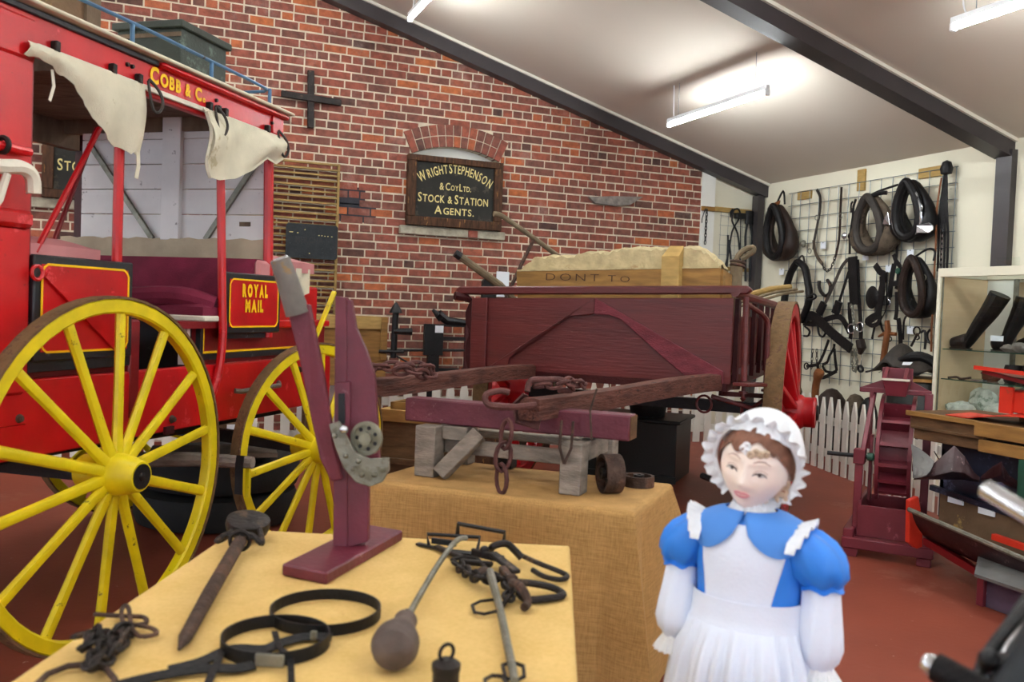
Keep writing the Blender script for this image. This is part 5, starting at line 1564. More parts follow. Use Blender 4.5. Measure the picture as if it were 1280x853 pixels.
def hoop(name, label, cx, cy, rx, z0, h, notes=None):
    t = thing(name, label, 'strap', (cx, cy, z0))
    c = V((cx, cy, z0 + h / 2))
    MB().ring(c, (0, 0, 1), rx - 0.004, rx, -h / 2, h / 2, 56).build('band', 'leather_black', t)
    return t, c
h1c, h2c = (0.364, 1.899, 0.722), (0.242, 1.764, 0.722)
t1, c1 = hoop('leather_hoop', 'black leather hoop standing on edge, nearest the lever base', h1c[0], h1c[1], 0.118, 0.723, 0.024)
t2, c2 = hoop('leather_hoop', 'black leather hoop with buckle joined to loose straps', h2c[0], h2c[1], 0.105, 0.723, 0.026)
MB().strap(smooth_path([V(p) for p in [(0.35, 1.754, 0.732), (0.297, 1.769, 0.732), (0.251, 1.752, 0.732), (0.215, 1.728, 0.732), (0.172, 1.745, 0.732), (0.142, 1.738, 0.732), (0.098, 1.699, 0.732), (0.045, 1.677, 0.732)]], 4), 0.022, 0.004, (0, -0.35, 1)).build('strap', 'leather_black', t2)
MB().strap(smooth_path([V(p) for p in [(0.19, 1.656, 0.732), (0.158, 1.65, 0.732), (0.123, 1.661, 0.732), (0.082, 1.666, 0.732), (0.035, 1.658, 0.732), (-0.017, 1.643, 0.732), (-0.072, 1.616, 0.732)]], 4), 0.022, 0.004, (0, -0.35, 1)).build('strap', 'leather_black', t2)
MB().strap(smooth_path([V(p) for p in [(0.245, 1.811, 0.734), (0.244, 1.723, 0.734), (0.255, 1.67, 0.734), (0.242, 1.558, 0.734)]], 4), 0.012, 0.003, (0, -0.2, 1)).build('strap', 'leather_black', t2)
MB().strap(smooth_path([V(p) for p in [(0.142, 1.749, 0.734), (0.127, 1.685, 0.734), (0.109, 1.61, 0.734), (0.098, 1.546, 0.734)]], 4), 0.014, 0.003, (0, -0.2, 1)).build('strap', 'leather_black', t2)
MB().bar((0.191, 1.657, 0.742), (0.24, 1.634, 0.742), 0.006, 0.024).build('buckle', 'steel', t2, bevel=0.002)
MB().bar((0.305, 1.74, 0.745), (0.317, 1.736, 0.745), 0.006, 0.02).build('keeper', 'steel', t2, bevel=0.002)

t = thing('pear_weight', 'pear-shaped grey iron weight with a ring and long rod', 'weight', (0.453, 1.63, 0.722))
p0, p1 = V((0.439, 1.598, 0.765)), V((0.566, 1.89, 0.76))
ax = (p1 - p0).normalized()
MB().lathe([(0.0, -0.047), (0.022, -0.044), (0.038, -0.032), (0.045, -0.010), (0.044, 0.014), (0.035, 0.05), (0.025, 0.085), (0.020, 0.115), (0.024, 0.132), (0.021, 0.138), (0.0, 0.14)], p0, ax, 24, cap=False).build('bulb', 'cast_grey', t)
MB().torus(p0 + ax * 0.146, ax.cross(V((0, 0, 1))), 0.016, 0.005, 16, 6).build('ring', 'iron', t)
MB().tube(smooth_path([p0 + ax * 0.145, V((0.675, 2.099, 0.75)), V((0.772, 2.237, 0.775)), V((0.811, 2.262, 0.775))], 4), 0.0075, 8).build('rod', 'steel', t)

t = thing('bell_weight', 'small dark iron weight with a ring handle at the table edge', 'weight', (0.494, 1.458, 0.722))
bc = V((0.5, 1.477, 0.722))
MB().lathe([(0.0, 0.0), (0.024, 0.0), (0.024, 0.03), (0.026, 0.036), (0.026, 0.046), (0.018, 0.052), (0.012, 0.055), (0.0, 0.055)], bc, (0, 0, 1), 24, cap=False).build('body', 'iron', t)
MB().torus(bc + V((0, 0, 0.066)), (0.3, -1, 0), 0.015, 0.0035, 18, 6).build('ring_handle', 'iron', t)

t = thing('rabbit_trap', 'tangle of dark iron traps, plates and springs on the yellow cloth', 'trap', (0.836, 2.155, 0.722))
def tz(x, y, z):
    return None
MB().tube([V(p) for p in ((0.852, 2.456, 0.735), (0.848, 2.44, 0.77), (0.944, 2.312, 0.77), (0.945, 2.323, 0.735))], 0.007, 6).build('jaw', 'black_iron', t)
MB().tube([V(p) for p in ((0.74, 2.375, 0.73), (0.737, 2.384, 0.76), (0.87, 2.315, 0.76), (0.844, 2.265, 0.73))], 0.006, 6).build('jaw', 'black_iron', t)
MB().bar((0.718, 2.414, 0.726), (0.787, 2.303, 0.728), 0.016, 0.006).build('base_plate', 'black_iron', t)
MB().bar((0.774, 2.306, 0.728), (0.847, 2.247, 0.73), 0.03, 0.008).build('base_plate', 'black_iron', t)
MB().tube(smooth_path([V(p) for p in ((0.864, 2.22, 0.745), (0.861, 2.184, 0.77), (0.896, 2.181, 0.775), (0.92, 2.169, 0.755), (0.932, 2.157, 0.74))], 4), 0.010, 8).build('spring', 'iron', t)
MB().tube(smooth_path([V(p) for p in ((0.937, 2.18, 0.742), (0.953, 2.098, 0.742), (0.987, 2.033, 0.735), (0.992, 1.999, 0.732), (0.962, 1.98, 0.732), (0.934, 2.015, 0.732), (0.924, 2.064, 0.735))], 4), 0.007, 8).build('hook', 'iron', t)
MB().bar((0.845, 2.153, 0.76), (0.87, 2.04, 0.74), 0.026, 0.012).build('spring_leaf', 'iron', t, bevel=0.003)
MB().bar((0.768, 2.187, 0.735), (0.834, 2.121, 0.74), 0.018, 0.014).build('spring_leaf', 'iron', t, bevel=0.003)
MB().tube(smooth_path([V(p) for p in ((0.831, 1.952, 0.745), (0.873, 1.937, 0.742), (0.915, 1.911, 0.735), (0.919, 1.87, 0.732), (0.886, 1.861, 0.73), (0.826, 1.866, 0.73), (0.816, 1.9, 0.735))], 4), 0.009, 8).build('spring', 'iron', t)
MB().tube(smooth_path([V(p) for p in ((0.797, 1.895, 0.765), (0.802, 1.85, 0.765), (0.809, 1.827, 0.74), (0.79, 1.803, 0.735))], 4), 0.010, 8).build('spring', 'rust', t)
lst = []
chain_links(lst, [V(p) for p in ((0.751, 2.168, 0.735), (0.744, 2.056, 0.745), (0.75, 1.983, 0.75), (0.807, 1.981, 0.75), (0.8, 1.901, 0.74), (0.756, 1.841, 0.735))], 0.028, 0.026, 0.005)
for mb in lst:
    mb.build('link', 'iron', t)
MB().bar((0.757, 2.362, 0.728), (0.794, 2.195, 0.735), 0.02, 0.012).build('spring_leaf', 'iron', t, bevel=0.003)
MB().bar((0.811, 2.215, 0.75), (0.867, 2.122, 0.75), 0.012, 0.02).build('spring_leaf', 'iron', t, bevel=0.003)
MB().bar((0.844, 2.075, 0.74), (0.827, 1.941, 0.735), 0.02, 0.02).build('spring_leaf', 'rust', t, bevel=0.003)
MB().bar((0.752, 2.387, 0.74), (0.808, 2.338, 0.74), 0.008, 0.016).build('tongue', 'black_iron', t)
MB().tube([V(p) for p in [(0.747, 2.189, 0.74), (0.749, 2.1, 0.74), (0.769, 2.059, 0.74), (0.807, 2.099, 0.74), (0.814, 2.172, 0.74), (0.787, 2.21, 0.74)]], 0.006, 6, closed=True).build('loop', 'iron', t)
MB().ell((0.837, 2.187, 0.76), .014, .014, .012, 10, 6).build('pivot', 'iron', t)
MB().ell((0.819, 1.948, 0.755), .016, .013, .012, 10, 6).build('pivot', 'rust', t)
t = thing('iron_spike', 'long grey iron spike with ring end lying along the yellow cloth', 'spike', (0.728, 1.779, 0.722))
MB().tube([V(p) for p in ((0.781, 2.001, 0.76), (0.726, 1.791, 0.745), (0.638, 1.501, 0.735), (0.618, 1.441, 0.735))], [0.011, 0.009, 0.0085, 0.008], 8).build('shank', 'steel', t)
MB().ell((0.769, 2.008, 0.755), 0.02, 0.02, 0.016, 12, 8).build('head', 'rust', t)
MB().tube([V(p) for p in [(0.688, 1.864, 0.73), (0.715, 1.885, 0.73), (0.751, 1.887, 0.73), (0.755, 1.857, 0.73), (0.73, 1.813, 0.73), (0.694, 1.802, 0.73), (0.677, 1.818, 0.73)]], 0.004, 6, closed=True).build('loop', 'iron', t)
MB().tube([V(p) for p in [(0.625, 1.517, 0.735), (0.648, 1.526, 0.735), (0.661, 1.502, 0.735), (0.644, 1.458, 0.735), (0.622, 1.443, 0.735), (0.609, 1.461, 0.735)]], 0.004, 6, closed=True).build('ring', 'iron', t)
MB().tube([V(p) for p in [(0.572, 1.47, 0.733), (0.591, 1.483, 0.733), (0.608, 1.474, 0.733), (0.603, 1.439, 0.733), (0.575, 1.42, 0.733), (0.563, 1.438, 0.733)]], 0.004, 6, closed=True).build('ring', 'iron', t)


# ------------------------------------------------------------------ child mannequin in a blue dress
P = Fr((1.237, 1.59), 53.0)
mq = thing('mannequin', 'child mannequin in blue dress, white pinafore and frilled mob cap, head bowed', 'mannequin', P(0, 0, 0))
# body: one continuous skinned figure under the clothes
joints = [(0, 0, .60), (0, .005, .72), (0, .005, .82), (0, .005, .93), (0.0, .0, .985), (0.004, -.005, 1.03),
          (-.085, .0, .925), (-.13, .0, .885), (-.15, .0, .80), (-.158, -.015, .70), (.085, .0, .925), (.13, .0, .885), (.15, -.0, .80), (.158, -.015, .70),
          (-.06, 0, .57), (-.062, -.005, .33), (-.062, .01, .06), (-.066, -.06, .025), (.06, 0, .57), (.062, -.005, .33), (.062, .01, .06), (.066, -.06, .025)]
rad = [.085, .075, .075, .07, .032, .034, .026, .03, .026, .02, .026, .03, .026, .02, .06, .042, .03, .025, .06, .042, .03, .025]
edges = [(0, 1), (1, 2), (2, 3), (3, 4), (4, 5), (3, 6), (6, 7), (7, 8), (8, 9), (3, 10), (10, 11), (11, 12), (12, 13), (0, 14), (14, 15), (15, 16), (16, 17), (0, 18), (18, 19), (19, 20), (20, 21)]
me = bpy.data.meshes.new('body')
me.from_pydata([tuple(P(*j) - W[mq.name]) for j in joints], edges, [])
me.materials.append(M['skin'])
body = bpy.data.objects.new('body', me)
col.objects.link(body)
body.parent = mq
W[body.name] = W[mq.name]
sk = body.modifiers.new('skin', 'SKIN')
sk.use_smooth_shade = True
for v, r in zip(me.skin_vertices[0].data, rad):
    v.radius = (r, r)
me.skin_vertices[0].data[0].use_root = True
ss_ = body.modifiers.new('sub', 'SUBSURF')
ss_.levels = 2
ss_.render_levels = 2
for s in (-1, 1):
    MB().ell(P(s * .066, -.045, .028), .034, .075, .027, 14, 8, (P.a, P.b, V((0, 0, 1)))).build('shoe', 'leather_black', mq)

prof = [(.985, .042, .040, 0), (.978, .070, .054, 0), (.962, .104, .068, 0), (.93, .122, .080, 0), (.88, .120, .086, 0), (.83, .114, .084, 0), (.79, .112, .082, 0),
        (.755, .114, .086, .1), (.72, .126, .104, .6), (.66, .140, .122, 1), (.55, .158, .142, 1), (.42, .175, .160, 1), (.30, .19, .175, 1)]
def dress_pt(i, ang, off=0.0):
    z, ra, rb, pl = i
    r = 1 + 0.045 * pl * math.sin(13 * ang + 0.6) + 0.02 * pl * math.sin(23 * ang)
    return P(math.sin(ang) * (ra * r + off), -math.cos(ang) * (rb * r + off) - 0.006, z)
def prof_at(z):
    for k in range(len(prof) - 1):
        a, b = prof[k], prof[k + 1]
        if b[0] <= z <= a[0]:
            t = (a[0] - z) / (a[0] - b[0])
            return (z,) + tuple(a[i] + (b[i] - a[i]) * t for i in (1, 2, 3))
    return prof[-1]
zs = [.985 - k * 0.0172 for k in range(41)]
n = 96
m = MB()
for z in zs:
    m.v += [dress_pt(prof_at(z), 2 * PI * k / n) for k in range(n)]
for j in range(len(zs) - 1):
    for k in range(n):
        m.f.append((j * n + (k + 1) % n, j * n + k, (j + 1) * n + k, (j + 1) * n + (k + 1) % n))
m.build('dress', 'blue_cloth', mq, angle=80)
# pinafore: bib, waistband, gathered skirt
def panel(name, mat, z0, z1, a0, a1, off, nz, na, wave=0.0):
    rows = []
    for j in range(nz + 1):
        z = z0 + (z1 - z0) * j / nz
        l0, l1 = a0(z), a1(z)
        rows.append([dress_pt(prof_at(z), l0 + (l1 - l0) * k / na, off + wave * (0.5 + 0.5 * math.sin(30 * (l0 + (l1 - l0) * k / na) + 2 * j / nz)) * min(1, j / 4)) for k in range(na + 1)])
    return MB().sheet(rows, 0.003, P.b).build(name, mat, mq, angle=80)
panel('bib', 'white_cloth', .962, .786, lambda z: -0.70 - (z - .79) * 0.6, lambda z: 0.60 + (min(z, .92) - .79) * 1.9, 0.004, 10, 24)
panel('waistband', 'white_cloth', .800, .742, lambda z: -1.5, lambda z: 1.5, 0.009, 6, 40)
panel('apron_skirt', 'white_cloth', .748, .315, lambda z: -1.95, lambda z: 1.62, 0.008, 22, 150, 0.014)
rows = []
for j in range(4):
    rows.append([dress_pt(prof_at(.318 - .012 * j), -1.95 + 3.57 * k / 120, 0.012 + 0.004 * j + 0.006 * math.sin(k * 1.3)) for k in range(121)])
MB().sheet(rows, 0.003, P.b).build('lace_hem', 'lace', mq, angle=80)
# collar lobes and neck frill
def lobe(a0, a1, name):
    rows = []
    for j in range(8):
        t = j / 7
        r = []
        for k in range(25):
            u = k / 24
            ang = a0 + (a1 - a0) * u
            edge = 0.12 + 0.88 * math.sin(PI * min(0.5, 1.5 * min(u, 1 - u))) ** 0.6
            z = 0.984 - (0.040 + 0.050 * max(0, math.cos(ang)) ** 0.7) * edge * t
            r.append(dress_pt(prof_at(z), ang, 0.010 + 0.003 * math.sin(9 * u) * t))
        rows.append(r)
    MB().sheet(rows, 0.004, V((0, 0, 1))).build(name, 'blue_collar', mq, angle=80)
lobe(-2.3, -0.04, 'collar')
lobe(0.04, 2.3, 'collar')
rows = []
for j in range(4):
    rows.append([P(math.sin(2 * PI * k / 90) * (0.038 + 0.004 * j + 0.003 * math.sin(k * 1.4)), -math.cos(2 * PI * k / 90) * (0.036 + 0.004 * j + 0.003 * math.sin(k * 1.4)) - .008, 1.000 - 0.007 * j + 0.004 * math.cos(k * 1.4)) for k in range(91)])
MB().sheet(rows, 0.002, V((0, 0, 1))).build('neck_frill', 'lace', mq, angle=80)
# sleeves
for s in (-1, 1):
    n = 40
    m = MB()
    pr = [(.962, .022, .085), (.952, .042, .105), (.932, .055, .122), (.91, .060, .134), (.888, .060, .142), (.866, .055, .148), (.852, .044, .151), (.846, .037, .152), (.838, .043, .153)]
    for i, (z, r, ca) in enumerate(pr):
        for k in range(n):
            a = 2 * PI * k / n
            rr = r * (1.06 + 0.06 * math.sin(11 * a + i * 0.3) * (0.3 + 0.7 * (i > 4)))
            m.v.append(P(s * ca + math.cos(a) * rr, math.sin(a) * rr * 1.05, z + 0.004 * math.sin(6 * a)))
    for i in range(len(pr) - 1):
        for k in range(n):
            m.f.append((i * n + k, i * n + (k + 1) % n, (i + 1) * n + (k + 1) % n, (i + 1) * n + k))
    m.f.append(tuple(reversed(range(n))))
    m.build('puff_sleeve', 'blue_cloth', mq, angle=80)
    m = MB()
    pr = [(.852, .034, .151, 0), (.83, .039, .152, 0), (.79, .041, .155, -.004), (.75, .044, .158, -.01), (.715, .045, .160, -.014), (.69, .038, .160, -.016), (.678, .028, .160, -.016), (.672, .027, .160, -.016)]
    for i, (z, r, ca, cb) in enumerate(pr):
        for k in range(n):
            a = 2 * PI * k / n
            rr = r * (1 + 0.04 * math.sin(7 * a + i * 0.5) + 0.03 * math.sin(13 * a) * (i > 3))
            m.v.append(P(s * ca + math.cos(a) * rr, cb + math.sin(a) * rr, z))
    for i in range(len(pr) - 1):
        for k in range(n):
            m.f.append((i * n + k, i * n + (k + 1) % n, (i + 1) * n + (k + 1) % n, (i + 1) * n + k))
    m.build('sleeve', 'white_cloth', mq, angle=80)
    rows = []
    for j in range(4):
        rows.append([P(s * .160 + math.cos(2 * PI * k / 60) * (.027 + .006 * j + .005 * j / 3 * math.sin(k * 1.9)), -.016 + math.sin(2 * PI * k / 60) * (.027 + .006 * j + .005 * j / 3 * math.sin(k * 1.9)), .674 - .011 * j) for k in range(61)])
    MB().sheet(rows, 0.002, V((0, 0, 1))).build('cuff_frill', 'lace', mq, angle=80)
    # shoulder frill of the pinafore
    rows = []
    for j in range(5):
        t = j / 4
        r = []
        for k in range(41):
            u = k / 40
            b = -0.085 + 0.15 * u
            z0 = 0.955 - 0.045 * (2 * u - 1) ** 2
            wv = 0.007 * math.sin(k * 1.25) * t
            r.append(P(s * (0.092 + 0.050 * t * (0.4 + 0.6 * math.sin(PI * u))), b + 0.3 * wv, z0 + 0.014 * t * math.sin(PI * u) + wv + 0.008))
        rows.append(r)
    MB().sheet(rows, 0.002, V((0, 0, 1))).build('shoulder_frill', 'lace', mq, angle=80)

# head in its own frame: X to the figure's image-right, Y out of the face, Z up
cam_h = math.radians(22.2 + 15.6)                        # bearing from the camera to the head
yaw = math.radians(17)                                   # turned towards the coach
fdir = V((-math.sin(cam_h + yaw), -math.cos(cam_h + yaw), 0))
pitch, roll = math.radians(7), math.radians(10)
HY = (fdir * math.cos(pitch) - V((0, 0, 1)) * math.sin(pitch)).normalized()
HX0 = V((-fdir.y, fdir.x, 0))
HZ0 = HX0.cross(HY).normalized()
if HZ0.z < 0:
    HZ0 = -HZ0
HZ = (HZ0 * math.cos(roll) + HX0 * math.sin(roll)).normalized()
HX = (HX0 * math.cos(roll) - HZ0 * math.sin(roll)).normalized()
HC = V((1.236, 1.58, 1.086))
HS = 1.16
def H(x, y, z):
    return HC + (HX * x + HY * y + HZ * z) * HS
RX, RY, RZ = 0.066, 0.078, 0.088
def g(x, z, cx, cz, sx, sz):
    return math.exp(-((x - cx) / sx) ** 2 / 2 - ((z - cz) / sz) ** 2 / 2)
def disp(x, z):
    d = 0.0
    d += 0.013 * g(x, z, 0, -0.018, 0.0075, 0.010) + 0.007 * g(x, z, 0, 0.002, 0.006, 0.016)
    d += 0.003 * g(x, z, 0.010, -0.022, 0.005, 0.005) + 0.003 * g(x, z, -0.010, -0.022, 0.005, 0.005)
    for s in (-1, 1):
        d += -0.0065 * g(x, z, s * 0.026, 0.008, 0.012, 0.008) + 0.004 * g(x, z, s * 0.036, -0.020, 0.014, 0.014)
        d += 0.0035 * g(x, z, s * 0.026, 0.006, 0.009, 0.005)
        d += 0.0025 * g(x, z, s * 0.026, 0.024, 0.016, 0.005)
    d += 0.0045 * g(x, z, 0, -0.0415, 0.013, 0.0045) - 0.002 * g(x, z, 0, -0.033, 0.01, 0.003) - 0.0025 * g(x, z, 0, -0.0535, 0.014, 0.004)
    d += 0.006 * g(x, z, 0, -0.068, 0.014, 0.010)
    return d
def jaw(z):
    return 1.0 if z > -0.005 else max(0.35, 1 - 0.42 * ((-z - 0.005) / 0.083) ** 1.4)
def surf(x, z, lift=0.0):
    k = max(0.02, 1 - (x / (RX * jaw(z))) ** 2 - (z / RZ) ** 2)
    return H(x, RY * math.sqrt(k) + disp(x, z) + lift, z)
m = MB()
nu, nv = 96, 72
for j in range(1, nv):
    th = PI * j / nv
    for k in range(nu):
        a = 2 * PI * k / nu
        z = RZ * math.cos(th)
        x = RX * math.sin(th) * math.sin(a) * jaw(z)
        cy = math.cos(a)
        y = RY * math.sin(th) * cy
        if cy > 0:
            y += disp(x, z) * min(1, cy * 2.2)
        else:
            y *= 1.12
        m.v.append(H(x, y, z))
m.v += [H(0, 0, RZ), H(0, 0.012, -RZ)]
t0 = len(m.v) - 2
for j in range(nv - 2):
    for k in range(nu):
        m.f.append((j * nu + (k + 1) % nu, j * nu + k, (j + 1) * nu + k, (j + 1) * nu + (k + 1) % nu))
for k in range(nu):
    m.f.append((t0, k, (k + 1) % nu))
    m.f.append((t0 + 1, (nv - 2) * nu + (k + 1) % nu, (nv - 2) * nu + k))
head = m.build('head', 'skin', mq, angle=80)
for s in (-1, 1):
    MB().tube([surf(s * x, z, 0.0012) for x, z in ((.014, .0005), (.019, .0045), (.026, .0062), (.033, .0045), (.038, .0000))], [.0008, .0016, .0020, .0018, .0008], 6).build('eyelash', 'eye_dark', head)
    MB().ell(surf(s * .026, .0022, -0.0010), .0105, .0024, .0034, 14, 8, (HX, HY, HZ)).build('eye', 'eye_white', head)
    MB().ell(surf(s * .0255, .0024, -0.0002), .0048, .0024, .0032, 12, 8, (HX, HY, HZ)).build('iris', 'eye_dark', head)
    MB().tube([surf(s * x, z, 0.0006) for x, z in ((.014, .0045), (.019, .0095), (.026, .0115), (.033, .0095), (.038, .005))], .0007, 6).build('lid_crease', 'brow', head)
    MB().tube([surf(s * x, z, 0.0004) for x, z in ((.012, .024), (.020, .0285), (.030, .0285), (.040, .022))], [.0008, .0016, .0014, .0006], 6).build('eyebrow', 'brow', head)
    MB().ell(H(s * .064, -.004, .0), .008, .012, .019, 12, 8, (HX, HY, HZ)).build('ear', 'skin', head)
MB().tube([surf(x, z, 0.0008) for x, z in ((-.0155, -.0405), (-.010, -.0385), (-.004, -.0372), (0, -.0385), (.004, -.0372), (.010, -.0385), (.0155, -.0405))], [.0006, .0022, .003, .0026, .003, .0022, .0006], 8).build('lip', 'lip', head)
MB().tube([surf(x, z, 0.0010) for x, z in ((-.0145, -.0412), (-.009, -.0440), (-.003, -.0455), (.003, -.0455), (.009, -.0440), (.0145, -.0412))], [.0006, .0028, .0038, .0038, .0028, .0006], 8).build('lip', 'lip', head)
# hair showing under the cap
rows = []
for j in range(13):
    t = j / 12
    r = []
    for k in range(41):
        u = k / 40
        a = -1.75 + 3.5 * u
        front = math.cos(a)
        zlow = 0.045 + 0.012 * math.sin(5 * a + 0.5) if abs(a) < 0.75 else 0.045 - 0.075 * (abs(a) - 0.75)
        th0, th1 = 0.25, math.acos(max(-0.6, min(0.98, zlow / RZ)))
        th = th0 + (th1 - th0) * t
        z = RZ * 1.05 * math.cos(th)
        r.append(H(RX * 1.07 * math.sin(th) * math.sin(a), RY * 1.06 * math.sin(th) * front + 0.002 * math.sin(40 * u + 3 * t), z))
    rows.append(r)
MB().sheet(rows, 0.003, -HY).build('hair', 'hair', mq, angle=80)
for cx, cz, r, mt in ((-.012, .044, .005, 'lace'), (-.004, .041, .005, 'lace'), (.004, .038, .005, 'hair_light'), (.012, .043, .005, 'hair_light'), (.020, .041, .005, 'hair_light'), (-.008, .049, .006, 'lace'), (.028, .043, .005, 'hair_light')):
    k = surf(cx, cz, 0.004)
    MB().torus(k, HY, r, 0.0042, 12, 6).build('curl', mt, mq)
for cz in (-.02, -.034, -.047):
    MB().torus(H(.058, .012, cz), HY, .010, .005, 12, 6).build('curl', 'hair_light', mq)
# mob cap: crown and gathered brim
m = MB()
n, kk = 56, 14
for j in range(kk + 1):
    th = 0.05 + 1.40 * j / kk
    for k in range(n):
        a = 2 * PI * k / n
        gat = 1 + 0.03 * math.sin(15 * a) * (j / kk)
        q = (0.078 * math.sin(th) * math.sin(a) * gat, -0.6 * 0.094 * math.cos(th) + 0.8 * 0.088 * math.sin(th) * math.cos(a) * gat - 0.012, 0.8 * 0.094 * math.cos(th) + 0.6 * 0.088 * math.sin(th) * math.cos(a) * gat + 0.012)
        m.v.append(H(*q))
for j in range(kk):
    for k in range(n):
        m.f.append((j * n + k, j * n + (k + 1) % n, (j + 1) * n + (k + 1) % n, (j + 1) * n + k))
m.f.append(tuple(reversed(range(n))))
m.build('cap_crown', 'lace', mq, angle=80)
rows = []
na = 150
for j in range(7):
    t = j / 6
    r = []
    for k in range(na + 1):
        u = k / na
        a = math.radians(-152 + 304 * u)                 # round the face, open under the chin
        wv = math.sin(k * 0.78) + 0.5 * math.sin(k * 1.31 + 1)
        rad_ = 0.080 + 0.017 * t + 0.005 * wv * t
        zc = 0.88 if math.cos(a) < 0 else 0.95
        y = 0.026 + 0.016 * t - 0.035 * (1 - math.cos(a)) * 0.35 + 0.007 * math.cos(k * 0.78 + 0.8) * t
        r.append(H(math.sin(a) * rad_ * 1.0, y, math.cos(a) * rad_ * zc + 0.006))
    rows.append(r)
MB().sheet(rows, 0.002, HY).build('cap_frill', 'lace', mq, angle=80)
MB().tube([H(math.sin(math.radians(-150 + 6 * k)) * 0.080, 0.026 - 0.012 * (1 - math.cos(math.radians(-150 + 6 * k))), math.cos(math.radians(-150 + 6 * k)) * 0.079 + 0.006) for k in range(51)], 0.006, 8).build('cap_band', 'lace', mq)


# ------------------------------------------------------------------ maroon bucket mill
G = Fr((3.885, 4.145), 49.5)
ml = thing('bucket_mill', 'small maroon wooden mill with a curved ladder wheel and belt', 'mill', G(0.25, 0.35, 0))
def mbox(name, mat, a0, a1, b0, b1, z0, z1, bevel=0.004):
    return MB().box(G, a0, a1, b0, b1, z0, z1).build(name, mat, ml, bevel=bevel)
mbox('base_rail', 'mill', 0.0, 0.505, 0.0, 0.07, 0.05, 0.115, 0.006)
mbox('base_rail', 'mill', 0.0, 0.505, 0.55, 0.62, 0.05, 0.115, 0.006)
mbox('side_sill', 'mill', 0.005, 0.065, 0.02, 0.60, 0.10, 0.165, 0.006)
mbox('side_sill', 'mill', 0.435, 0.50, 0.02, 0.60, 0.10, 0.165, 0.006)
mbox('foot', 'mill', 0.01, 0.09, 0.01, 0.10, 0.0, 0.05)
mbox('foot', 'mill', 0.415, 0.495, 0.01, 0.10, 0.0, 0.05)
mbox('foot', 'mill', 0.01, 0.09, 0.52, 0.61, 0.0, 0.05)
mbox('foot', 'mill', 0.415, 0.495, 0.52, 0.61, 0.0, 0.05)
mbox('box_front', 'mill', 0.085, 0.405, 0.075, 0.095, 0.115, 0.305)
mbox('box_back', 'mill', 0.085, 0.405, 0.50, 0.52, 0.115, 0.305)
mbox('box_side', 'mill', 0.075, 0.095, 0.075, 0.52, 0.115, 0.33)
mbox('box_side', 'mill', 0.395, 0.415, 0.075, 0.52, 0.115, 0.33)
mbox('post', 'mill', 0.045, 0.09, 0.10, 0.145, 0.115, 0.62)
mbox('bearing_block', 'mill', 0.035, 0.10, 0.085, 0.16, 0.55, 0.64)
MB().bar(G(0.085, 0.13, 0.62), G(0.115, 0.35, 1.0), 0.028, 0.028).build('stay', 'mill', ml, bevel=0.003)
mbox('post', 'mill', 0.405, 0.45, 0.28, 0.33, 0.15, 0.99)
mbox('post', 'mill', 0.09, 0.115, 0.30, 0.34, 0.62, 1.0)
mbox('bearing_block', 'mill', 0.37, 0.43, 0.10, 0.20, 0.52, 0.60)
mbox('cross_beam', 'mill', 0.03, 0.44, 0.30, 0.36, 0.975, 1.005)
# open hopper on top
MB().hexa([G(.19, .25, .965), G(.30, .25, .965), G(.30, .40, .965), G(.19, .40, .965), G(.165, .22, 1.065), G(.32, .22, 1.065), G(.32, .45, 1.065), G(.165, .45, 1.065)]).build('hopper', 'mill', ml, bevel=0.003, smooth=False)
mbox('hopper_back', 'mill', 0.145, 0.325, 0.44, 0.46, 0.98, 1.13)
for a in (0.175, 0.29):
    MB().bar(G(a, .24, 1.06), G(a, .44, 1.125), 0.022, 0.022).build('hopper_bar', 'mill', ml, bevel=0.002)
MB().bar(G(0.165, 0.22, 1.068), G(0.32, 0.22, 1.068), 0.02, 0.012).build('hopper_lip', 'cream_rail', ml)
for a0, a1 in ((0.165, 0.04), (0.32, 0.43)):
    MB().prism([G(a0, 0.33, 1.06), G(a1, 0.33, 1.005), G(a0, 0.33, 1.005)], G.b * 0.018).build('gusset', 'mill', ml, smooth=False)
# ladder wheel: two curved cheeks with treads
cw, rw = (0.46, 0.60), 0.36                     # centre b, z of the wheel arc
def wheel_pt(a, r, deg):
    k = math.radians(deg)
    return G(a, cw[0] - r * math.cos(k), cw[1] + r * math.sin(k))
for a in (0.155, 0.335):
    outer = [wheel_pt(a, rw, d) for d in range(-50, 91, 7)]
    inner = [wheel_pt(a, rw - 0.055, d) for d in range(90, -51, -7)]
    MB().prism(outer + inner, G.a * 0.022).build('cheek', 'mill', ml, smooth=False)
for d in (62, 36, 12, -9, -27, -42):
    p = [wheel_pt(0.175, rw - 0.01, d), wheel_pt(0.175, rw - 0.012, d + 3.4), wheel_pt(0.175, rw - 0.10, d + 3.4), wheel_pt(0.175, rw - 0.10, d)]
    MB().prism(p, G.a * 0.16).build('tread', 'mill', ml, smooth=False)
MB().sheet([[wheel_pt(a, rw - 0.10, d) for d in range(-50, 91, 7)] for a in (0.172, 0.338)], 0.006, G.b).build('drum', 'mill', ml)
mbox('side_board', 'mill', 0.115, 0.135, 0.18, 0.26, 0.32, 0.72)
MB().tube([G(-0.12, 0.12, 0.595), G(0.17, 0.14, 0.592)], 0.013, 10).build('crank_shaft', 'black_iron', ml)
MB().lathe([(0.0, 0), (0.024, 0), (0.026, 0.03), (0.018, 0.04), (0.0, 0.04)], G(0.11, 0.135, 0.594), G.a, 14, cap=False).build('bearing', 'machine_green', ml)
MB().lathe([(0.0, 0), (0.035, 0), (0.035, 0.04), (0.0, 0.04)], G(0.36, 0.18, 0.56), G.a, 16, cap=False).build('bearing', 'mill', ml)
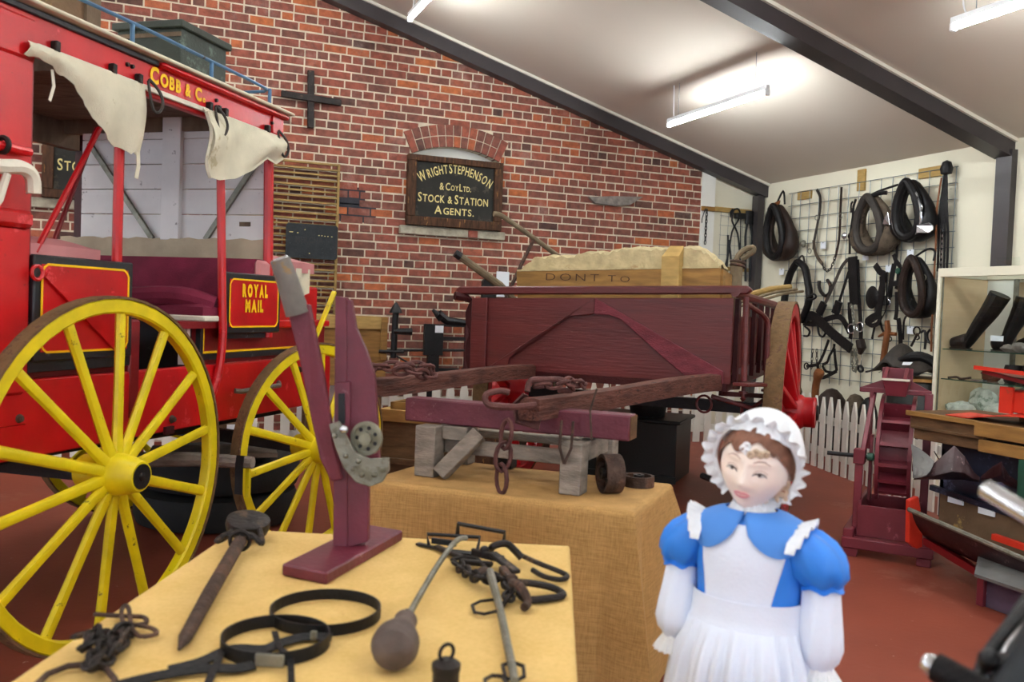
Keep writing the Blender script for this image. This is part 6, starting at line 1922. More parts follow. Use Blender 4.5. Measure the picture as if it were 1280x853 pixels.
MB().strap(smooth_path([G(.47, .45, .62), G(.53, .50, .50), G(.555, .52, .35), G(.53, .5, .22), G(.48, .47, .16)], 5), 0.03, 0.006, G.b * 0.3 + G.a).build('belt', 'leather_black', ml)

# ------------------------------------------------------------------ winnowing machine at the end of the right aisle
wm = thing('winnowing_machine', 'old winnowing machine with red end board, dark blue body and torn tin chute', 'machine', (4.3, 3.2, 0))
def R(x, y, z):
    return V((x, y, z))
def wbox(name, mat, x0, x1, y0, y1, z0, z1, bevel=0.003):
    return MB().box(WORLD, x0, x1, y0, y1, z0, z1).build(name, mat, wm, bevel=bevel)
wbox('deck_board', 'brown_wood', 4.20, 4.75, 2.2, 3.98, 0.872, 0.895)
wbox('deck_edge', 'pine', 4.18, 4.20, 3.50, 3.99, 0.868, 0.897)
wbox('pine_block', 'pine', 4.165, 4.20, 2.3, 3.50, 0.815, 0.893)
wbox('side_board', 'brown_wood', 4.20, 4.23, 2.3, 3.97, 0.805, 0.868)
wbox('second_edge', 'brown_wood', 4.185, 4.21, 3.45, 3.95, 0.795, 0.812)
wbox('pine_block', 'pine', 4.155, 4.19, 2.3, 3.46, 0.735, 0.80)
wbox('second_board', 'brown_wood', 4.20, 4.22, 2.3, 3.94, 0.735, 0.795)
wbox('body_side', 'machine_dark', 4.25, 4.28, 2.2, 3.78, 0.36, 0.80)
wbox('body_back', 'machine_dark', 4.72, 4.75, 2.2, 3.85, 0.30, 0.87)
wbox('body_end', 'machine_dark', 4.25, 4.75, 3.75, 3.78, 0.30, 0.70)
wbox('corner_leg', 'mill', 4.68, 4.74, 3.88, 3.94, 0.0, 0.87)
MB().bar(R(4.21, 3.80, 0.47), R(4.21, 2.6, 0.38), 0.03, 0.03).build('bottom_rail', 'machine_dark', wm)
for y, z in ((3.62, 0.435), (3.42, 0.417)):
    MB().box(WORLD, 4.195, 4.205, y - 0.05, y + 0.05, z - 0.022, z + 0.012).build('paper_label', 'paper', wm)
wbox('green_post', 'machine_green', 4.16, 4.22, 2.9, 3.22, 0.42, 0.76)
# torn tin chute
def tin(name, mat, rows):
    return MB().sheet(rows, 0.004, (0, 0, 1)).build(name, mat, wm, angle=50)
def px_row(*pts):
    return [V(p) for p in pts]
tin('tin_sheet', 'sheet_brown', [
    px_row((4.0, 3.707, 0.548), (4.04, 3.624, 0.651), (4.1, 3.562, 0.749), (4.14, 3.525, 0.692), (4.15, 3.468, 0.614), (4.14, 3.423, 0.597)),
    px_row((3.98, 3.716, 0.538), (4.0, 3.61, 0.575), (4.04, 3.516, 0.618), (4.05, 3.448, 0.621), (4.08, 3.417, 0.596), (4.1, 3.394, 0.591)),
    px_row((4.02, 3.736, 0.533), (4.12, 3.717, 0.533), (4.22, 3.67, 0.538), (4.22, 3.591, 0.553), (4.22, 3.534, 0.555), (4.22, 3.493, 0.559))])
tin('tin_sheet', 'sheet_grey', [
    px_row((4.03, 3.793, 0.723), (4.03, 3.729, 0.706), (4.03, 3.671, 0.679), (4.03, 3.626, 0.651)),
    px_row((3.99, 3.737, 0.633), (3.99, 3.697, 0.622), (3.99, 3.652, 0.612), (3.99, 3.613, 0.602)),
    px_row((3.95, 3.694, 0.552), (3.95, 3.666, 0.558), (3.95, 3.634, 0.568), (3.95, 3.602, 0.583))])
tin('tin_sheet', 'sheet_brown', [
    px_row((4.1, 3.385, 0.61), (4.08, 3.305, 0.676), (4.06, 3.236, 0.718), (4.1, 3.257, 0.692), (4.15, 3.256, 0.637), (4.2, 3.229, 0.602)),
    px_row((4.12, 3.401, 0.593), (4.1, 3.318, 0.618), (4.1, 3.263, 0.645), (4.14, 3.275, 0.617), (4.18, 3.268, 0.591), (4.22, 3.243, 0.569)),
    px_row((4.22, 3.483, 0.561), (4.22, 3.414, 0.574), (4.22, 3.356, 0.585), (4.22, 3.337, 0.576), (4.22, 3.298, 0.567), (4.22, 3.242, 0.561))])
# lower red-ended trough
MB().prism([R(3.965, 3.72, 0.42), R(4.03, 3.72, 0.44), R(4.07, 3.72, 0.30), R(4.08, 3.72, 0.15), R(4.04, 3.72, 0.14), R(3.975, 3.72, 0.18)], (0, 0.03, 0)).build('end_board', 'orange_red', wm, smooth=False, bevel=0.003)
MB().prism([R(4.06, 3.70, 0.17), R(4.16, 3.70, 0.15), R(4.16, 3.20, 0.02), R(4.08, 3.20, 0.05)], (0, 0, 0.04)).build('trough_keel', 'red_dark', wm, smooth=False)
rowsT = []
for j in range(9):
    t = j / 8
    rowsT.append([R(3.96 + 0.24 * t ** 1.3, 3.70 - 1.0 * k / 8, (0.365 - 0.185 * k / 8 * 0.62) - 0.20 * math.sin(t * PI * 0.5)) for k in range(9)])
tin('trough_sheet', 'sheet_brown', rowsT)
MB().tube([R(3.96, 3.72, 0.37), R(3.96, 2.70, 0.25)], 0.014, 8).build('rolled_edge', 'steel', wm)
MB().hexa([R(4.215, 3.74, 0.16), R(4.235, 3.74, 0.16), R(4.235, 2.6, 0.05), R(4.215, 2.6, 0.05), R(4.215, 3.74, 0.45), R(4.235, 3.74, 0.45), R(4.235, 2.6, 0.36), R(4.215, 2.6, 0.36)]).build('trough_back', 'box_brown', wm)
wbox('red_post', 'orange_red', 3.95, 4.05, 2.86, 2.89, 0.08, 0.39)
MB().bar(R(4.05, 3.25, 0.33), R(4.05, 2.7, 0.30), 0.03, 0.03).build('red_rail', 'orange_red', wm)
MB().hexa([R(3.82, 3.16, 0.165), R(4.06, 3.34, 0.20), R(4.06, 2.5, 0.20), R(3.82, 2.5, 0.165), R(3.82, 3.16, 0.18), R(4.06, 3.34, 0.215), R(4.06, 2.5, 0.215), R(3.82, 2.5, 0.18)]).build('shelf_board', 'sheet_grey', wm)
wbox('leg', 'mill', 3.90, 3.95, 3.17, 3.21, 0.0, 0.19)
wbox('lower_panel', 'lavender', 3.92, 3.945, 2.4, 3.17, 0.0, 0.17)
# red tray and lid on the deck
t = thing('red_tray', 'red painted shallow tin sheet curling on top of the winnowing machine', 'tray', (4.3, 3.4, 0.896))
rows = [[V((4.20 + 0.20 * j / 5, 3.72 - 0.9 * k / 12, 0.90 + 0.045 * math.sin(PI * min(1, max(0, (k - 2) / 9))) + 0.01 * j / 5)) for k in range(13)] for j in range(6)]
MB().sheet(rows, 0.004, (0, 0, 1)).build('sheet', 'orange_red', t)
t = thing('red_lidded_box', 'red wooden box with its lid tilted open above the winnowing machine', 'box', (4.45, 3.3, 0.9))
MB().box(WORLD, 4.36, 4.70, 2.5, 3.50, 0.948, 1.065).build('body', 'orange_red', t, bevel=0.004)
MB().box(WORLD, 4.345, 4.36, 3.42, 3.50, 0.94, 1.085).build('corner_strip', 'orange_red', t)
for y in (2.6, 3.4):
    MB().box(WORLD, 4.42, 4.66, y - 0.03, y + 0.03, 0.896, 0.948).build('skid', 'brown_wood', t)
MB().prism([V((4.28, 3.62, 1.17)), V((4.72, 3.70, 1.12)), V((4.72, 2.4, 1.10)), V((4.28, 2.4, 1.13))], (0, 0, 0.022)).build('lid', 'orange_red', t, smooth=False)
MB().prism([V((4.30, 3.58, 1.17)), V((4.34, 3.60, 1.17)), V((4.40, 2.9, 1.06)), V((4.36, 2.9, 1.06))], (0, 0, -0.02)).build('lid_rim', 'red_dark', t, smooth=False)
m = MB()
m.box(WORLD, 4.357, 4.36, 3.02, 3.06, 0.975, 1.03)
m.build('painted_mark', 'yellow_line', t)

# ------------------------------------------------------------------ glass showcase
sc = thing('showcase', 'cream framed glass showcase of boots and rocks against the side wall', 'cabinet', (6.63, 4.6, 0))
def sbox(name, mat, x0, x1, y0, y1, z0, z1, bevel=0.003):
    return MB().box(WORLD, x0, x1, y0, y1, z0, z1).build(name, mat, sc, bevel=bevel)
YF, YN = 5.785, 3.6
sbox('top_rail', 'cream_wall', 6.35, 6.40, YN, YF, 1.835, 1.91)
sbox('top_rail', 'cream_wall', 6.90, 6.95, YN, YF, 1.835, 1.91)
sbox('top_rail', 'cream_wall', 6.40, 6.90, YF - 0.04, YF, 1.835, 1.91)
sbox('top_glass', 'glass', 6.40, 6.90, YN, YF - 0.04, 1.890, 1.897, 0)
sbox('corner_post', 'cream_wall', 6.35, 6.375, YF - 0.03, YF, 0.0, 1.835)
sbox('corner_post', 'steel', 6.376, 6.386, YF - 0.045, YF - 0.03, 0.63, 1.835)
sbox('end_panel', 'tan_panel', 6.376, 6.93, YF - 0.028, YF - 0.008, 0.0, 1.835)
sbox('back_panel', 'white_wall', 6.92, 6.94, 5.49, YF - 0.03, 0.0, 1.835)
sbox('mirror_panel', 'mirror', 6.915, 6.93, YN, 5.44, 0.66, 1.835)
sbox('mirror_frame', 'steel', 6.905, 6.93, 5.44, 5.485, 0.66, 1.835)
sbox('base_shelf', 'cream_wall', 6.36, 6.94, YN, YF - 0.03, 0.60, 0.635)
sbox('base_front', 'cream_wall', 6.36, 6.385, YN, YF - 0.03, 0.0, 0.60)
for z in (0.945, 1.205):
    sbox('glass_shelf', 'glass', 6.42, 6.90, YN, YF - 0.035, z, z + 0.008, 0)
    sbox('shelf_edge', 'machine_green', 6.414, 6.42, YN, YF - 0.035, z, z + 0.008, 0)
sbox('glass_door', 'glass', 6.362, 6.367, YN, YF - 0.03, 0.64, 1.83, 0)
tag(MB().box(WORLD, 6.60, 6.605, 5.2, 5.42, 1.911, 2.0).build('clear_card', 'glass'), 'clear plastic card holder standing on top of the showcase', 'card holder')
def boot(label, foot, toe, top, lean, mat, idx):
    t = thing('riding_boot', label, 'boot', foot, 'boots in the showcase')
    f, k, u = V(foot), V(toe), V(top)
    MB().tube(smooth_path([k + V((0, 0, 0.042)), f + (k - f) * 0.55 + V((0, 0, 0.056)), f + V((0, 0, 0.068)), f - (k - f) * 0.28 + V((0, 0, 0.06))], 4), [0.036, 0.05, 0.056, 0.058, 0.06, 0.063, 0.066, 0.07, 0.072, 0.07, 0.066, 0.06, 0.05], 12).build('foot', mat, t)
    MB().tube(smooth_path([f - (k - f) * 0.1 + V((0, 0, 0.06)), f + (u - f) * 0.35 + V((0, 0, 0.03)), f + (u - f) * 0.7, u], 4), [0.07, 0.076, 0.082, 0.088, 0.094, 0.10, 0.106, 0.112, 0.118, 0.122, 0.126, 0.13, 0.132], 14, flat=0.6).build('shaft', mat, t)
    MB().tube(smooth_path([k + V((0, 0, 0.006)), f + V((0, 0, 0.006)), f - (k - f) * 0.28 + V((0, 0, 0.006))], 4), 0.04, 8, flat=0.2, nrm=(0, 0, 1)).build('sole', 'black_iron', t)
boot('tall black boot slumped on the upper glass shelf, toe to the wall end', (6.52, 5.60, 1.214), (6.50, 5.73, 1.214), (6.60, 5.36, 1.69), 0, 'leather_black', 0)
boot('second tall black boot standing behind the slumped one on the upper shelf', (6.70, 5.38, 1.214), (6.68, 5.47, 1.214), (6.76, 5.24, 1.66), 0, 'leather_black', 1)
tag(MB().prism([V((6.50, 5.35, 1.30)), V((6.50, 5.23, 1.30)), V((6.50, 5.23, 1.345)), V((6.50, 5.35, 1.345))], (0.004, 0, 0)).build('caption_card', 'paper'), 'small white caption card beside the boots', 'card')
def rock(label, c, rx, ry, rz, mat, seed, group, name='rock'):
    random.seed(seed)
    m = MB().ell((0, 0, 0), 1, 1, 1, 14, 10)
    ph = [random.uniform(0, 6) for _ in range(6)]
    for p in m.v:
        k = 1 + 0.16 * math.sin(3.1 * p.x + ph[0]) * math.cos(2.7 * p.y + ph[1]) + 0.10 * math.sin(5.3 * p.z + 4 * p.x + ph[2]) + random.uniform(-.06, .06)
        p.x, p.y, p.z = c[0] + p.x * rx * k, c[1] + p.y * ry * k, c[2] + rz * 0.9 + max(-0.9, p.z * k) * rz
    return tag(m.build(name, mat, angle=28), label, 'rock', group)
gr = 'rocks in the showcase'
rock('rough grey-green rock at the back of the bottom shelf', (6.66, 5.50, .637), .08, .16, .13, 'rock_pale', 1, gr)
rock('flat pale rock at the wall end of the bottom shelf', (6.46, 5.57, .637), .07, .14, .07, 'rock_pale', 2, gr)
rock('dark green crystalline rock in the middle of the bottom shelf', (6.74, 5.16, .637), .08, .16, .13, 'rock_green', 3, gr)
rock('pale slab of rock at the front of the bottom shelf', (6.50, 5.22, .637), .07, .17, .075, 'rock_pale', 4, gr)
rock('small brown stone lying at the front of the bottom shelf', (6.44, 5.30, .637), .03, .09, .018, 'handle_wood', 5, gr)
for k, (y, r) in enumerate(((5.22, .04), (5.10, .055), (4.98, .05), (4.86, .06))):
    rock(('knobbly grey rock just past the boots on the upper shelf', 'second knobbly grey rock along the upper shelf', 'dark lump of rock third along the upper shelf', 'knobbly grey rock farthest along the upper shelf')[k], (6.55, y, 1.214), .05, r + .03, r * .8, 'rock_grey' if k != 2 else 'leather_black', 20 + k, 'knobbly rocks on the upper shelf')
t = thing('brown_jar', 'squat brown glazed jar on the middle glass shelf', 'jar', (6.62, 5.42, .954))
MB().lathe([(0.05, 0), (0.07, 0.02), (0.076, 0.06), (0.07, 0.095), (0.055, 0.11), (0.0, 0.115)], (6.62, 5.42, .954), (0, 0, 1), 22).build('body', 'jar_brown', t)
MB().torus((6.62, 5.42, 1.02), (0, 0, 1), 0.077, 0.006, 22, 6).build('band', 'leather_brown', t)
for k, y in enumerate((5.24, 5.08)):
    tag(MB().lathe([(0.065, 0), (0.075, 0.02), (0.075, 0.12), (0.068, 0.15), (0.055, 0.15), (0.055, 0.02), (0.0, 0.02)], (6.66, y, .954), (0, 0, 1), 20, cap=False).build('leather_gaiter', 'leather_black'),
        ('round black leather gaiter beside the brown jar', 'second round black leather gaiter, farther from the jar')[k], 'gaiter', 'gaiters in the showcase')
tag(MB().tube(smooth_path([V((6.46, 5.72, .96)), V((6.50, 5.66, .97)), V((6.48, 5.60, .96)), V((6.54, 5.55, .975))], 3), 0.010, 6).build('iron_scrap', 'rust'), 'small rusty iron scrap at the wall end of the middle shelf', 'iron')
tag(MB().bar((6.50, 5.50, .96), (6.50, 5.38, .96), 0.05, 0.012).build('silver_buckle', 'chrome'), 'shiny silver buckle in front of the brown jar', 'buckle')

# ------------------------------------------------------------------ drum with a saddle beside the showcase
t = thing('black_drum', 'black round drum with a wooden rim behind the picket fence', 'drum', (6.52, 6.10, 0))
MB().lathe([(0.0, 0), (0.27, 0), (0.28, 0.05), (0.28, 0.88), (0.27, 0.90), (0.0, 0.90)], (6.52, 6.10, 0), (0, 0, 1), 32, cap=False).build('body', 'trunk_black', t)
MB().lathe([(0.0, 0.902), (0.30, 0.902), (0.30, 0.93), (0.0, 0.93)], (6.52, 6.10, 0), (0, 0, 1), 32, cap=False).build('rim_board', 'pine', t)
t = thing('old_saddle', 'black leather saddle with worn flap lying on the drum', 'saddle', (6.5, 6.12, 0.932))
rows = []
for j in range(15):
    v = j / 14
    r = []
    for k in range(25):
        u = k / 24
        y = 6.52 - 0.62 * u
        x = 6.30 + 0.42 * v
        hump = 0.26 * math.exp(-((u - 0.38) / 0.20) ** 2) + 0.12 * math.exp(-((u - 0.80) / 0.22) ** 2)
        z = 0.952 + (hump) * math.sin(PI * (0.12 + 0.82 * v)) ** 0.8 + 0.02 * math.sin(PI * v)
        r.append(V((x, y, z)))
    rows.append(r)
MB().sheet(rows, -0.018, (0, 0, 1)).build('seat', 'leather_grey', t)
MB().tube(smooth_path([V((6.36, 6.28, 1.02)), V((6.40, 6.15, 1.10)), V((6.46, 6.02, 1.125)), V((6.52, 5.90, 1.06)), V((6.5, 5.84, .98))], 4), [.03] * 5 + [.045] * 8 + [.04] * 4, 10).build('roll', 'leather_black', t)
rows = [[V((6.24 + 0.02 * j, 6.30 - 0.42 * k / 10 , 0.955 + 0.07 * (1 - j / 3) * math.sin(PI * k / 10) + 0.01 * j)) for k in range(11)] for j in range(5)]
MB().sheet(rows, 0.014, (1, 0, 0)).build('flap', 'leather_black', t)
MB().prism([V((6.28, 6.06, 1.045)), V((6.28, 5.97, 1.05)), V((6.30, 5.96, 1.075)), V((6.30, 6.07, 1.07))], (0.003, 0, 0.002)).build('tag_card', 'paper', t)
tag(MB().torus((6.24, 6.52, 0.975), (1, 0, 0.2), 0.03, 0.011, 16, 6).build('black_iron_hook', 'black_iron'), 'black curled iron hook resting at the end of the saddle', 'hook')
MB_hook = None
tag(MB().prism([V((6.236, 6.22, .84)), V((6.236, 6.19, .84)), V((6.236, 6.19, .88)), V((6.236, 6.22, .88))], (0.003, 0, 0)).build('white_price_card', 'paper'), 'tiny white card tied at the drum rim', 'card')

# ------------------------------------------------------------------ between the fence and the wall
random.seed(31)
def lump(name, label, c, r, mat, cat, group=None, seed=1):
    random.seed(seed)
    m = MB().ell((0, 0, 0), 1, 1, 1, 16, 10)
    for p in m.v:
        k = 1 + 0.10 * math.sin(4 * p.x + seed) + 0.08 * math.sin(5 * p.y + 2 * p.z + seed)
        p.x, p.y, p.z = c[0] + p.x * r[0] * k, c[1] + p.y * r[1] * k, c[2] + r[2] + p.z * r[2]
    return tag(m.build(name, mat), label, cat, group)
lump('tan_saddle_pad', 'brown leather saddle pad behind the fence, nearest the dray wheel', (6.62, 7.98, 0.0), (.18, .20, .40), 'leather_brown', 'saddle pad', seed=2)
tag(MB().tube(smooth_path([V((6.70, 7.62, 0.001)), V((6.68, 7.62, 0.6)), V((6.66, 7.58, 0.78)), V((6.64, 7.52, 0.88))], 4), [.04] * 9 + [.05, .055, .055, .045], 10).build('leather_boot_tree', 'leather_red'), 'chestnut leather boot standing upright behind the fence', 'boot')
lump('brown_saddle', 'rounded brown saddle behind the fence under the halter', (6.60, 7.28, 0.0), (.18, .18, .36), 'leather_brown', 'saddle', seed=5)
lump('woven_basket', 'dark wicker bundle behind the middle fence pickets', (6.55, 6.90, 0.0), (.16, .14, .35), 'leather_tan', 'bundle', seed=7)
lump('black_bag', 'black leather bag behind the fence next to the drum', (6.42, 6.58, 0.0), (.10, .11, .35), 'leather_black', 'bag', seed=9)

# ------------------------------------------------------------------ iron stand and crank box by the brick wall
t = thing('iron_stand', 'black iron stand with a white label and thin rails by the brick wall', 'stand', (2.75, 8.95, 0))
MB().box(WORLD, 2.655, 2.86, 8.92, 8.98, 0.90, 1.23).build('column_box', 'black_iron', t, bevel=0.004)
MB().box(WORLD, 2.70, 2.82, 8.92, 8.98, 0.30, 0.90).build('column', 'black_iron', t)
MB().box(WORLD, 2.55, 2.95, 8.85, 9.02, 0.0, 0.30).build('foot', 'black_iron', t)
MB().box(WORLD, 2.765, 2.855, 8.915, 8.92, 1.14, 1.215).build('label_card', 'paper', t)
MB().box(WORLD, 2.86, 3.14, 8.94, 8.97, 1.205, 1.235).build('arm', 'black_iron', t)
MB().tube([V((2.80, 8.95, 1.34)), V((2.90, 8.95, 1.27)), V((3.14, 8.95, 1.25))], [.05, .045, .03], 8).build('casting', 'black_iron', t)
MB().tube([V((2.74, 8.95, 1.38)), V((2.84, 8.95, 1.29))], [.015, .045], 8).build('casting', 'black_iron', t)
MB().box(WORLD, 2.86, 3.2, 8.93, 8.98, 1.06, 1.10).build('toothed_bar', 'black_iron', t)
MB().tube([V((2.20, 8.95, 0.9)), V((2.25, 8.95, 0.945)), V((3.14, 8.95, 0.96))], 0.014, 8).build('rail', 'black_iron', t)
MB().tube([V((2.22, 8.95, 0.0)), V((2.22, 8.95, 0.94))], 0.022, 8).build('rail_post', 'black_iron', t)
MB().tube([V((2.30, 8.95, 0.92)), V((2.80, 8.95, 0.66))], 0.010, 8).build('rail_stay', 'black_iron', t)
MB().box(WORLD, 2.80, 3.05, 8.93, 8.98, 0.735, 0.765).build('shelf_bar', 'black_iron', t)
MB().tube([V((3.13, 8.95, 0.0)), V((3.13, 8.95, 1.24)), V((3.18, 8.95, 1.32))], 0.03, 8).build('end_post', 'maroon_dark', t)
MB().tube([V((2.75, 8.95, 0.5)), V((3.12, 8.95, 0.78))], 0.010, 8).build('rail_stay', 'black_iron', t)

t = thing('crank_box', 'tan timber box with a dark iron crank behind the coach front wheel', 'box', (1.7, 8.2, 0))
MB().box(WORLD, 1.3, 2.03, 8.05, 8.3, 0.66, 1.18).build('body', 'pine', t, bevel=0.004)
MB().box(WORLD, 1.28, 1.97, 8.02, 8.33, 1.18, 1.30).build('top_board', 'pine_side', t, bevel=0.006)
MB().box(WORLD, 1.97, 2.03, 8.02, 8.06, 0.9, 1.30).build('end_post', 'pine', t, bevel=0.004)
for x in (1.34, 1.97):
    for y in (8.08, 8.26):
        MB().box(WORLD, x - 0.03, x + 0.03, y - 0.03, y + 0.03, 0.0, 0.66).build('leg', 'brown_wood', t)
MB().tube([V((2.09, 8.02, 0.92)), V((2.10, 8.02, 1.36))], 0.03, 8).build('crank_post', 'black_iron', t)
MB().lathe([(0.0, 0), (0.06, 0), (0.05, 0.03), (0.015, 0.09), (0.0, 0.10)], (2.10, 8.02, 1.34), (0, 0, 1), 14, cap=False).build('crank_cap', 'black_iron', t)
MB().tube([V((2.08, 8.0, 1.17)), V((2.25, 7.98, 1.17))], [0.025, 0.035], 8).build('crank_handle', 'black_iron', t)
MB().tube([V((1.95, 8.01, 0.98)), V((2.18, 8.0, 0.98))], 0.016, 8).build('crank_rod', 'black_iron', t)

# ------------------------------------------------------------------ crates behind the hessian table
t = thing('tool_crate', 'brown wooden crate with pale frame on the floor behind the lever stand', 'crate', (1.62, 5.72, 0.0))
CR = Fr((1.42, 5.72), 40)
MB().box(CR, -0.10, 0.42, 0.03, 0.5, 0.02, 0.66).build('body', 'brown_wood', t)
for a in (-0.12, 0.38):
    MB().box(CR, a, a + 0.05, -0.0, 0.04, 0.0, 0.72).build('frame_post', 'pine', t, bevel=0.003)
MB().box(CR, -0.12, 0.43, 0.0, 0.04, 0.64, 0.72).build('frame_rail', 'pine', t, bevel=0.003)
MB().box(CR, -0.12, 0.43, 0.0, 0.04, 0.36, 0.40).build('frame_rail', 'brown_wood', t, bevel=0.003)
MB().box(CR, -0.10, 0.42, 0.04, 0.5, 0.66, 0.70).build('lid', 'pine_side', t, bevel=0.003)
t = thing('tool_tray', 'small open timber tray on top of the brown crate', 'tray', CR(0.15, 0.25, 0.701))
MB().box(CR, 0.02, 0.30, 0.10, 0.40, 0.701, 0.715).build('floor_board', 'brown_wood', t)
for a0, a1, b0, b1 in ((0.02, 0.04, 0.10, 0.40), (0.28, 0.30, 0.10, 0.40), (0.02, 0.30, 0.10, 0.12), (0.02, 0.30, 0.38, 0.40)):
    MB().box(CR, a0, a1, b0, b1, 0.701, 0.76).build('side', 'pine', t)
tag(MB().box(CR, 0.48, 0.74, 0.15, 0.5, 0.0, 0.66).build('dark_post_block', 'frame_wood'), 'dark timber block standing beside the brown crate', 'block')

# ------------------------------------------------------------------ bicycle handlebars close to the camera
bk = thing('bicycle', 'black bicycle with chrome handlebar and ribbed black grip beside the camera', 'bicycle', (1.95, 0.75, 0))
pa, pb = V((1.008, 0.824, 1.192)), V((1.008, 0.747, 1.168))
MB().tube([pa, pb, pb + (pb - pa) * 1.2], 0.0125, 14).build('handlebar', 'chrome', bk)
ga, gb = V((0.917, 0.821, 0.976)), V((0.94, 0.746, 0.96))
ax = (gb - ga).normalized()
L_ = (gb - ga).length
MB().lathe([(0.0, -0.004), (0.010, -0.003), (0.013, 0.004), (0.013, 0.014), (0.0, 0.014)], ga, ax, 18, cap=False).build('end_cap', 'chrome', bk)
prof_g = []
for k in range(18):
    x = 0.012 + k * L_ / 18
    prof_g += [(0.0175, x), (0.0185, x + 0.001), (0.0185, x + L_ / 18 * 0.6), (0.017, x + L_ / 18 * 0.75)]
MB().lathe(prof_g, ga, ax, 22).build('grip', 'leather_black', bk)
p0, p1, p2 = V((0.978, 0.795, 0.944)), V((1.018, 0.812, 0.981)), V((1.113, 0.829, 1.036))
MB().tube(smooth_path([gb, p0, p1, p2, p2 + (p2 - p1) * 0.6], 4), 0.009, 10).build('frame_tube', 'black_iron', bk)
MB().tube([V((0.998, 0.807, 0.928)), V((1.046, 0.811, 0.984)), V((1.118, 0.826, 1.02))], 0.013, 10).build('stem', 'chrome', bk)
MB().tube([V((0.979, 0.773, 0.943)), V((1.014, 0.781, 0.973)), V((1.086, 0.797, 1.027))], 0.012, 10).build('frame_tube', 'black_iron', bk)
MB().tube([V((1.029, 0.818, 0.985)), V((1.063, 0.827, 1.014)), V((1.126, 0.846, 1.043))], 0.002, 6).build('cable', 'black_iron', bk)
MB().ell((0.999, 0.798, 0.977), .014, .014, .016, 12, 8).build('clamp', 'black_iron', bk)
MB().ell((1.018, 0.79, 0.974), .018, .016, .014, 12, 8).build('clamp', 'black_iron', bk)
MB().tube([V((1.0, 0.808, 0.973)), V((1.002, 0.797, 0.982))], .006, 8).build('bolt', 'black_iron', bk)
MB().tube([V((0.961, 0.737, 0.964)), V((1.012, 0.74, 1.024))], 0.02, 12).build('frame_tube', 'slate_black', bk)
wc = V((1.98, 0.42, 0.33))
MB().torus(wc, (0.5, -0.86, 0.05), 0.315, 0.016, 48, 8).build('front_wheel', 'rubber', bk)
MB().torus(wc, (0.5, -0.86, 0.05), 0.295, 0.009, 48, 6).build('rim', 'chrome', bk)
MB().tube([wc, V((1.03, 0.754, 1.017))], 0.012, 8).build('fork', 'black_iron', bk)
MB().tube([V((1.03, 0.754, 1.017)), V((1.086, 0.797, 1.027)), pb + (pb - pa) * 1.2], 0.012, 8).build('fork', 'black_iron', bk)


# ------------------------------------------------------------------ wire grids and hung harness
XW = 7.05
hg = thing('wire_grid', 'galvanised wire grid panel covering the harness wall', 'grid panel', (XW - 0.03, 7.45, 0.70))
y0, y1, z0, z1 = 6.22, 8.62, 0.72, 2.92
first = None
for k in range(16):
    z = z1 - 0.1525 * k
    if z < z0: break
    if first is None:
        first = MB().tube([V((XW - 0.035, y0, z)), V((XW - 0.035, y1, z))], 0.0042, 6).build('wire', 'wire', hg)
        zz = z
    else:
        twin(first, hg, W[hg.name] + V((0, 0, z - zz)))
first = None
for k in range(16):
    y = y1 - 0.05 - 0.155 * k
    if y < y0: break
    if first is None:
        first = MB().tube([V((XW - 0.029, y, z0)), V((XW - 0.029, y, z1))], 0.0042, 6).build('wire', 'wire', hg)
        yy = y
    else:
        twin(first, hg, W[hg.name] + V((0, y - yy, 0)))
wg = 'timber cleats fixing the wire grid'
for nm, lab, a, b, c, d in (('timber_cleat', 'short timber cleat above the farthest horse collar', 8.25, 8.48, 2.83, 2.93), ('timber_cleat', 'upright timber cleat near the ceiling at the middle of the grid', 7.42, 7.53, 2.83, 3.06), ('timber_cleat', 'short timber cleat above the silver-trimmed collar', 6.40, 6.70, 2.86, 2.96)):
    tag(MB().box(WORLD, XW - 0.028, XW - 0.001, a, b, c, d).build(nm, 'pine_side', bevel=0.003), lab, 'cleat', wg)

def horse_collar(name, label, x, yc, zc, w, h, roll_r, body_w, body_r, mat_roll, mat_body, tilt=0.0, egg=0.18, extra=None):
    """a padded horse collar hung flat to the wall: narrow front roll and wide body behind it"""
    t = thing(name, label, 'horse collar', (x, yc, zc - h / 2), 'horse collars on the harness wall')
    def loop(sw, sh, dx, n=40, oz=0.0):
        out = []
        for k in range(n):
            a = 2 * PI * k / n
            z = math.cos(a)
            sx = math.sin(a) * (0.86 - 0.26 * z) * (1 - 0.30 * max(0, z) ** 3)
            out.append(V((x + dx - 0.03 * z, yc + sx * w / 2 * sw, zc + z * h / 2 * sh + oz)))
        return out
    rv = [random.uniform(0.93, 1.07) for _ in range(40)]
    MB().tube(loop(1.0, 1.0, -0.09), [roll_r * v for v in rv], 10, closed=True).build('roll', mat_roll, t)
    n = 40
    rr = []
    for k in range(n):
        a = 2 * PI * k / n
        low = (1 - math.cos(a)) / 2
        rr.append(body_r * (0.38 + 0.62 * math.exp(-((abs(a - PI) - 0.85) / 0.75) ** 2)) * random.uniform(0.95, 1.05))
    MB().tube(loop(1.0 + body_w, 0.98, 0.0), rr, 12, closed=True, flat=0.85).build('body', mat_body, t)
    MB().tube(loop(0.94, 0.95, -0.04), roll_r * 0.8, 8, closed=True).build('lining', mat_body, t)
    return t, loop
def strap_on_wall(t, name, mat, pts, w, th=0.006, close=False, dx=0.0):
    return MB().strap(smooth_path([V(p) + V((dx, 0, 0)) for p in pts], 4, close), w, th, (1, 0, 0), closed=close).build(name, mat, t)
def cord(t, name, mat, pts, r, close=False):
    return MB().tube(smooth_path([V(p) for p in pts], 4, close), r, 8, closed=close).build(name, mat, t)
def dims(a, b, c, d):
    return (a + b) / 2, (c + d) / 2, abs(a - b), abs(d - c)

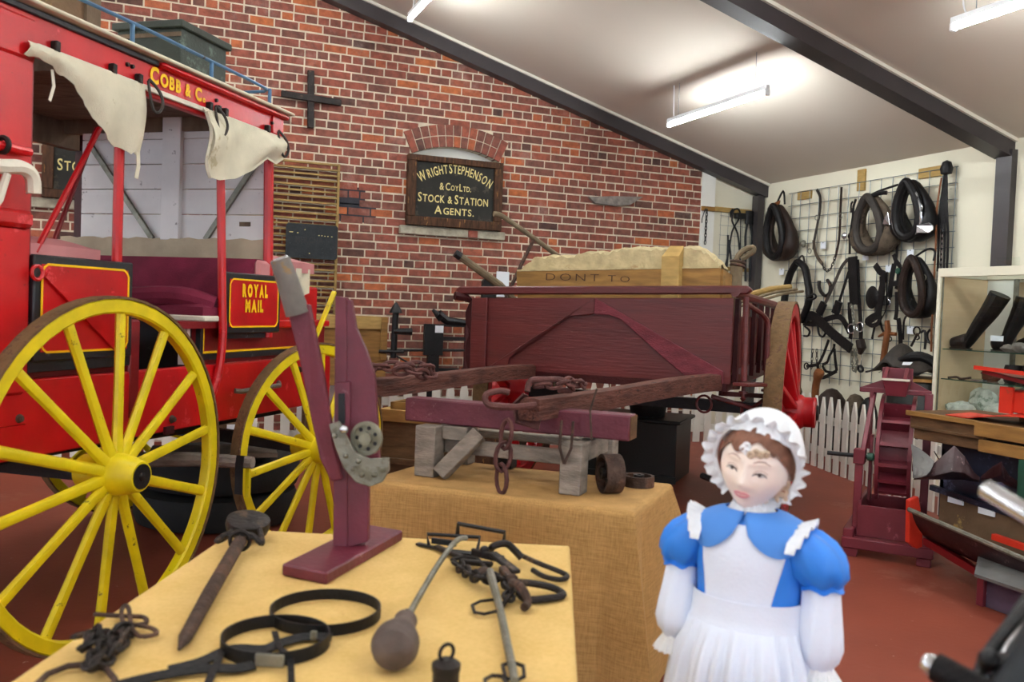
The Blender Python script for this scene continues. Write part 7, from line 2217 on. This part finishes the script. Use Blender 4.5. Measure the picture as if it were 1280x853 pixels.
HX_ = 6.90
yc, zc, w, h = dims(8.782, 8.431, 2.151, 2.76)
t, lp = horse_collar('black_horse_collar', 'black padded horse collar in the far corner with an orange loop on top', 6.90, yc, zc, w * 0.92, h * 0.98, 0.042, 0.42, 0.105, 'leather_black', 'leather_brown')
cord(t, 'hanging_loop', 'leather_black', [(6.88, yc + .08, zc + h * .5), (6.9, yc - .02, zc + h * .5 + .18), (6.9, yc - .06, zc + h * .5 + .02)], 0.012)
MB().strap(smooth_path([V((6.80, yc + .09, zc + h * .42)), V((6.82, yc + .03, zc + h * .53)), V((6.83, yc - .06, zc + h * .56))], 3), 0.05, 0.006, (-1, 0, 0.4)).build('orange_strap', 'leather_red', t)
yc, zc, w, h = dims(7.329, 6.91, 2.147, 2.726)
t, lp = horse_collar('grey_horse_collar', 'large grey-brown horse collar with worn hairy padding under the upright cleat', 6.90, yc, zc, w * 0.9, h * 0.94, 0.04, 0.30, 0.115, 'leather_grey', 'leather_tan')
cord(t, 'hanging_strap', 'leather_black', [(6.85, yc + .12, zc + h * .46), (6.88, yc - .05, zc + h * .57), (6.95, yc - .24, zc + h * .66)], 0.012)
cord(t, 'top_strap', 'leather_black', [(6.80, yc + .02, zc + h * .47), (6.84, yc - .12, zc + h * .52), (6.87, yc - .18, zc + h * .52)], 0.022)
yc, zc, w, h = dims(6.792, 6.434, 2.254, 2.818)
t, lp = horse_collar('silver_trimmed_collar', 'black horse collar with silver hames, beside the hanging reins', 6.90, yc, zc, w * 0.9, h * 0.95, 0.042, 0.30, 0.105, 'leather_black', 'leather_black')
L1 = lp(1.22, 1.06, -0.10)
MB().tube([L1[k] for k in range(34, 36)] + [L1[k] for k in range(0, 1)] + [], 0.01, 6).build('hame_strap', 'leather_black', t)
MB().tube(L1[19:35], 0.016, 8).build('hame', 'chrome', t)
MB().tube(L1[2:18], 0.016, 8).build('hame', 'chrome', t)
MB().torus(L1[30], (-1, 0.3, 0), 0.035, 0.006, 16, 6).build('ring', 'chrome', t)
MB().prism([L1[25] + V((-.03, -.01, .03)), L1[25] + V((0, -.13, .05)), L1[25] + V((.02, -.16, .02)), L1[25] + V((.02, -.16, -.02)), L1[25] + V((0, -.13, -.05)), L1[25] + V((-.03, -.01, -.04))], (-.012, 0, 0)).build('hame_plate', 'chrome', t, smooth=False, bevel=.004)
MB().prism([L1[12] + V((-.03, .03, .08)), L1[12] + V((0, .10, .02)), L1[12] + V((0, .12, -.04)), L1[12] + V((-.02, .0, -.05))], (-.012, 0, 0)).build('hame_plate', 'chrome', t, smooth=False, bevel=.004)
yc, zc, w, h = dims(6.65, 6.358, 1.498, 2.064)
t, lp = horse_collar('brown_horse_collar', 'brown horse collar with a green cord, below the silver-trimmed one', 6.90, yc, zc, w * 0.95, h * 0.96, 0.038, 0.30, 0.085, 'leather_brown', 'leather_black')
cord(t, 'hanging_loop', 'leather_black', [(6.86, yc + .06, zc + h * .48), (6.9, yc - .08, zc + h * .64), (6.92, yc - .15, zc + h * .6), (6.9, yc - .16, zc + h * .44)], 0.011)
L1 = lp(1.10, 1.0, -0.05)
MB().tube(L1[21:35], 0.008, 6).build('green_cord', 'machine_green', t)
MB().torus(L1[32], (-1, 0.2, 0), 0.03, 0.005, 16, 6).build('ring', 'steel', t)

# open hames frame
t = thing('blue_black_hames', 'blue-black padded hames frame open at the bottom, near the dray pole', 'hames', (6.95, 8.248, 1.514), 'harness on the grid')
for nm, pp in (('arm', [(6.9, 8.271, 2.094), (6.9, 8.361, 1.995), (6.9, 8.422, 1.866), (6.9, 8.465, 1.678), (6.9, 8.48, 1.49)]), ('arm', [(6.9, 8.271, 2.094), (6.9, 8.144, 2.016), (6.9, 8.077, 1.833), (6.9, 8.04, 1.678), (6.9, 8.095, 1.514), (6.9, 8.167, 1.403)])):
    MB().tube(smooth_path(pp, 4), 0.047, 10, flat=0.8).build(nm, 'leather_black', t)
cord(t, 'hanging_loop', 'leather_grey', [(6.93, 8.344, 2.033), (6.93, 8.269, 2.142), (6.93, 8.216, 2.149), (6.93, 8.182, 2.056)], 0.012)
cord(t, 'hook', 'black_iron', [(6.86, 8.02, 1.677), (6.86, 7.931, 1.713), (6.86, 7.89, 1.686), (6.86, 7.927, 1.659), (6.86, 8.031, 1.65)], 0.012)

# bridle strap with chain
t = thing('bridle_rein', 'long narrow bridle strap ending in a loop of chain, next to the far collar', 'bridle', (7.0, 7.89, 1.969), 'harness on the grid')
strap_on_wall(t, 'strap', 'leather_grey', [(6.98, 8.102, 2.91), (6.98, 8.043, 2.822), (6.98, 8.033, 2.677), (6.98, 8.061, 2.517), (6.98, 8.101, 2.338), (6.98, 8.106, 2.229)], 0.035)
strap_on_wall(t, 'strap', 'leather_brown', [(6.98, 7.709, 2.892), (6.98, 7.708, 2.709), (6.98, 7.702, 2.446), (6.98, 7.714, 2.271), (6.98, 7.753, 2.123)], 0.03)
strap_on_wall(t, 'strap', 'leather_tan', [(6.97, 8.102, 2.337), (6.97, 8.066, 2.199), (6.97, 7.994, 2.106), (6.97, 7.939, 2.059)], 0.04)
lst = []
chain_links(lst, [V(p) for p in [(6.98, 7.965, 2.078), (6.98, 7.921, 2.005), (6.98, 7.868, 1.968), (6.98, 7.819, 1.993), (6.98, 7.775, 2.071), (6.98, 7.754, 2.132)]], 0.035, 0.022, 0.0045, (1, 0, 0))
for mb in lst:
    mb.build('link', 'iron', t)
for p in ((6.97, 8.068, 2.589), (6.97, 7.688, 2.575), (6.95, 8.136, 2.21)):
    MB().torus(p, (1, 0, 0), 0.028, 0.005, 14, 6).build('ring', 'steel', t)
MB().lathe([(0.0, 0), (0.04, 0.0), (0.045, 0.02), (0.02, 0.05), (0.0, 0.05)], (6.97, 8.246, 2.3), (-1, 0.4, 0), 16, cap=False).build('blinker_boss', 'steel', t)
t = thing('driving_bit', 'thin black strap with a silver bit, left of the large grey collar', 'bridle', (7.0, 7.545, 2.133), 'harness on the grid')
strap_on_wall(t, 'strap', 'leather_black', [(6.97, 7.473, 2.736), (6.97, 7.503, 2.662), (6.97, 7.506, 2.542), (6.97, 7.53, 2.372), (6.97, 7.526, 2.148)], 0.03)
strap_on_wall(t, 'keeper', 'leather_black', [(6.96, 7.508, 2.713), (6.96, 7.529, 2.681), (6.96, 7.523, 2.594)], 0.02)
MB().lathe([(0.0, 0), (0.035, 0.0), (0.04, 0.015), (0.02, 0.04), (0.0, 0.04)], (6.96, 7.589, 2.349), (-1, 0.3, 0), 16, cap=False).build('bit_cheek', 'chrome', t)
MB().torus((6.95, 7.507, 2.343), (1, 0, 0), 0.03, 0.008, 14, 6).build('ring', 'iron', t)

# reins bundle and whip
t = thing('hanging_reins', 'bundle of long black reins with a studded strap at the end of the grid', 'reins', (7.0, 6.31, 1.973), 'harness on the grid')
for k, (xa, xb) in enumerate(((1181, 1177), (1184, 1180), (1187, 1184), (1188, 1188))):
    strap_on_wall(t, 'rein', 'leather_black', [(6.96, 6.31, 2.942), (6.95 - .004 * k, V((6.96, 6.301, 2.532)).y + (1.5 - k) * .03, 2.5), (6.95, V((6.96, 6.29, 2.228)).y + (1.5 - k) * .035, 2.25), (6.95, V((6.96, 6.282, 1.963)).y + (1.5 - k) * .035, 1.93)], 0.026)
MB().lathe([(0.0, 0), (0.05, 0.01), (0.06, 0.06), (0.04, 0.12), (0.0, 0.14)], V((6.95, 6.296, 2.864)) - V((0, 0, .02)), (0, 0, 1), 12, cap=False).build('buckle_head', 'leather_black', t)
st = V((6.94, 6.268, 2.301))
for k in range(9):
    MB().box(WORLD, st.x - .005, st.x, st.y - .006 + .02, st.y + .008 + .02, st.z - .05 * k, st.z - .05 * k + .028).build('stud', 'chrome', t)
t = tag(MB().tube(smooth_path([(6.93, 6.33, 2.821), (6.93, 6.366, 2.521), (6.93, 6.356, 2.23), (6.93, 6.355, 1.925), (6.93, 6.353, 1.465), (6.93, 6.342, 1.159)], 3), 0.009, 8).build('carriage_whip', 'leather_red'), 'thin chestnut whip stick hanging between collars and reins', 'whip')

# breeching and straps in the middle
t = thing('breeching_strap', 'wide black breeching strap with twin buckles and a chain end, mid wall', 'harness', (7.0, 7.397, 0.842), 'harness on the grid')
strap_on_wall(t, 'wide_strap', 'leather_black', [(6.94, 7.445, 2.117), (6.94, 7.434, 1.954), (6.94, 7.41, 1.783), (6.94, 7.386, 1.603)], 0.125, 0.016)
strap_on_wall(t, 'side_strap', 'leather_black', [(6.955, 7.4, 2.082), (6.955, 7.374, 1.868), (6.955, 7.344, 1.604)], 0.06, 0.01)
strap_on_wall(t, 'strap', 'leather_black', [(6.95, 7.469, 1.629), (6.95, 7.46, 1.509), (6.95, 7.425, 1.338), (6.95, 7.43, 1.235)], 0.05, 0.008)
strap_on_wall(t, 'strap', 'leather_black', [(6.95, 7.345, 1.698), (6.95, 7.311, 1.528), (6.95, 7.286, 1.342), (6.95, 7.277, 1.207), (6.95, 7.283, 1.122)], 0.05, 0.008)
for p in ((6.93, 7.404, 1.346), (6.93, 7.279, 1.367)):
    MB().torus(p, (1, 0, 0), 0.045, 0.007, 16, 6, sy=1.1).build('buckle', 'chrome', t)
for pp in ([(6.93, 7.422, 1.603), (6.93, 7.393, 1.526), (6.93, 7.376, 1.441), (6.93, 7.371, 1.373)], [(6.94, 7.377, 1.134), (6.94, 7.38, 1.014), (6.94, 7.361, 0.913), (6.94, 7.324, 0.881), (6.94, 7.294, 0.935), (6.94, 7.312, 1.036), (6.94, 7.352, 1.118)], [(6.93, 7.331, 1.128), (6.93, 7.299, 1.002), (6.93, 7.315, 0.899)]):
    lst = []
    chain_links(lst, [V(p) for p in pp], 0.034, 0.024, 0.005, (1, 0, 0))
    for mb in lst:
        mb.build('link', 'steel', t)
MB().tube([V((6.95, 7.29, 1.232)), V((6.95, 7.262, 1.149)), V((6.95, 7.28, 1.08))], [.045, .05, .02], 8).build('pad', 'leather_brown', t)
t = thing('trace_straps', 'pair of slanting black straps with padded ends below the bridle chain', 'harness', (7.0, 7.931, 1.466), 'harness on the grid')
strap_on_wall(t, 'strap', 'leather_grey', [(6.955, 7.53, 2.095), (6.955, 7.62, 2.012), (6.955, 7.707, 1.857), (6.955, 7.795, 1.698), (6.955, 7.852, 1.609)], 0.04)
strap_on_wall(t, 'strap', 'leather_black', [(6.96, 7.514, 1.957), (6.96, 7.585, 1.768), (6.96, 7.635, 1.629)], 0.035)
MB().tube([V((6.95, 7.86, 1.618)), V((6.95, 7.928, 1.501))], [.055, .06], 8, flat=.5, nrm=(1, 0, 0)).build('pad', 'leather_black', t)
MB().tube([V((6.95, 7.625, 1.637)), V((6.95, 7.677, 1.505))], [.055, .06], 8, flat=.5, nrm=(1, 0, 0)).build('pad', 'leather_black', t)
t = thing('belly_band', 'broad dark girth strap slanting across the lower grid', 'harness', (7.0, 7.629, 1.086), 'harness on the grid')
strap_on_wall(t, 'band', 'leather_black', [(6.92, 8.126, 1.441), (6.92, 8.022, 1.471), (6.92, 7.889, 1.42), (6.92, 7.729, 1.318), (6.92, 7.551, 1.22), (6.92, 7.379, 1.134)], 0.11, 0.014)
strap_on_wall(t, 'upper_band', 'leather_black', [(6.95, 8.184, 1.386), (6.95, 7.972, 1.383), (6.95, 7.797, 1.441), (6.95, 7.626, 1.471), (6.95, 7.537, 1.421), (6.95, 7.446, 1.303)], 0.06, 0.01)
cord(t, 'loop', 'leather_black', [(6.95, 8.155, 1.35), (6.95, 8.071, 1.298), (6.95, 8.094, 1.242), (6.95, 8.16, 1.239)], 0.012)
cord(t, 'loop', 'leather_black', [(6.95, 7.945, 1.374), (6.95, 7.912, 1.267), (6.95, 7.846, 1.243), (6.95, 7.8, 1.307)], 0.012)
t = thing('leather_halter', 'black leather halter hanging low on the grid above the fence', 'halter', (7.0, 7.857, 0.777), 'harness on the grid')
for pp, ww in (([(6.96, 7.767, 1.211), (6.96, 7.799, 1.138), (6.96, 7.843, 1.038), (6.96, 7.913, 0.934), (6.96, 7.989, 0.911), (6.96, 8.107, 0.893)], .035), ([(6.96, 7.677, 1.171), (6.96, 7.685, 1.118), (6.96, 7.742, 1.035), (6.96, 7.774, 0.962), (6.96, 7.848, 0.93)], .03), ([(6.96, 7.673, 1.118), (6.96, 7.652, 0.997), (6.96, 7.619, 0.876)], .035), ([(6.96, 7.924, 0.916), (6.96, 7.877, 0.802), (6.96, 7.813, 0.789), (6.96, 7.619, 0.876)], .04), ([(6.96, 7.847, 0.921), (6.96, 7.792, 0.862), (6.96, 7.692, 0.853)], .03)):
    strap_on_wall(t, 'strap', 'leather_black', pp, ww)
MB().torus((6.95, 8.095, 0.894), (1, 0, 0), 0.035, 0.008, 16, 6).build('ring', 'iron', t)
t = thing('chain_traces', 'short pair of thin chains hanging behind the halter', 'chain', (7.02, 8.056, 0.879), 'harness on the grid')
for pp in ([(6.99, 8.049, 1.09), (6.99, 8.054, 0.971), (6.99, 8.06, 0.87)], [(6.99, 7.984, 1.093), (6.99, 7.973, 0.931)]):
    lst = []
    chain_links(lst, [V(p) for p in pp], 0.04, 0.02, 0.004, (1, 0, 0))
    for mb in lst:
        mb.build('link', 'iron', t)
t = tag(MB().tube(smooth_path([(6.98, 7.989, 1.871), (6.98, 7.984, 1.799), (6.98, 7.941, 1.736), (6.98, 7.874, 1.7), (6.98, 7.813, 1.735), (6.98, 7.806, 1.815), (6.98, 7.861, 1.878)], 3), 0.02, 8).build('horseshoe', 'iron'), 'dark iron horseshoe hung on the middle of the grid', 'horseshoe')

t = thing('blinker_bridle', 'black bridle with a large round blinker, right of the breeching strap', 'bridle', (7.0, 7.118, 1.241), 'harness on the grid')
MB().lathe([(0.0, 0.0), (0.11, 0.0), (0.12, 0.01), (0.09, 0.03), (0.0, 0.035)], (6.95, 7.141, 1.681), (-1, 0.25, 0), 22, cap=False).build('blinker', 'leather_black', t)
strap_on_wall(t, 'head_strap', 'leather_black', [(6.93, 7.111, 2.019), (6.93, 7.04, 1.943), (6.93, 6.984, 1.909), (6.93, 7.007, 1.778), (6.93, 7.042, 1.647), (6.93, 7.043, 1.507), (6.93, 7.159, 1.43)], 0.065, 0.012)
strap_on_wall(t, 'cheek_strap', 'leather_black', [(6.92, 6.995, 1.9), (6.92, 6.985, 1.761), (6.92, 7.008, 1.614), (6.92, 7.021, 1.49)], 0.07, 0.012)
strap_on_wall(t, 'nose_strap', 'leather_black', [(6.93, 7.033, 1.515), (6.93, 7.129, 1.48), (6.93, 7.192, 1.429), (6.93, 7.112, 1.389), (6.93, 7.026, 1.417), (6.93, 7.01, 1.499)], 0.045, 0.01)
strap_on_wall(t, 'strap', 'leather_black', [(6.95, 7.09, 1.415), (6.95, 7.106, 1.324), (6.95, 7.123, 1.248)], 0.025)
strap_on_wall(t, 'strap', 'leather_black', [(6.95, 7.027, 1.45), (6.95, 6.988, 1.352), (6.95, 6.942, 1.305)], 0.025)
MB().box(WORLD, *(lambda p: (p[0] - .01, p[0] + .01, p[1] - .05, p[1] + .05, p[2] - .05, p[2] + .05))((6.93, 6.988, 1.647))).build('side_flap', 'leather_black', t, bevel=.01)
t = thing('small_bridle', 'small tangled bridle with a green boss, beside the brown collar', 'bridle', (7.0, 6.885, 1.292), 'harness on the grid')
for pp, ww in (([(6.96, 6.869, 2.263), (6.96, 6.859, 2.117), (6.96, 6.875, 2.037), (6.96, 6.91, 1.941)], .03), ([(6.94, 6.881, 2.117), (6.94, 6.846, 2.051), (6.94, 6.79, 1.985), (6.94, 6.792, 1.873)], .045), ([(6.95, 6.874, 2.021), (6.95, 6.897, 1.9), (6.95, 6.91, 1.778), (6.95, 6.914, 1.681)], .06), ([(6.93, 6.905, 1.842), (6.93, 6.841, 1.817), (6.93, 6.76, 1.84)], .05), ([(6.95, 6.806, 1.938), (6.95, 6.809, 1.817), (6.95, 6.826, 1.761)], .06), ([(6.95, 6.899, 1.762), (6.95, 6.913, 1.656), (6.95, 6.93, 1.599)], .025), ([(6.97, 6.984, 1.944), (6.97, 6.983, 1.78), (6.97, 6.969, 1.575), (6.97, 7.036, 1.451)], .012), ([(6.97, 6.844, 1.738), (6.97, 6.831, 1.552), (6.97, 6.845, 1.455)], .045), ([(6.97, 6.805, 1.472), (6.97, 6.775, 1.336), (6.97, 6.756, 1.2)], .05), ([(6.97, 6.695, 1.506), (6.97, 6.731, 1.442), (6.97, 6.729, 1.258)], .02)):
    strap_on_wall(t, 'strap', 'leather_black', pp, ww)
MB().lathe([(0.0, 0), (0.032, 0.0), (0.03, 0.015), (0.0, 0.02)], (6.92, 6.788, 1.944), (-1, 0.2, 0), 14, cap=False).build('boss', 'machine_green', t)
cord(t, 'bit_hook', 'chrome', [(6.95, 6.934, 1.664), (6.95, 6.9, 1.632), (6.95, 6.918, 1.583)], 0.008)
t = thing('wooden_hames', 'brown wooden hames piece with a cross bar, standing behind the saddle', 'hames', (6.95, 6.975, 1.0), 'harness on the grid')
MB().tube([V(p) for p in [(6.9, 6.88, 1.444), (6.9, 6.864, 1.355), (6.9, 6.885, 1.208), (6.9, 6.906, 1.045), (6.9, 6.921, 0.946)]], [.025, .03, .032, .03, .025], 8).build('arm', 'leather_red', t)
MB().tube([V(p) for p in [(6.92, 7.006, 1.277), (6.92, 6.923, 1.313), (6.92, 6.776, 1.311)]], [.01, .022, .018], 8).build('cross_bar', 'leather_red', t)
MB().torus((6.92, 6.856, 1.259), (1, 0, 0), 0.025, 0.006, 14, 6).build('ring', 'iron', t)
t = thing('sheep_shears', 'iron shears with a ring handle hung at the end of the grid', 'shears', (7.0, 6.612, 1.184), 'irons on the grid')
MB().torus((6.96, 6.556, 1.352), (1, 0, 0), 0.04, 0.008, 18, 6).build('ring_handle', 'iron', t)
cord(t, 'blade', 'iron', [(6.96, 6.544, 1.328), (6.96, 6.579, 1.264), (6.96, 6.615, 1.199)], 0.012)
cord(t, 'spring', 'iron', [(6.96, 6.533, 1.313), (6.96, 6.522, 1.282), (6.96, 6.55, 1.265)], 0.008)
t = thing('iron_tongs', 'dark curved iron tongs next to the showcase post', 'tongs', (7.0, 6.427, 1.194), 'irons on the grid')
cord(t, 'arm', 'black_iron', [(6.96, 6.506, 1.338), (6.96, 6.459, 1.355), (6.96, 6.443, 1.27), (6.96, 6.447, 1.177)], 0.012)
cord(t, 'arm', 'black_iron', [(6.95, 6.384, 1.373), (6.95, 6.419, 1.325), (6.95, 6.405, 1.264), (6.95, 6.365, 1.235)], 0.012)
cord(t, 'hook', 'black_iron', [(6.96, 6.387, 1.435), (6.96, 6.382, 1.35), (6.96, 6.37, 1.173)], 0.008)
# cards
for k, (a, b, lab) in enumerate(((977, 340, 'under the far corner collar'), (983, 354, 'next to the blue-black hames'), (1029, 307, 'between the bridle straps'), (1082, 321, 'under the large grey collar'), (1111, 336, 'beside the small bridle'), (1138, 317, 'under the silver-trimmed collar'), (1150, 353, 'inside the brown collar'), (1138, 413, 'above the saddle'))):
    pts = ([(7.0, 8.668, 1.99), (7.0, 8.571, 1.854), (7.0, 7.975, 2.269), (7.0, 7.323, 2.115), (7.0, 6.995, 1.978), (7.0, 6.724, 2.122), (7.0, 6.586, 1.832), (7.0, 6.673, 1.356)])[k]
    c = V(pts)
    tg = thing('caption_card', 'white caption card hung ' + lab, 'card', c - V((0, 0, .06)), 'caption cards on the grid')
    MB().box(WORLD, c.x - .002, c.x + .002, c.y - .042, c.y + .042, c.z - .038, c.z + .038).build('card', 'paper', tg)
    MB().ell((c.x - .004, c.y, c.z + .03), .004, .006, .006, 8, 6).build('eyelet', 'black_iron', tg)

# ------------------------------------------------------------------ tools on the cream bay of the back wall
YT = 9.23
t = thing('tool_rail', 'tan timber rail along the top of the cream bay', 'rail', (6.6, 9.1, 2.71))
MB().box(WORLD, 6.37, 6.93, YT - 0.03, YT - 0.001, 2.715, 2.775).build('board', 'pine_side', t, bevel=0.003)
tag(MB().box(WORLD, 6.16, 6.35, YB - 0.05, YB - 0.021, 2.705, 2.76).build('rail_end', 'pine', bevel=0.003), 'short orange timber rail on the white return', 'rail')
tag(MB().box(WORLD, 6.40, 6.93, YT - 0.03, YT - 0.001, 2.0, 2.045).build('lower_rail', 'pine_side', bevel=0.003), 'lower tan timber rail behind the hanging tongs', 'rail')
t = thing('small_wire_grid', 'thin wire grid panel behind the hanging blacksmith tools', 'grid panel', (6.7, YT - 0.02, 1.9))
for k in range(7):
    z = 1.95 + 0.12 * k
    MB().tube([V((6.45, YT - 0.035, z)), V((6.92, YT - 0.035, z))], 0.002, 5).build('wire', 'wire', t)
for k in range(5):
    x = 6.47 + 0.11 * k
    MB().tube([V((x, YT - 0.032, 1.9)), V((x, YT - 0.032, 2.72))], 0.002, 5).build('wire', 'wire', t)
t = thing('hanging_chain', 'black chain hanging at the edge of the brickwork', 'chain', (6.21, 9.13, 2.2), 'blacksmith tools')
lst = []
chain_links(lst, [V((6.215, 9.13, 2.72)), V((6.21, 9.13, 2.3))], 0.04, 0.026, 0.005, (0, 1, 0))
for mb in lst:
    mb.build('link', 'black_iron', t)
MB().tube([V((6.20, 9.14, 2.73)), V((6.15, 9.13, 2.60)), V((6.15, 9.13, 2.55))], 0.006, 6).build('hook', 'black_iron', t)
def tongs(name, label, pts_list, jaw=None):
    t = thing(name, label, 'tongs', (pts_list[0][-1][0], 9.17, pts_list[0][-1][2]), 'blacksmith tools')
    for pp, r in zip(pts_list, (0.011, 0.011)):
        MB().tube(smooth_path(pp, 3), r, 8).build('arm', 'black_iron', t)
    return t
t = tongs('ring_tongs', 'large black ring-jawed tongs on the cream bay', ([(6.601, 9.17, 2.653), (6.62, 9.17, 2.733), (6.69, 9.17, 2.768), (6.728, 9.17, 2.722), (6.709, 9.17, 2.631), (6.623, 9.17, 2.477), (6.58, 9.17, 2.179), (6.479, 9.17, 1.858)], [(6.601, 9.17, 2.653), (6.586, 9.17, 2.711), (6.631, 9.17, 2.754), (6.615, 9.17, 2.615), (6.707, 9.17, 2.463), (6.758, 9.17, 2.189), (6.796, 9.17, 1.943)]))
t = tongs('plain_tongs', 'small black tongs hanging between the legs of the ring tongs', ([(6.551, 9.15, 2.432), (6.559, 9.15, 2.295), (6.559, 9.15, 2.078), (6.535, 9.15, 1.88)], [(6.566, 9.15, 2.374), (6.598, 9.15, 2.228), (6.621, 9.15, 2.032), (6.606, 9.15, 1.864)]))
MB().ell((6.567, 9.15, 1.931), .05, .03, .03, 12, 8).build('jaw', 'black_iron', t)
t = thing('long_hammer', 'black square-headed hammer with thin rod handle on the cream bay', 'hammer', (6.781, 9.17, 1.992), 'blacksmith tools')
MB().box(WORLD, *(lambda a, b: (a[0], b[0], 9.14, 9.20, b[2], a[2]))((6.657, 9.17, 2.716), (6.804, 9.17, 2.648))).build('head', 'black_iron', t, bevel=.004)
MB().tube([V((6.744, 9.17, 2.654)), V((6.769, 9.17, 1.991))], 0.007, 6).build('rod', 'black_iron', t)
t = thing('bolt_cutters', 'thick black long-handled cutters beside the corner post', 'cutters', (6.92, 9.17, 1.879), 'blacksmith tools')
MB().tube([V((6.871, 9.17, 2.752)), V((6.868, 9.17, 2.593))], [.055, .06], 10, flat=.5, nrm=(0, 1, 0)).build('jaw', 'black_iron', t)
MB().tube(smooth_path([(6.844, 9.17, 2.592), (6.828, 9.17, 2.442), (6.842, 9.17, 2.194), (6.86, 9.17, 1.876)], 3), 0.014, 8).build('handle', 'black_iron', t)
MB().tube(smooth_path([(6.892, 9.17, 2.595), (6.924, 9.17, 2.448), (6.914, 9.17, 2.198), (6.92, 9.17, 1.879)], 3), 0.014, 8).build('handle', 'black_iron', t)
